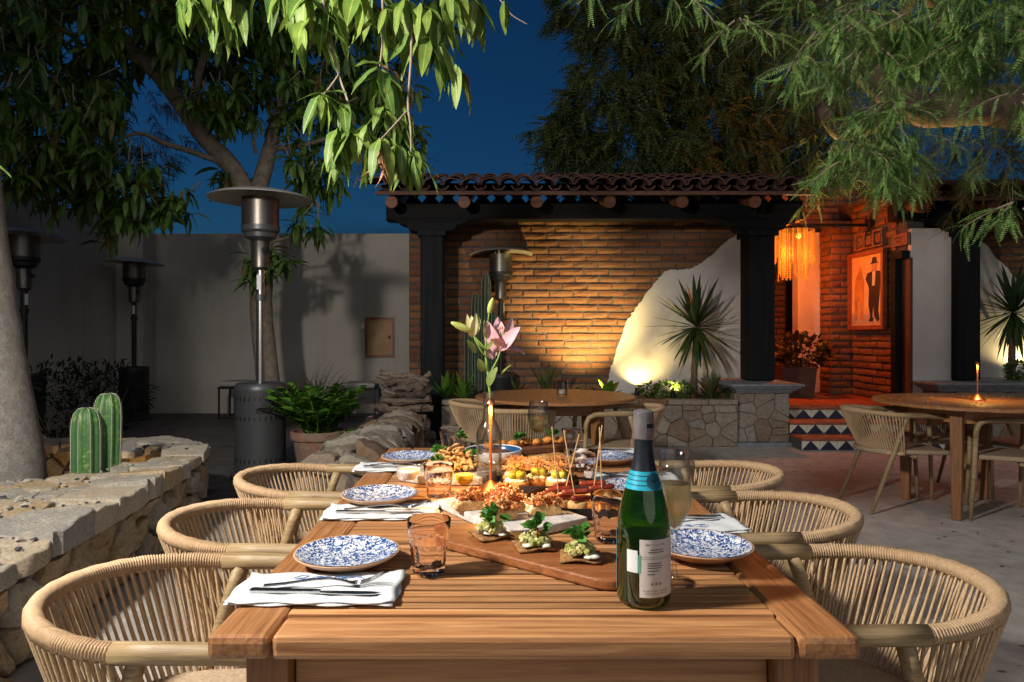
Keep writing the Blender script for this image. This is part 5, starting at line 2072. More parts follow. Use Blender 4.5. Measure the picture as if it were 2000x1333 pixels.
def stadium(A, B, w_, k=10):
    A, B = Vector(A), Vector(B)
    d = (B - A).normalized()
    n_ = Vector((-d.y, d.x))
    # rounded rectangle from A to B
    L = (B - A).length
    r = w_ * .42
    out = []
    for (ux, vy, a0) in ((L - r, w_ / 2 - r, 0), (r, w_ / 2 - r, 90), (r, -w_ / 2 + r, 180), (L - r, -w_ / 2 + r, 270)):
        for j in range(k + 1):
            w = R(a0 + 90 * j / k)
            u, v = ux + r * math.cos(w), vy + r * math.sin(w)
            q = A + d * u + n_ * v
            out.append((q.x, q.y))
    return out


def sprig(parent, c, s, n_=9, seed=1):
    r = random.Random(seed)
    lv, lq, luv = leaf_template(.016, .012, 4, .3, .2)
    T, D = [], []
    m = MB()
    for k in range(n_):
        a, e = r.uniform(0, 6.28), r.uniform(.1, 1.2)
        d = Vector((math.cos(a) * math.cos(e), math.sin(a) * math.cos(e), math.sin(e) + .2)).normalized()
        tip = Vector(c) + d * r.uniform(.006, .016) * s
        m.tube([c, tip], .0007 * s, 4)
        for j in range(4):
            dd = (d + Vector((r.uniform(-1, 1), r.uniform(-1, 1), r.uniform(-.5, .8))) * .8).normalized()
            T.append(tuple(tip))
            D.append(tuple(dd))
    D = np.array(D)
    up = nrg.normal(size=D.shape) * .4 + np.array([0, 0, 1.])
    link('parsley', scatter('parsley', lv, lq, frames(D, up), np.array(T), np.full(len(T), s) * nrg.uniform(.6, 1.1, len(T)), luv), 'parsley', parent)


# wooden board with three crackers
wb = thing('serving_board', 'long rounded wooden board carrying three avocado crackers', 'board', (.06, 1.4, TZ))
dvx = Vector((.345, -.275)).normalized()
slab('plank', 'board_wood', wb, stadium((-.118, 1.572), (.262, 1.268), .150), TZ + .001, TZ + .021, .004)
ck_rnd = random.Random(8)
for i, (x, y, lab, rz) in enumerate(((-.018, 1.495, 'avocado topped cracker at the far end of the wooden board', .5), (.072, 1.418, 'avocado topped cracker in the middle of the wooden board', .2), (.158, 1.348, 'avocado topped cracker nearest the champagne bottle', -.1))):
    b = Vector((x, y, TZ + .022))
    t = thing('avocado_cracker', lab, 'canape', b, 'avocado crackers on the wooden board')
    vs, fs = [], []
    for top in (0, 1):
        for j in range(7):
            for k in range(7):
                u, v = (k / 6 - .5) * .078, (j / 6 - .5) * .068
                z = .002 + .004 * top + .0025 * math.sin(u * 90 + i) + .002 * math.sin(v * 80)
                xr_, yr_ = u * math.cos(rz) - v * math.sin(rz), u * math.sin(rz) + v * math.cos(rz)
                vs.append((b.x + xr_ + ck_rnd.uniform(-.001, .001), b.y + yr_, b.z + z + .002))
    for j in range(6):
        for k in range(6):
            a = j * 7 + k
            fs.append((a, a + 7, a + 8, a + 1))
            fs.append((49 + a, 50 + a, 57 + a, 56 + a))
    for k in range(6):
        fs += [(k, k + 1, 50 + k, 49 + k), (43 + k, 42 + k, 91 + k, 92 + k), (7 * k + 7, 7 * k, 49 + 7 * k, 56 + 7 * k), (7 * k + 6, 7 * k + 13, 62 + 7 * k, 55 + 7 * k)]
    MB().add(vs, fs).build('cracker', 'cracker', t, smooth=True)
    ch = MB()
    for k in range(8):
        ch.blob((b.x + ck_rnd.uniform(-.026, .026), b.y - .004 + ck_rnd.uniform(-.02, .02), b.z + .0115), ck_rnd.uniform(.010, .016), .12, 5, 9, ck_rnd, .3)
    ch.build('cheese', 'white_cheese', t, smooth=True)
    dc = MB()
    for k in range(80):
        a_, q_ = ck_rnd.uniform(0, 6.28), .029 * math.sqrt(ck_rnd.random())
        hh = .017 + (1 - q_ / .031) * .026 * ck_rnd.random()
        s_ = ck_rnd.uniform(.006, .0115)
        dc.box((b.x + q_ * math.cos(a_), b.y + q_ * math.sin(a_), b.z + hh), (s_, s_ * ck_rnd.uniform(.7, 1.1), s_ * ck_rnd.uniform(.7, 1.1)), rot=(ck_rnd.uniform(0, 3), ck_rnd.uniform(0, 3), ck_rnd.uniform(0, 3)))
    o = dc.build('avocado_dice', 'dice_avocado', t, bevel=.001)
    o['kind'] = 'stuff'
    sprig(t, (b.x + .002, b.y, b.z + .034), 1.5, 10, i + 1)

# marble board with bruschetta
mb_ = thing('marble_board', 'grey marble board carrying tomato bruschetta', 'board', (.02, 1.75, TZ))
slab('marble_slab', 'marble', mb_, [(-.165, 1.83), (.028, 1.525), (.212, 1.655), (.018, 1.958)], TZ + .001, TZ + .022, .003)
br_rnd = random.Random(5)
for i, (px, py, rz, lab) in enumerate(((917, 994, .35, 'tomato bruschetta at the left end of the marble board'), (975, 1015, .45, 'tomato bruschetta at the front of the marble board above the crackers'), (1062, 1004, .25, 'tomato bruschetta standing apart on the right of the marble board'),
                                       (992, 1000, .4, 'tomato bruschetta in the middle of the marble cluster'), (984, 984, .3, 'tomato bruschetta at the back of the marble board by the copper lamp'))):
    b = pos(px, py, TZ + .022)
    t = thing('bruschetta', lab, 'canape', b, 'tomato bruschetta on the marble board')
    ca, sa = math.cos(rz), math.sin(rz)

    def bf(u, v, w):
        return (b.x + u * ca - w * sa, b.y + u * sa + w * ca, b.z + v)

    L_, h_ = .078, .024
    pr = [(-L_ / 2, .002), (-L_ / 2 + .006, .0), (L_ / 2 - .006, .0), (L_ / 2, .003), (L_ / 2 + .001, h_ - .006), (L_ / 2 - .006, h_), (-L_ / 2 + .012, h_ + .001), (-L_ / 2, h_ * .7), (-L_ / 2 - .006, h_ * .3)]
    MB().prism(pr, -.023, .023, bf).build('toast', 'bread', t, bevel=.004)
    ch = MB()
    for k in range(4):
        ch.blob(bf(-L_ / 2 + .002 + .005 * k, .009 + .005 * k, br_rnd.uniform(-.014, .002)), .0085, .2, 5, 7, br_rnd, .8)
    ch.build('fresh_cheese', 'white_cheese', t, smooth=True)
    dc = MB()
    for k in range(150):
        u, w_ = br_rnd.gauss(0, .3) * L_, br_rnd.uniform(-.023, .023)
        if abs(u) > L_ * .55:
            u *= .4
        hh = h_ + .003 + br_rnd.random() * .024 * (1 - (u / (L_ * .6)) ** 2)
        s_ = br_rnd.uniform(.004, .0095)
        dc.box(bf(u + .003, hh, w_), (s_, s_ * .9, s_ * .8), rot=(br_rnd.uniform(0, 3), br_rnd.uniform(0, 3), br_rnd.uniform(0, 3)))
    o = dc.build('tomato_dice', 'dice_tomato', t, bevel=.001)
    o['kind'] = 'stuff'


def tray(label, x, y, r, h):
    t = thing('round_tray', label, 'tray', (x, y, TZ))
    MB().lathe([(.001, .0), (r, 0), (r + .001, .002), (r + .001, h), (r - .001, h + .0005), (r - .002, h), (r - .002, .003), (.001, .003)], 56, (x, y, TZ + .001)).build('tray_body', 'tray_metal', t, auto=40)
    MB().lathe([(.001, .0036), (r - .0025, .0036)], 56, (x, y, TZ + .001)).build('tray_floor', 'tray_inner', t)
    return t


tA = (.122, 2.10)
tray('round black tray with grape canapes', tA[0], tA[1], .118, .022)
tB = (.208, 1.845)
tray('round black tray with sausage skewers', tB[0], tB[1], .135, .026)
gp_rnd = random.Random(2)
for i, (dx, dy, lab) in enumerate(((-.072, -.06, 'grape canape at the front left of the black tray'), (.052, -.055, 'grape canape at the front right of the black tray beside a skewer'), (-.008, -.012, 'grape canape in the middle of the black tray'),
                                   (-.075, .03, 'grape canape at the back left of the black tray'), (.06, .045, 'grape canape at the back right of the black tray'))):
    b = Vector((tA[0] + dx, tA[1] + dy, TZ + .0055))
    t = thing('grape_canape', lab, 'canape', b, 'grape canapes on the black tray')
    MB().lathe([(.001, 0), (.033, 0), (.038, .004), (.038, .019), (.033, .023), (.001, .023)], 18, b, rmod=lambda w, k, z: 1 + .05 * math.sin(3 * w + i)).build('toast', 'bread_crust', t, smooth=True)
    cr = MB()
    for k in range(7):
        a_ = k * .9
        cr.blob((b.x + .019 * math.cos(a_), b.y + .019 * math.sin(a_), b.z + .0245), .016, .15, 5, 8, gp_rnd, .45)
    cr.build('cream', 'cream_cheese', t, smooth=True)
    for k in range(4):
        a_ = -2.3 + k * 1.25 + i * .2
        MB().blob((b.x + .018 * math.cos(a_), b.y + .018 * math.sin(a_), b.z + .041), .0132, .02, 8, 12, gp_rnd, 1.05).build('grape', 'grape', t, smooth=True)
    on = MB()
    for k in range(110):
        c = Vector((b.x + gp_rnd.gauss(0, .017), b.y + gp_rnd.gauss(0, .017), b.z + .055 + gp_rnd.random() * .022))
        d1 = Vector((gp_rnd.uniform(-1, 1), gp_rnd.uniform(-1, 1), gp_rnd.uniform(-.5, .6))).normalized() * gp_rnd.uniform(.006, .013)
        sd = Vector((gp_rnd.uniform(-1, 1), gp_rnd.uniform(-1, 1), gp_rnd.uniform(-1, 1))) * .005
        on.tube([c - d1, c + sd, c + d1], .0011, 4)
    o = on.build('crisp_onion', 'crisp_onion', t)
    o['kind'] = 'stuff'

sk_rnd = random.Random(6)
ss = [((1092, 938), (1078, 834), .15, 'sausage skewer standing at the left of the tray'), ((1101, 936), (1131, 849), .7, 'sausage skewer leaning right in the middle of the tray'), ((1125, 955), (1101, 840), .1, 'sausage skewer leaning left in the middle of the tray'),
      ((1158, 938), (1176, 831), .0, 'sausage skewer at the back right of the tray'), ((1176, 948), (1171, 835), .25, 'sausage skewer at the right end of the tray')]
for i, ((sx, sy), (ex, ey), rz, lab) in enumerate(ss):
    d = (tB[1] + (-.03, .03, -.055, .045, -.005)[i])
    b = at(sx, sy, d)
    b.z = TZ + .052
    b.x = (sx - 975) / F * d
    t = thing('sausage_skewer', lab, 'canape', (b.x, b.y, TZ + .005), 'sausage skewers on the black tray')
    MB().lathe([(.001, 0), (.021, 0), (.024, .004), (.024, .018), (.02, .022), (.001, .022)], 14, (b.x + .004, b.y, TZ + .0055), rmod=lambda w, k, z: 1 + .08 * math.sin(2 * w + i)).build('toast', 'bread', t, smooth=True)
    for k in range(2):
        a_ = rz + (.0 if k else .5)
        c = Vector((b.x + (.0 if k else .012), b.y - .004 + .01 * k, TZ + .036 + .0145 * k))
        dl = Vector((math.cos(a_), math.sin(a_), sk_rnd.uniform(-.1, .1))) * (.036 if k else .03)
        pts = [c + dl * u for u in (-1, -.96, -.7, 0, .7, .96, 1)]
        MB().tube(pts, [.0042, .0066, .0079, .0075, .0079, .0066, .0042], 12).build('sausage', 'sausage', t, smooth=True)
    MB().tube([Vector((b.x, b.y, TZ + .02)), at(ex, ey, b.y - .005)], .0015, 6).build('stick', 'stick', t)

# onyx board: calamari, lemon, dip
ob_ = thing('onyx_board', 'rough edged mottled stone board under the fried calamari', 'board', (-.2, 2.18, TZ))
pts = []
oc = Vector((-.175, 2.20))
for k in range(40):
    w = 2 * math.pi * k / 40
    rx = .155 * (1 + .05 * math.sin(5 * w) + rng.uniform(-.025, .025))
    ry = .10 * (1 + .05 * math.sin(4 * w + 1) + rng.uniform(-.025, .025))
    pts.append((oc.x + rx * math.copysign(abs(math.cos(w)) ** .7, math.cos(w)), oc.y + ry * math.copysign(abs(math.sin(w)) ** .7, math.sin(w)) - .2 * rx * math.cos(w)))
slab('stone_slab', 'onyx', ob_, pts, TZ + .001, TZ + .026, .004)
cal = thing('fried_calamari', 'golden heap of fried calamari strips with parsley', 'calamari', (oc.x + .03, oc.y + .01, TZ + .027))
cr_rnd = random.Random(12)
for k in range(170):
    a_, q_ = cr_rnd.uniform(0, 6.28), math.sqrt(cr_rnd.random())
    c = Vector((oc.x + .03 + .095 * q_ * math.cos(a_), oc.y + .01 + .06 * q_ * math.sin(a_), TZ + .030 + (1 - q_ ** 1.3) * .078 * cr_rnd.random() ** .5))
    d1 = Vector((cr_rnd.uniform(-1, 1), cr_rnd.uniform(-1, 1), cr_rnd.uniform(-.5, .7))).normalized() * cr_rnd.uniform(.009, .019)
    sd = Vector((cr_rnd.uniform(-1, 1), cr_rnd.uniform(-1, 1), cr_rnd.uniform(-.3, 1))) * .008
    r_ = cr_rnd.uniform(.0035, .0068)
    c.z = max(c.z, TZ + .029 + abs(d1.z) + r_)
    MB().tube([c - d1, c - d1 * .4 + sd, c + d1 * .4 + sd, c + d1], [r_ * .6, r_, r_ * .9, r_ * .5], 6).build('fried_strip', 'fried_mix', cal, smooth=True)
for i, (dx, dy, dz) in enumerate(((-.05, .03, .055), (.015, .02, .10), (-.045, -.045, .035), (.075, -.01, .05), (.05, .05, .04))):
    sprig(cal, (oc.x + .03 + dx, oc.y + dy, TZ + .02 + dz), 1.25, 9, 20 + i)
lmn = thing('lemon_half', 'half lemon standing beside the fried calamari', 'lemon', (oc.x + .085, oc.y - .075, TZ + .027))
lc = pos(907, 947, TZ + .027)
MB().lathe([(.001, 0), (.012, .001), (.022, .009), (.0255, .02), (.0245, .03)], 24, lc).build('peel', 'lemon_peel', lmn, smooth=True)
MB().lathe([(.0242, .0302), (.021, .0308), (.001, .0306)], 24, lc).build('flesh', 'lemon_flesh', lmn, smooth=True)
dbp = pos(800, 936, TZ + .027)
db = thing('dip_bowl', 'small white bowl of pale dip left of the calamari', 'bowl', dbp)
MB().lathe([(.001, .001), (.015, 0), (.018, .004), (.029, .02), (.0325, .031), (.031, .031), (.027, .021), (.016, .008), (.001, .006)], 32, dbp).build('bowl', 'white_glaze', db, smooth=True)
MB().lathe([(.0295, .0265), (.02, .0295), (.001, .033)], 24, dbp).build('dip', 'sauce', db, smooth=True)

# blue bowl
q = pos(964, 899)
bb = thing('blue_bowl', 'low pale bowl glazed deep blue inside behind the vase', 'bowl', q)
MB().lathe([(.001, .001), (.088, 0), (.098, .006), (.104, .04), (.1025, .0425), (.1, .04), (.094, .0095), (.001, .0055)], 56, q).build('outer_glaze', 'white_glaze', bb, smooth=True)
MB().lathe([(.0993, .0395), (.0935, .0105), (.001, .0065)], 56, q).build('inner_glaze', 'blue_glaze', bb, smooth=True)

# far board with croquettes
cb = thing('serving_board', 'dark wooden board of croquettes at the far end of the table', 'board', (.1, 2.72, TZ))
slab('plank', 'old_board', cb, stadium((-.08, 2.60), (.30, 2.79), .115), TZ + .001, TZ + .024, .004)
for i in range(7):
    t_ = .06 + .88 * i / 6.6
    c = Vector((-.06 + .35 * t_, 2.615 + .165 * t_ + (.012 if i % 2 else -.012), TZ + .0385))
    m = MB().blob(c, .0165, .16, 7, 10, rng, .85)
    m.v = [(c.x + (v[0] - c.x) * 1.3, v[1], v[2]) for v in m.v]
    o = m.build('croquette', 'croquette', None, smooth=True)
    setprops(o, 'golden fried croquette on the dark board at the far end', 'croquette', 'croquettes on the far board')
for i, t_ in enumerate((.4, .78)):
    c = (-.06 + .35 * t_, 2.615 + .165 * t_ - .008, TZ + .052)
    s_ = thing('parsley_sprig', ('green parsley sprig between the croquettes left of the wine glass stem', 'green parsley sprig between the croquettes right of the wine glass stem')[i], 'parsley', c)
    sprig(s_, c, 1.4, 12, 40 + i)

# bread plate behind the canapes
q = pos(1085, 915)
bpl = thing('side_plate', 'white and blue side plate holding a flat tostada behind the canapes', 'plate', q)
MB().lathe([(.001, .004), (.07, .0), (.098, .018), (.11, .026), (.109, .028), (.096, .0205), (.068, .005), (.001, .007)], 48, q).build('plate_body', 'white_glaze', bpl, smooth=True)
ts_ = thing('flat_tostada', 'pale crosshatched round tostada on the side plate', 'tostada', q + Vector((0, 0, .02)))
MB().lathe([(.001, .024), (.08, .026), (.085, .030), (.08, .034), (.001, .031)], 28, (q.x - .015, q.y, q.z), rmod=lambda w, k, z: 1 + .03 * math.sin(5 * w)).build('disc', 'bread', ts_, smooth=True)

# glass candle holder on the small round table
q = at(1098, 770, 5.15)
q.z = TZ
ca_ = thing('glass_votive', 'clear glass votive holder on the small round table', 'glass', q)
MB().lathe([(.001, .002), (.036, 0), (.038, .004), (.038, .118), (.036, .118), (.035, .016), (.001, .014)], 32, q).build('glass', 'clear_glass', ca_, smooth=True)
MB().lathe([(.001, .0165), (.033, .0165), (.033, .045), (.001, .045)], 24, q).build('wax', 'cream_cheese', ca_, auto=40)


# ================================================================== PLANTS AND TREES
# ------------------------------------------------------------------ cactus in the tree well
def cactus_column(parent, base, h, r, ribs, name='column', lean=(0, 0), skin='cactus_skin'):
    prof = [(.55, 0), (.9, .06), (1.0, .2), (1.0, .8), (.96, .88), (.82, .95), (.55, .99), (.2, 1.0), (.01, .995)]
    m = MB()
    segs = ribs * 6
    base = Vector(base)
    for i, (rr, t) in enumerate(prof):
        for k in range(segs):
            w = 2 * math.pi * k / segs
            f = .80 + .20 * abs(math.cos(ribs * w / 2)) ** .8
            m.v.append((base.x + lean[0] * t + r * rr * f * math.cos(w), base.y + lean[1] * t + r * rr * f * math.sin(w), base.z + h * t))
    for i in range(len(prof) - 1):
        for k in range(segs):
            k2 = (k + 1) % segs
            m.f.append((i * segs + k, i * segs + k2, (i + 1) * segs + k2, (i + 1) * segs + k))
    o = m.build(name, skin, parent, smooth=True)
    sp = MB()
    for k in range(ribs):
        w = 2 * math.pi * k / ribs
        pts = [(base.x + lean[0] * t + r * rr * 1.008 * math.cos(w), base.y + lean[1] * t + r * rr * 1.008 * math.sin(w), base.z + h * t) for rr, t in prof[1:-1]]
        sp.tube(pts, .0013, 4)
        for j in range(int(h / .014)):
            t = .05 + .9 * j * .014 / h
            rr = 1.0 if t < .85 else .93
            p_ = Vector((base.x + lean[0] * t + r * rr * math.cos(w), base.y + lean[1] * t + r * rr * math.sin(w), base.z + h * t))
            for s_ in (-.5, .5):
                d = Vector((math.cos(w + s_), math.sin(w + s_), .1))
                sp.tube([p_, p_ + d * .008], [.0009, .0002], 3, False)
    s = sp.build('spines', 'label_paper', o)
    s['kind'] = 'stuff'
    return o


c = thing('column_cactus', 'ribbed green cactus with two columns in the stone planter', 'cactus', (-2.24, 4.0, .2))
cactus_column(c, (-2.36, 3.95, .15), .64, .078, 8, lean=(.0, 0))
cactus_column(c, (-2.335, 4.10, .15), .71, .078, 8, lean=(.015, 0))
c = thing('barrel_cactus', 'tiny grey green cactus at the foot of the column cactus', 'cactus', (-2.16, 4.0, .36))
cactus_column(c, (-2.13, 4.02, .36), .09, .05, 10)
c = thing('organ_cactus', 'tall dark organ pipe cactus behind the heater at the brick wall', 'cactus', (-.25, 8.35, .45))
for (dx, h) in ((0, 1.25), (.12, 1.5), (-.08, .9), (.2, 1.05)):
    cactus_column(c, (-.28 + dx, 8.35 + .03 * (dx > .1), .45), h, .06, 7, skin='cactus_dark')


# ------------------------------------------------------------------ rosette plants
def rosette(parent, c, n, L, W, emin, emax, mat, seed, droop=.25, rows=6, fold=.3, name='leaf', lvar=.2):
    r = random.Random(seed)
    v, q, uv = leaf_template(1, W / L, rows, droop, fold)
    for k in range(n):
        a = k * 2.39996 + r.uniform(-.2, .2)
        t = k / max(1, n - 1)
        e = R(emax + (emin - emax) * t + r.uniform(-6, 6))
        d = np.array([[math.cos(a) * math.cos(e), math.sin(a) * math.cos(e), math.sin(e)]])
        up = np.array([[-math.cos(a) * math.sin(e), -math.sin(a) * math.sin(e), math.cos(e) + .01]])
        M = frames(d, up)[0]
        V = (v @ M.T) * L * r.uniform(1 - lvar, 1 + lvar) + np.array(c)
        link(name, np_mesh(name, V, q, uv), mat, parent)


def yucca(label, base, h, L, n, seed):
    y = thing('yucca', label, 'plant', base)
    b = Vector(base)
    top = b + Vector((.03, 0, h))
    MB().tube([b, b + Vector((.01, 0, h * .5)), top], [.045, .036, .032], 10).build('trunk', 'bark_warm', y, smooth=True)
    rosette(y, top, n, L, .052, -72, 86, 'yucca_leaf', seed, .06, 6, .3)
    return y


yucca('spiky yucca on a thin trunk in front of the plaster swoosh', (at(1355, 700, 8.1).x, 8.1, .46), at(1365, 640, 8.1).z - .46, .58, 74, 4)
yucca('spiky yucca at the right edge behind the round table', (at(1975, 700, 8.15).x, 8.15, .66), at(1978, 612, 8.15).z - .66, .58, 66, 9)

for i, (px, py, n, L, W, e0, e1, mat, lab, d) in enumerate((
        (1010, 762, 16, .26, .03, 5, 80, 'yucca_leaf', 'small spiky agave left of the snake plant', 7.9),
        (1065, 768, 9, .40, .045, 62, 86, 'snake_leaf', 'upright striped snake plant behind the small round table', 7.95),
        (1120, 770, 12, .2, .05, 10, 70, 'shrub_leaf', 'leafy lamplit plant right of the snake plant', 7.9),
        (1185, 775, 7, .26, .10, 35, 75, 'zz_leaf', 'broad leaved plant at the foot of the plaster swoosh', 7.8),
        (1388, 782, 26, .34, .045, 25, 85, 'snake_leaf', 'bushy striped plant below the yucca beside the pedestal', 7.85),
        (1425, 782, 16, .26, .045, 10, 75, 'snake_leaf', 'low striped plant touching the pedestal cap', 7.75),
        (905, 775, 16, .30, .06, 30, 80, 'zz_leaf', 'dark leafy plant beside the black post', 7.6),
        (870, 775, 12, .34, .06, 40, 85, 'zz_leaf', 'dark leafy plant behind the firewood stack', 7.7))):
    p_ = at(px, py, d)
    p_.z = .46
    o = thing('bed_plant', lab, 'plant', p_)
    rosette(o, p_, n, L, W, e0, e1, mat, 50 + i, .15)


def shrub(label, c, rad, n, L, W, mat, seed, squash=.8, name='leafy_shrub', cat='shrub'):
    r = np.random.default_rng(seed)
    s = thing(name, label, cat, (c[0], c[1], c[2] - rad * squash))
    d = r.normal(size=(n, 3))
    d /= np.linalg.norm(d, axis=1, keepdims=True)
    q = rad * r.uniform(.35, 1.0, n) ** .6
    T = np.array(c) + d * q[:, None] * np.array([1, 1, squash])
    D = d + r.normal(size=(n, 3)) * .6 + np.array([0, 0, .3])
    v, qd, uv = leaf_template(L, W, 4, .3, .25)
    o = link('foliage', scatter('foliage', v, qd, frames(D, r.normal(size=(n, 3)) * .5 + np.array([0, 0, 1.])), T, r.uniform(.6, 1.2, n), uv), mat, s)
    o['kind'] = 'stuff'
    st = MB()
    for k in range(7):
        a = k * .9
        st.tube([(c[0], c[1], c[2] - rad * squash), (c[0] + rad * .5 * math.cos(a), c[1] + rad * .5 * math.sin(a), c[2] + rad * .2)], [.006, .002], 5)
    st.build('stems', 'twig', s)
    return s


shrub('small bright shrub in front of the leftmost plaster uplight', (at(1268, 765, 8.1).x, 8.1, .56), .10, 150, .055, .03, 'shrub_leaf', 1)
shrub('bright yellow green shrub lit from behind below the plaster', (at(1300, 762, 8.05).x, 8.0, .58), .12, 190, .055, .03, 'shrub_leaf', 2)
shrub('bright shrub left of the yucca trunk', (at(1335, 765, 8.05).x, 8.05, .56), .11, 170, .055, .03, 'shrub_leaf', 3)
shrub('yellow lit shrub at the right edge below the yucca', (at(1990, 745, 7.95).x, 7.95, .78), .14, 220, .06, .03, 'shrub_leaf', 4)

# dark planter in the passage
pb_ = thing('planter_box', 'dark square planter box inside the passage', 'planter', (3.78, 8.95, PZ))
MB().box((3.82, 9.0, PZ + .2), (.46, .44, .40), taper=.85).build('box', 'planter_box', pb_, bevel=.012)
MB().box((3.82, 9.0, PZ + .395), (.41, .39, .02)).build('soil', 'soil', pb_)
shrub('dark leafy shrub spilling from the planter box in the passage', (3.9, 8.95, PZ + .60), .36, 420, .09, .055, 'red_shrub', 5, .62)

# ------------------------------------------------------------------ clay pot with zz plant
pc_ = Vector((at(622, 870, 5.7).x, 5.7, .05))
pt = thing('clay_pot', 'weathered round terracotta pot between heater and low wall', 'pot', pc_)
MB().lathe([(.001, 0), (.15, 0), (.16, .01), (.20, .28), (.205, .30), (.222, .302), (.228, .32), (.226, .36), (.215, .37), (.20, .365), (.195, .31), (.001, .30)], 40, pc_).build('pot_body', 'terracotta', pt, auto=40)
MB().lathe([(.19, .325), (.001, .335)], 24, pc_).build('soil', 'soil', pt)
zz = thing('zz_plant', 'glossy green fern-like plant growing in the clay pot', 'plant', pc_ + Vector((0, 0, .33)))
zr = random.Random(31)
lv, lq, luv = leaf_template(.11, .064, 5, .2, .2)
for k in range(38):
    a = k * 2.4
    e = R(zr.uniform(50, 88)) if k else R(12)
    if k == 0:
        a = R(-12)
    L = zr.uniform(.28, .44) if k else .46
    d0 = Vector((math.cos(a) * math.cos(e), math.sin(a) * math.cos(e), math.sin(e)))
    b0 = pc_ + Vector((.07 * math.cos(a), .07 * math.sin(a), .33))
    pts = [b0 + d0 * L * t + Vector((math.cos(a), math.sin(a), -.4)) * (.10 * t * t) for t in (0, .25, .5, .75, 1)]
    fr_ = MB().tube(pts, [.008, .007, .005, .004, .002], 6).build('stalk', 'stem_green', zz, smooth=True)
    T, D = [], []
    for j in range(12):
        t = .15 + .85 * j / 11
        i0 = min(3, int(t * 4))
        p_ = pts[i0].lerp(pts[i0 + 1], t * 4 - i0)
        tan = (pts[i0 + 1] - pts[i0]).normalized()
        sd = tan.cross(Vector((0, 0, 1)))
        if sd.length < .1:
            sd = Vector((1, 0, 0))
        sd.normalize()
        for s_ in (-1, 1):
            T.append(tuple(p_))
            D.append(tuple((sd * s_ + tan * .75 + Vector((0, 0, .15))).normalized()))
    D = np.array(D)
    link('leaflets', scatter('leaflets', lv, lq, frames(D, np.tile([0, 0, 1.], (len(D), 1)) + nrg.normal(size=D.shape) * .2), np.array(T), nrg.uniform(.75, 1.1, len(T)), luv), 'zz_leaf', fr_)

# ------------------------------------------------------------------ grass tuft and dark shrubs at the wall
gt = thing('ornamental_grass', 'dark fountain of ornamental grass by the back wall', 'grass', (at(618, 790, 9.0).x, 9.0, 0))
v, q, uv = leaf_template(.85, .009, 8, .45, .3)
n = 420
a = nrg.uniform(0, 6.28, n)
e = np.radians(nrg.uniform(50, 88, n))
D = np.stack([np.cos(a) * np.cos(e), np.sin(a) * np.cos(e), np.sin(e)], 1)
U = np.stack([-np.cos(a) * np.sin(e), -np.sin(a) * np.sin(e), np.cos(e) + .01], 1)
T = np.stack([gt.location.x + nrg.normal(0, .09, n), 9.0 + nrg.normal(0, .09, n), np.zeros(n)], 1)
o = link('blades', scatter('blades', v, q, frames(D, U), T, nrg.uniform(.6, 1.15, n), uv), 'grass_blade', gt)
o['kind'] = 'stuff'
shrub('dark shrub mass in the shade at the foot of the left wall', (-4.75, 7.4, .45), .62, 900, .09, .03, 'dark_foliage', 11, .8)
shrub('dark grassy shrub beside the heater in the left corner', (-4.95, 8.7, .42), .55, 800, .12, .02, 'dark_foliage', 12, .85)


# ------------------------------------------------------------------ trees
def limb(parent, pts, r0, r1, mat, name='limb', sides=9, wob=.0):
    # smooth the pixel-built path with Catmull-Rom
    P = [Vector(p) for p in pts]
    out = []
    n = len(P)
    for i in range(n - 1):
        p0, p1, p2, p3 = P[max(0, i - 1)], P[i], P[i + 1], P[min(n - 1, i + 2)]
        for j in range(5):
            t = j / 5
            out.append(.5 * ((2 * p1) + (p2 - p0) * t + (2 * p0 - 5 * p1 + 4 * p2 - p3) * t * t + (3 * p1 - p0 - 3 * p2 + p3) * t ** 3))
    out.append(P[-1])
    m = len(out)
    rad = [(r0 + (r1 - r0) * (i / (m - 1))) * (1 + rng.uniform(-wob, wob)) for i in range(m)]
    b = MB().tube(out, rad, sides)
    return b.build(name, mat, parent, smooth=True)


MV, MQ, MUV = leaf_template(.255, .060, 7, .32, .28, .04)


def whorls(centres, per, spread, rg, L=(.7, 1.15), hang=.9):
    """drooping mango whorls round each twig end"""
    C = np.repeat(np.array(centres), per, axis=0)
    n = len(C)
    a = rg.uniform(0, 6.28, n)
    e = np.radians(rg.uniform(-75, 18, n))
    D = np.stack([np.cos(a) * np.cos(e), np.sin(a) * np.cos(e), np.sin(e) - (hang - .9)], 1)
    T = C + rg.normal(0, spread, (n, 3))
    U = np.tile([0, 0, 1.], (n, 1)) + rg.normal(0, .25, (n, 3)) + np.stack([np.cos(a), np.sin(a), np.zeros(n)], 1) * .5
    return T, frames(D, U), rg.uniform(*L, n)


mt = thing('mango_tree', 'mango tree with forked trunk in front of the back wall', 'tree', (-2.86, 8.5, 0))
fork = at(492, 375, 8.4)
limb(mt, [(-2.82, 8.5, -.05), (-2.84, 8.5, .6), (-2.92, 8.48, 1.5), at(512, 500, 8.45), at(505, 420, 8.4), fork], .14, .13, 'bark_mango', 'trunk', 12, .04)
limb(mt, [fork - Vector((0, 0, .15)), at(455, 330, 8.3), at(400, 270, 8.1), at(360, 215, 7.9), at(320, 160, 7.7), at(240, 75, 7.5), at(180, 10, 7.3), at(120, -60, 7.2)], .12, .06, 'bark_mango', wob=.05)
limb(mt, [fork - Vector((-.04, 0, .12)), at(520, 320, 8.5), at(538, 250, 8.7), at(560, 150, 8.8), at(600, 40, 8.8)], .11, .05, 'bark_mango', wob=.05)
limb(mt, [at(330, 170, 7.72), at(340, 110, 7.6), at(355, 55, 7.5), at(360, -10, 7.4)], .06, .035, 'bark_mango', wob=.05)
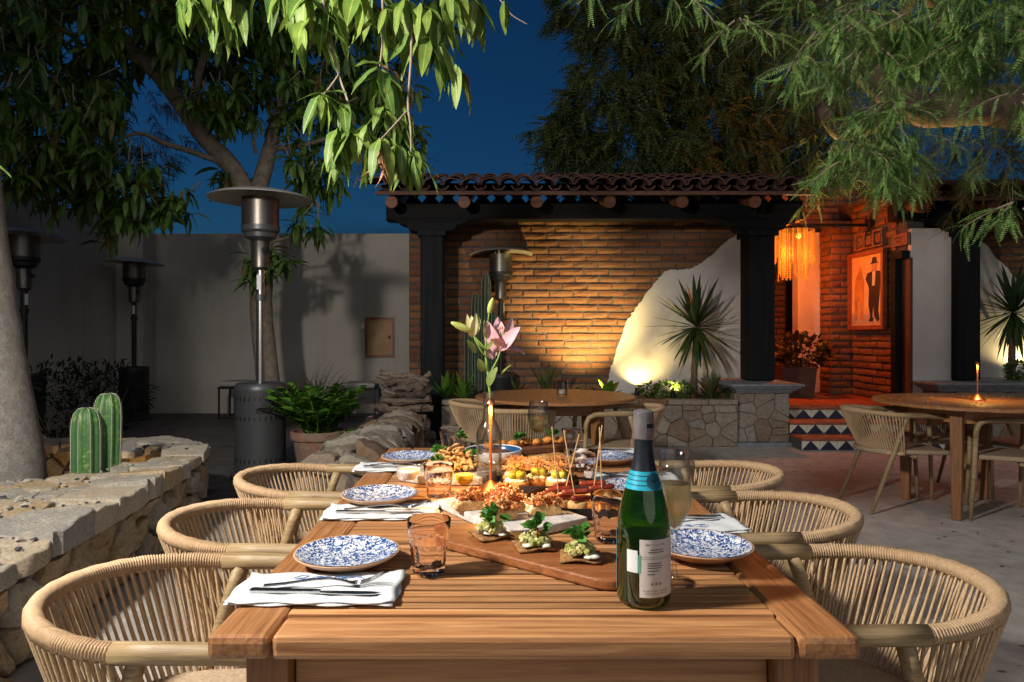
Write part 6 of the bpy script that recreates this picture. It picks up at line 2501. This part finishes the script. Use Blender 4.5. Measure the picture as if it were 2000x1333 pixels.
limb(mt, [at(370, 225, 7.95), at(385, 160, 7.8), at(400, 100, 7.7), at(415, 40, 7.6)], .055, .03, 'bark_mango', wob=.05)
limb(mt, [at(232, 70, 7.5), at(215, 20, 7.5), at(218, -40, 7.5)], .06, .04, 'bark_mango', wob=.05)
limb(mt, [at(425, 315, 8.2), at(370, 295, 8.0), at(320, 280, 7.8), at(280, 262, 7.6), at(245, 268, 7.5), at(160, 310, 7.3)], .04, .012, 'bark_mango', wob=.05)
limb(mt, [at(410, 275, 8.1), at(440, 265, 8.3), at(455, 250, 8.5)], .05, .03, 'bark_mango', wob=.05)
limb(mt, [at(540, 290, 8.6), at(590, 285, 8.4), at(640, 270, 8.2)], .04, .02, 'bark_mango', wob=.05)
limb(mt, [at(500, 300, 8.5), at(493, 260, 8.4), at(502, 235, 8.3)], .025, .012, 'bark_mango', wob=.05)
limb(mt, [at(490, 480, 8.4), at(560, 465, 8.2), at(610, 440, 8.0)], .02, .008, 'bark_mango', wob=.05)
rg = np.random.default_rng(21)
C = []
# crown lobes: photo-side anchor, distance, radii, number of twig ends
for (px, py, d, rx, ry, rz, k) in ((80, 60, 7.0, 1.0, .9, .8, 85), (40, 230, 6.6, .9, .8, .7, 70), (230, 30, 7.4, .9, .8, .6, 62), (150, 160, 7.6, .8, .8, .7, 55), (330, 40, 7.6, .8, .9, .6, 55),
                                   (460, 40, 8.2, .9, .9, .6, 62), (560, 70, 8.6, .9, .9, .8, 66), (680, 60, 8.6, .9, .9, .9, 70), (640, 190, 8.4, .6, .7, .5, 34), (740, 220, 8.3, .6, .7, .6, 40), (790, 280, 8.0, .35, .4, .4, 16),
                                   (440, 150, 8.4, .45, .5, .5, 20), (500, 190, 8.6, .3, .4, .4, 12), (590, 250, 8.5, .4, .4, .3, 12), (180, 330, 7.1, .7, .6, .5, 40), (90, 330, 6.9, .6, .6, .5, 32), (230, 400, 7.2, .5, .5, .35, 26),
                                   (330, 390, 7.4, .3, .3, .25, 12), (600, 350, 8.4, .35, .4, .35, 10), (500, 520, 8.1, .22, .25, .22, 9), (600, 440, 8.0, .2, .2, .12, 5), (545, 500, 8.1, .12, .2, .2, 4), (455, 345, 8.5, .3, .3, .2, 7), (460, 200, 8.0, .4, .4, .3, 14), (560, 130, 8.2, .6, .5, .5, 30), (620, 320, 8.2, .4, .4, .3, 14), (390, 190, 7.6, .3, .3, .3, 8),
                                   (860, 30, 7.0, .3, .4, .3, 9), (130, -90, 7.2, 1.6, 1.3, .5, 60), (560, -120, 8.2, 1.8, 1.3, .5, 60)):
    c = np.array(at(px, py, d))
    u = rg.normal(size=(k, 3))
    u /= np.linalg.norm(u, axis=1, keepdims=True)
    C += list(c + u * (rg.uniform(0, 1, (k, 1)) ** .45) * np.array([rx, ry, rz]))
T, Rm, S = whorls(C, 9, .035, rg)
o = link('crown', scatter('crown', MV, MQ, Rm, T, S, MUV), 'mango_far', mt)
o['kind'] = 'stuff'
tw = MB()
for c in C[::2]:
    c = Vector(c)
    tw.tube([c, c + Vector((rng.uniform(-.15, .15), rng.uniform(-.1, .2), rng.uniform(.12, .3)))], [.004, .009], 4, False)
o = tw.build('twigs', 'bark_mango', mt)
o['kind'] = 'stuff'

# the near, brightly lit bough: every leaf an object
nb = thing('mango_bough', 'bright green mango bough hanging over the table from above', 'bough', at(700, -60, 2.5))
nbl = thing('mango_bough', 'bright mango leaf clump hanging at the top left of centre', 'bough', at(418, -60, 3.1))
nbr = thing('mango_bough', 'dim mango leaf cluster with bare twig tip against the sky', 'bough', at(940, -60, 3.05))
nr = random.Random(17)
NV = [leaf_template(.205, .046 + .004 * (k % 3), 9, .12 + .14 * (k % 4), .20 + .12 * (k % 3), .04 + .03 * (k % 4), 1.0, k * 1.7) for k in range(8)]
LM = []
for v, q, uv in NV:
    me = np_mesh('leaf', v, q, uv)
    me.materials.append(MATS['mango_near'])
    LM.append(me)
me_dry = np_mesh('dry_leaf', NV[3][0] * np.array([1, .55, 1.3]), NV[3][1], NV[3][2])
me_dry.materials.append(MATS['dry_hanging'])


def near_twig(parent, pts, r0=.006, r1=.0032):
    return limb(parent, pts, r0, r1, 'twig', 'twig', 7, .08)


def cluster(parent, c, n, L, emin=-88, emax=-25, dry=0, az=None):
    for k in range(n):
        a = 2.39996 * k + nr.uniform(-.4, .4)
        e = R(nr.uniform(emin, emax))
        d = np.array([[math.cos(a) * math.cos(e), math.sin(a) * math.cos(e), math.sin(e)]])
        up = np.array([[math.cos(a) * .6 + nr.uniform(-.35, .35), math.sin(a) * .6 - .35 + nr.uniform(-.3, .3), .8]])
        M = Matrix(frames(d, up)[0].tolist())
        s = L / .205 * nr.uniform(.55, 1.1)
        o = link('dry_leaf' if k < dry else 'leaf', me_dry if k < dry else nr.choice(LM), None, None, loc=Vector(c) + Vector((nr.uniform(-.012, .012), nr.uniform(-.012, .012), nr.uniform(-.012, .012))), rot=M.to_euler(), scale=(s, s * nr.uniform(.85, 1.15), s))
        attach(o, parent)


t1 = near_twig(nb, [at(628, -90, 2.4), at(632, 10, 2.4), at(652, 110, 2.4), at(662, 148, 2.4), at(680, 200, 2.38), at(690, 245, 2.36)])
t2 = near_twig(nb, [at(662, 146, 2.4), at(645, 170, 2.36), at(632, 185, 2.34)], .004, .003)
t3 = near_twig(nb, [at(770, -90, 2.55), at(800, 20, 2.5), at(803, 110, 2.45), at(797, 200, 2.42), at(802, 250, 2.4), at(803, 298, 2.4)])
t4 = near_twig(nb, [at(797, 215, 2.42), at(770, 245, 2.38), at(745, 272, 2.35)], .004, .003)
t5 = near_twig(nb, [at(803, 60, 2.47), at(850, 95, 2.5), at(890, 130, 2.5)], .004, .003)
t6 = near_twig(nb, [at(745, -60, 2.5), at(748, 60, 2.45), at(742, 130, 2.42)], .005, .003)
t7 = near_twig(nbl, [at(420, -90, 3.1), at(415, -20, 3.1), at(418, 5, 3.1)], .006, .004)
t8 = near_twig(nbr, [at(900, -90, 3.0), at(960, -20, 3.0), at(985, 10, 3.0), at(1000, 30, 3.0), at(1030, 48, 3.0)], .004, .002)
for (par, px, py, d, n, L, kw) in ((t1, 600, -10, 2.4, 9, .23, {}), (t1, 640, 5, 2.42, 8, .23, {}), (t1, 560, -30, 2.5, 6, .24, {}), (t1, 700, -15, 2.45, 6, .2, {}),
                                   (t2, 630, 185, 2.34, 12, .155, dict(emin=-80, emax=5)), (t1, 690, 250, 2.36, 10, .17, dict(dry=1)), (t1, 662, 255, 2.36, 9, .17, dict(emin=-88, emax=-40)),
                                   (t3, 790, 0, 2.5, 9, .24, {}), (t3, 825, 10, 2.52, 8, .23, {}), (t6, 760, 25, 2.47, 7, .21, {}), (t6, 742, 135, 2.42, 11, .18, dict(dry=1, emin=-80, emax=0)), (t6, 765, 160, 2.44, 7, .17, {}),
                                   (t3, 880, -20, 2.6, 7, .22, {}), (t5, 893, 132, 2.5, 11, .165, dict(dry=1)), (t5, 860, 90, 2.5, 6, .17, {}), (t4, 745, 275, 2.35, 9, .16, dict(dry=4, emin=-89, emax=-45)), (t4, 715, 250, 2.36, 8, .16, {}),
                                   (t3, 803, 300, 2.4, 13, .15, dict(emin=-85, emax=-10)), (t3, 790, 205, 2.42, 5, .16, {}), (t1, 650, 285, 2.36, 8, .165, dict(emin=-88, emax=-50)), (t3, 830, 70, 2.5, 6, .2, {}),
                                   (t7, 418, 0, 3.1, 12, .22, {}), (t7, 385, -25, 3.1, 9, .22, {}), (t7, 450, -20, 3.1, 8, .2, {}), (t8, 930, -5, 3.1, 12, .2, {}), (t8, 985, 5, 3.0, 5, .13, dict(emin=-88, emax=-55)), (t8, 890, -35, 3.0, 8, .22, {}),
                                   (t1, 665, -30, 2.9, 10, .25, {}), (t6, 715, -40, 2.9, 9, .25, {}), (t1, 530, -60, 3.0, 8, .26, {}),
                                   (t1, 605, 40, 2.42, 6, .2, {}), (t1, 675, 210, 2.38, 8, .165, dict(emin=-88, emax=-30)), (t4, 722, 285, 2.37, 7, .15, dict(emin=-89, emax=-40)), (t3, 776, 285, 2.4, 7, .15, {}), (t6, 752, 215, 2.4, 7, .16, {}), (t7, 360, -10, 3.0, 8, .2, {}), (t7, 470, 10, 3.2, 8, .2, {})):
    cluster(par, at(px, py, d), n, L, **kw)
sl_ = thing('leaf_twig', 'single bright leaf tip poking in at the left edge', 'twig', at(-20, 318, 2.6))
tw = near_twig(sl_, [at(-60, 300, 2.6), at(-25, 312, 2.6)])
o = link('leaf', LM[0], None, sl_, loc=at(-25, 312, 2.6), rot=(0, R(28), R(-8)), scale=(.62, .5, .62))

# leaning tree on the left with a bough that carries the floodlight
lt_ = thing('leaning_tree', 'grey trunk leaning out of the stone planter at the left edge', 'tree', (-2.95, 4.0, .1))
limb(lt_, [(-2.97, 3.98, .02), (-2.995, 3.98, .45), (-3.06, 3.97, 1.0), (-3.11, 3.95, 1.6), (-3.12, 3.9, 2.2), (-3.15, 3.85, 2.8), (-3.3, 3.7, 3.6), (-3.6, 3.5, 4.5)], .345, .17, 'bark_grey', 'trunk', 22, .015)
limb(lt_, [(-3.13, 3.85, 2.75), (-3.0, 3.0, 3.2), (-2.6, 1.9, 3.3), (-2.15, .85, 3.0), (-1.9, .3, 3.1), (-1.5, -.8, 3.5)], .11, .04, 'bark_grey', 'bough', 10, .03)
limb(lt_, [(-3.3, 3.7, 3.5), (-4.0, 4.4, 4.6), (-4.6, 5.0, 5.6)], .11, .04, 'bark_grey', 'bough', 10, .03)
limb(lt_, [(-3.5, 3.55, 4.2), (-2.9, 3.2, 5.2), (-2.6, 2.9, 6.2)], .1, .04, 'bark_grey', 'bough', 10, .03)
C = []
for (c, r_, k) in (((-3.8, 3.6, 5.6), 1.3, 60), ((-4.6, 5.0, 5.8), 1.0, 40), ((-2.8, 2.8, 6.3), 1.0, 40), ((-1.6, -1.0, 4.0), .6, 14)):
    u = rg.normal(size=(k, 3))
    u /= np.linalg.norm(u, axis=1, keepdims=True)
    C += list(np.array(c) + u * (rg.uniform(0, 1, (k, 1)) ** .45) * r_)
T, Rm, S = whorls(C, 9, .05, rg)
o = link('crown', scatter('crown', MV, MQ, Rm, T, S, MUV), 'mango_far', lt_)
o['kind'] = 'stuff'


# ------------------------------------------------------------------ feathery mesquite trees
def frond_template(pairs, L=.16, W=.028, curve=.35):
    v, q = [], []
    for i in range(pairs):
        t = (i + 1) / pairs
        x, z = L * t, -curve * L * t * t
        l = W * .5 * (math.sin(math.pi * (.15 + .8 * t)) + .15)
        wd = L / pairs * .33
        for s in (-1, 1):
            b = len(v)
            v += [(x - wd, 0, z), (x + wd, 0, z), (x + wd * 1.6, s * l, z - .1 * l), (x + wd * .2, s * l, z - .1 * l)]
            q.append((b, b + 1, b + 2, b + 3) if s > 0 else (b, b + 3, b + 2, b + 1))
    b = len(v)
    v += [(0, -.0008, 0), (0, .0008, 0), (L * .5, .0008, -curve * L * .25), (L * .5, -.0008, -curve * L * .25)]
    q.append((b, b + 1, b + 2, b + 3))
    b = len(v)
    v += [(L * .5, -.0008, -curve * L * .25), (L * .5, .0008, -curve * L * .25), (L, .0006, -curve * L), (L, -.0006, -curve * L)]
    q.append((b, b + 1, b + 2, b + 3))
    return np.array(v), np.array(q)


def sprays(starts, dirs, length, per, rg, twigs=None, droop=.8):
    """hanging twigs with fronds along them"""
    T, D = [], []
    for s, d in zip(starts, dirs):
        p_ = np.array(s, float)
        d = np.array(d, float)
        d /= np.linalg.norm(d)
        L = length * rg.uniform(.6, 1.25)
        path = [p_.copy()]
        steps = 6
        for j in range(steps):
            p_ = p_ + d * L / steps
            d = d + np.array([0, 0, -droop / steps]) + rg.normal(0, .08, 3)
            d /= np.linalg.norm(d)
            path.append(p_.copy())
        if twigs is not None:
            twigs.tube([tuple(x) for x in path], [.004] * 3 + [.0025] * 4, 4, False)
        for j in range(per):
            t = rg.uniform(.15, 1.0) * steps
            i0 = min(steps - 1, int(t))
            pp = path[i0] + (path[i0 + 1] - path[i0]) * (t - i0)
            tan = path[i0 + 1] - path[i0]
            tan = tan / np.linalg.norm(tan)
            o_ = rg.normal(size=3)
            o_ -= tan * o_.dot(tan)
            o_ /= np.linalg.norm(o_) + 1e-6
            T.append(pp)
            D.append(tan * .7 + o_ * .8 + np.array([0, 0, -.15]))
    return np.array(T), np.array(D)


def feathery(parent, lobes, mat, seed, pairs, Lf, spl, per, name='crown', droop=.8, wr=.13, cv=.45):
    rg2 = np.random.default_rng(seed)
    v, q = frond_template(pairs, Lf, Lf * wr, cv)
    St, Dr = [], []
    for (c, rad, k) in lobes:
        u = rg2.normal(size=(k, 3))
        u /= np.linalg.norm(u, axis=1, keepdims=True)
        St += list(np.array(c) + u * (rg2.uniform(0, 1, (k, 1)) ** .5) * np.array(rad))
        Dr += list(u * np.array([1, 1, .3]) + np.array([0, 0, -.35]))
    tw = MB()
    T, D = sprays(St, Dr, spl, per, rg2, tw, droop)
    U = np.tile([0, 0, 1.], (len(T), 1)) + rg2.normal(0, .5, (len(T), 3))
    o = link(name, scatter(name, v, q, frames(D, U), T, rg2.uniform(.65, 1.2, len(T))), mat, parent)
    o['kind'] = 'stuff'
    o2 = tw.build('twigs', 'twig', parent)
    o2['kind'] = 'stuff'
    print(name, len(T))


mq = thing('mesquite_tree', 'feathery green tree with a thick limb reaching in from the right', 'tree', (6.2, 6.4, 0))
limb(mq, [(6.3, 6.4, -.05), (6.2, 6.4, 1.2), (6.05, 6.3, 2.3), (5.6, 6.2, 3.1)], .3, .24, 'bark_warm', 'trunk', 14, .04)
limb(mq, [(5.75, 6.25, 2.9), at(2000, 215, 6.1), at(1900, 205, 6.0), at(1820, 215, 6.0), at(1770, 200, 6.1), at(1700, 150, 6.4), at(1680, 80, 6.7), at(1660, -20, 7.0)], .21, .09, 'bark_warm', wob=.06)
limb(mq, [at(1780, 205, 6.05), at(1710, 240, 6.4), at(1640, 260, 6.9), at(1600, 200, 7.2), at(1560, 140, 7.4), at(1540, 60, 7.6)], .10, .04, 'bark_warm', wob=.06)
limb(mq, [at(1850, 210, 6.0), at(1860, 130, 5.8), at(1840, 50, 5.5), at(1800, -40, 5.2)], .09, .04, 'bark_warm', wob=.06)
limb(mq, [at(1690, 130, 6.5), at(1720, 80, 6.0), at(1760, 40, 5.4), at(1790, -20, 5.0)], .07, .03, 'bark_warm', wob=.06)
limb(mq, [(5.7, 6.25, 3.0), (4.9, 5.2, 3.9), (3.6, 3.7, 4.1), (2.6, 3.0, 3.9), (1.7, 2.7, 3.75)], .13, .03, 'bark_warm', 'bough', 9, .05)
L_ = []
for (px, py, d, rx, ry, rz, k) in ((1900, 0, 2.8, .34, .3, .10, 50), (1970, 60, 2.7, .17, .25, .12, 26), (1850, 70, 2.9, .12, .2, .07, 14), (1720, 30, 3.0, .26, .25, .06, 22), (1690, 90, 3.0, .09, .12, .05, 8), (1610, 45, 3.0, .08, .1, .05, 6),
                                   (1560, 110, 3.1, .06, .06, .03, 4), (1445, 35, 3.1, .03, .03, .03, 3), (1730, 215, 3.1, .10, .15, .12, 24), (1690, 300, 3.1, .13, .15, .05, 12), (1770, 310, 3.1, .09, .12, .05, 7), (1990, 190, 2.8, .06, .12, .08, 7),
                                   (1990, 395, 2.6, .03, .05, .05, 3), (1650, -60, 3.0, .7, .4, .08, 26), (1280, -25, 3.2, .3, .2, .03, 4)):
    L_.append((tuple(at(px, py, d)), (rx, ry, rz), k))
feathery(mq, L_, 'mesquite', 5, 18, .11, .18, 17, 'near_sprays', droop=.55, wr=.16, cv=.55)
L_ = []
for (px, py, d, rx, ry, rz, k) in ((1920, 60, 4.6, .5, .5, .22, 34), (1740, 110, 4.9, .4, .4, .2, 22), (1750, 280, 5.0, .25, .3, .22, 22), (1960, 260, 4.8, .2, .3, .2, 8), (1620, 120, 5.2, .3, .3, .2, 10)):
    L_.append((tuple(at(px, py, d)), (rx, ry, rz), k))
feathery(mq, L_, 'mesquite', 15, 11, .13, .30, 16, 'middle_crown', droop=.55, wr=.14, cv=.6)
L_ = []
for (px, py, d, rx, ry, rz, k) in ((1880, 290, 7.0, .8, .7, .3, 42), (1960, 320, 6.8, .5, .5, .3, 24), (1650, 150, 7.3, .6, .6, .6, 44), (1560, 60, 7.6, .8, .7, .5, 44), (1750, 20, 7.0, .9, .7, .4, 40), (1900, 130, 7.0, .7, .6, .5, 34), (1620, 300, 7.4, .5, .5, .3, 22)):
    L_.append((tuple(at(px, py, d)), (rx, ry, rz), k))
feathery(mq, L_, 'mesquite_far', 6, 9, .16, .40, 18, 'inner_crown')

m2 = thing('mesquite_tree', 'dark feathery tree rising behind the tiled porch roof', 'tree', (4.2, 12.2, 0))
limb(m2, [(4.3, 12.3, -.05), (4.2, 12.3, 1.5), (4.0, 12.2, 2.8), (3.6, 12, 4.2), (3.2, 11.8, 5.6), (3.0, 11.6, 6.8)], .26, .10, 'bark_warm', 'trunk', 12, .04)
limb(m2, [(3.7, 12.05, 4.0), (2.8, 11.6, 4.9), (2.0, 11.2, 5.2)], .10, .04, 'bark_warm', wob=.06)
limb(m2, [(3.9, 12.15, 3.2), (4.6, 11.8, 4.4), (5.2, 11.5, 5.4)], .10, .04, 'bark_warm', wob=.06)
L_ = []
for (px, py, d, rx, ry, rz, k) in ((1180, 220, 10.2, .7, .8, .7, 60), (1110, 260, 10.2, .4, .5, .35, 20), (1300, 120, 10.6, 1.2, 1.0, 1.0, 110), (1250, 300, 10.2, .9, .8, .5, 62), (1420, 60, 10.8, 1.3, 1.0, 1.0, 100), (1400, 260, 10.6, 1.0, .9, .7, 80),
                                   (1220, 20, 10.6, .8, .8, .5, 40), (1520, 220, 10.8, .9, .9, .8, 76), (1560, 340, 10.8, .8, .8, .3, 36), (1330, 350, 10.4, .6, .6, .2, 24), (1130, 0, 10.4, .35, .4, .35, 12), (1640, 330, 11.0, .7, .8, .5, 36), (1165, 345, 9.6, .2, .3, .15, 6), (1500, -90, 11, 2.2, 1.2, .6, 60)):
    L_.append((tuple(at(px, py, d)), (rx, ry, rz), k))
L_ = [(c, r, int(k * 2.0)) for c, r, k in L_]
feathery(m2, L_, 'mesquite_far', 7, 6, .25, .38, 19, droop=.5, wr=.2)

# dark tree beyond the left garden wall
dk = thing('garden_tree', 'dark silhouetted tree beyond the left garden wall', 'tree', (-7.6, 13.5, 0))
limb(dk, [(-7.6, 13.5, -.05), (-7.6, 13.5, 2.0), (-7.8, 13.4, 4), (-8.0, 13.3, 6)], .2, .08, 'bark_mango', 'trunk', 10, .04)
L_ = [(tuple(at(270, 255, 13.0)), (.75, .7, .75), 60), (tuple(at(190, 330, 13.0)), (.9, .8, .8), 60), (tuple(at(60, 320, 12.5)), (1.4, 1.0, 1.0), 80), (tuple(at(60, 200, 13.0)), (1.6, 1.0, 1.2), 90), (tuple(at(280, 320, 13.0)), (.5, .5, .5), 30)]
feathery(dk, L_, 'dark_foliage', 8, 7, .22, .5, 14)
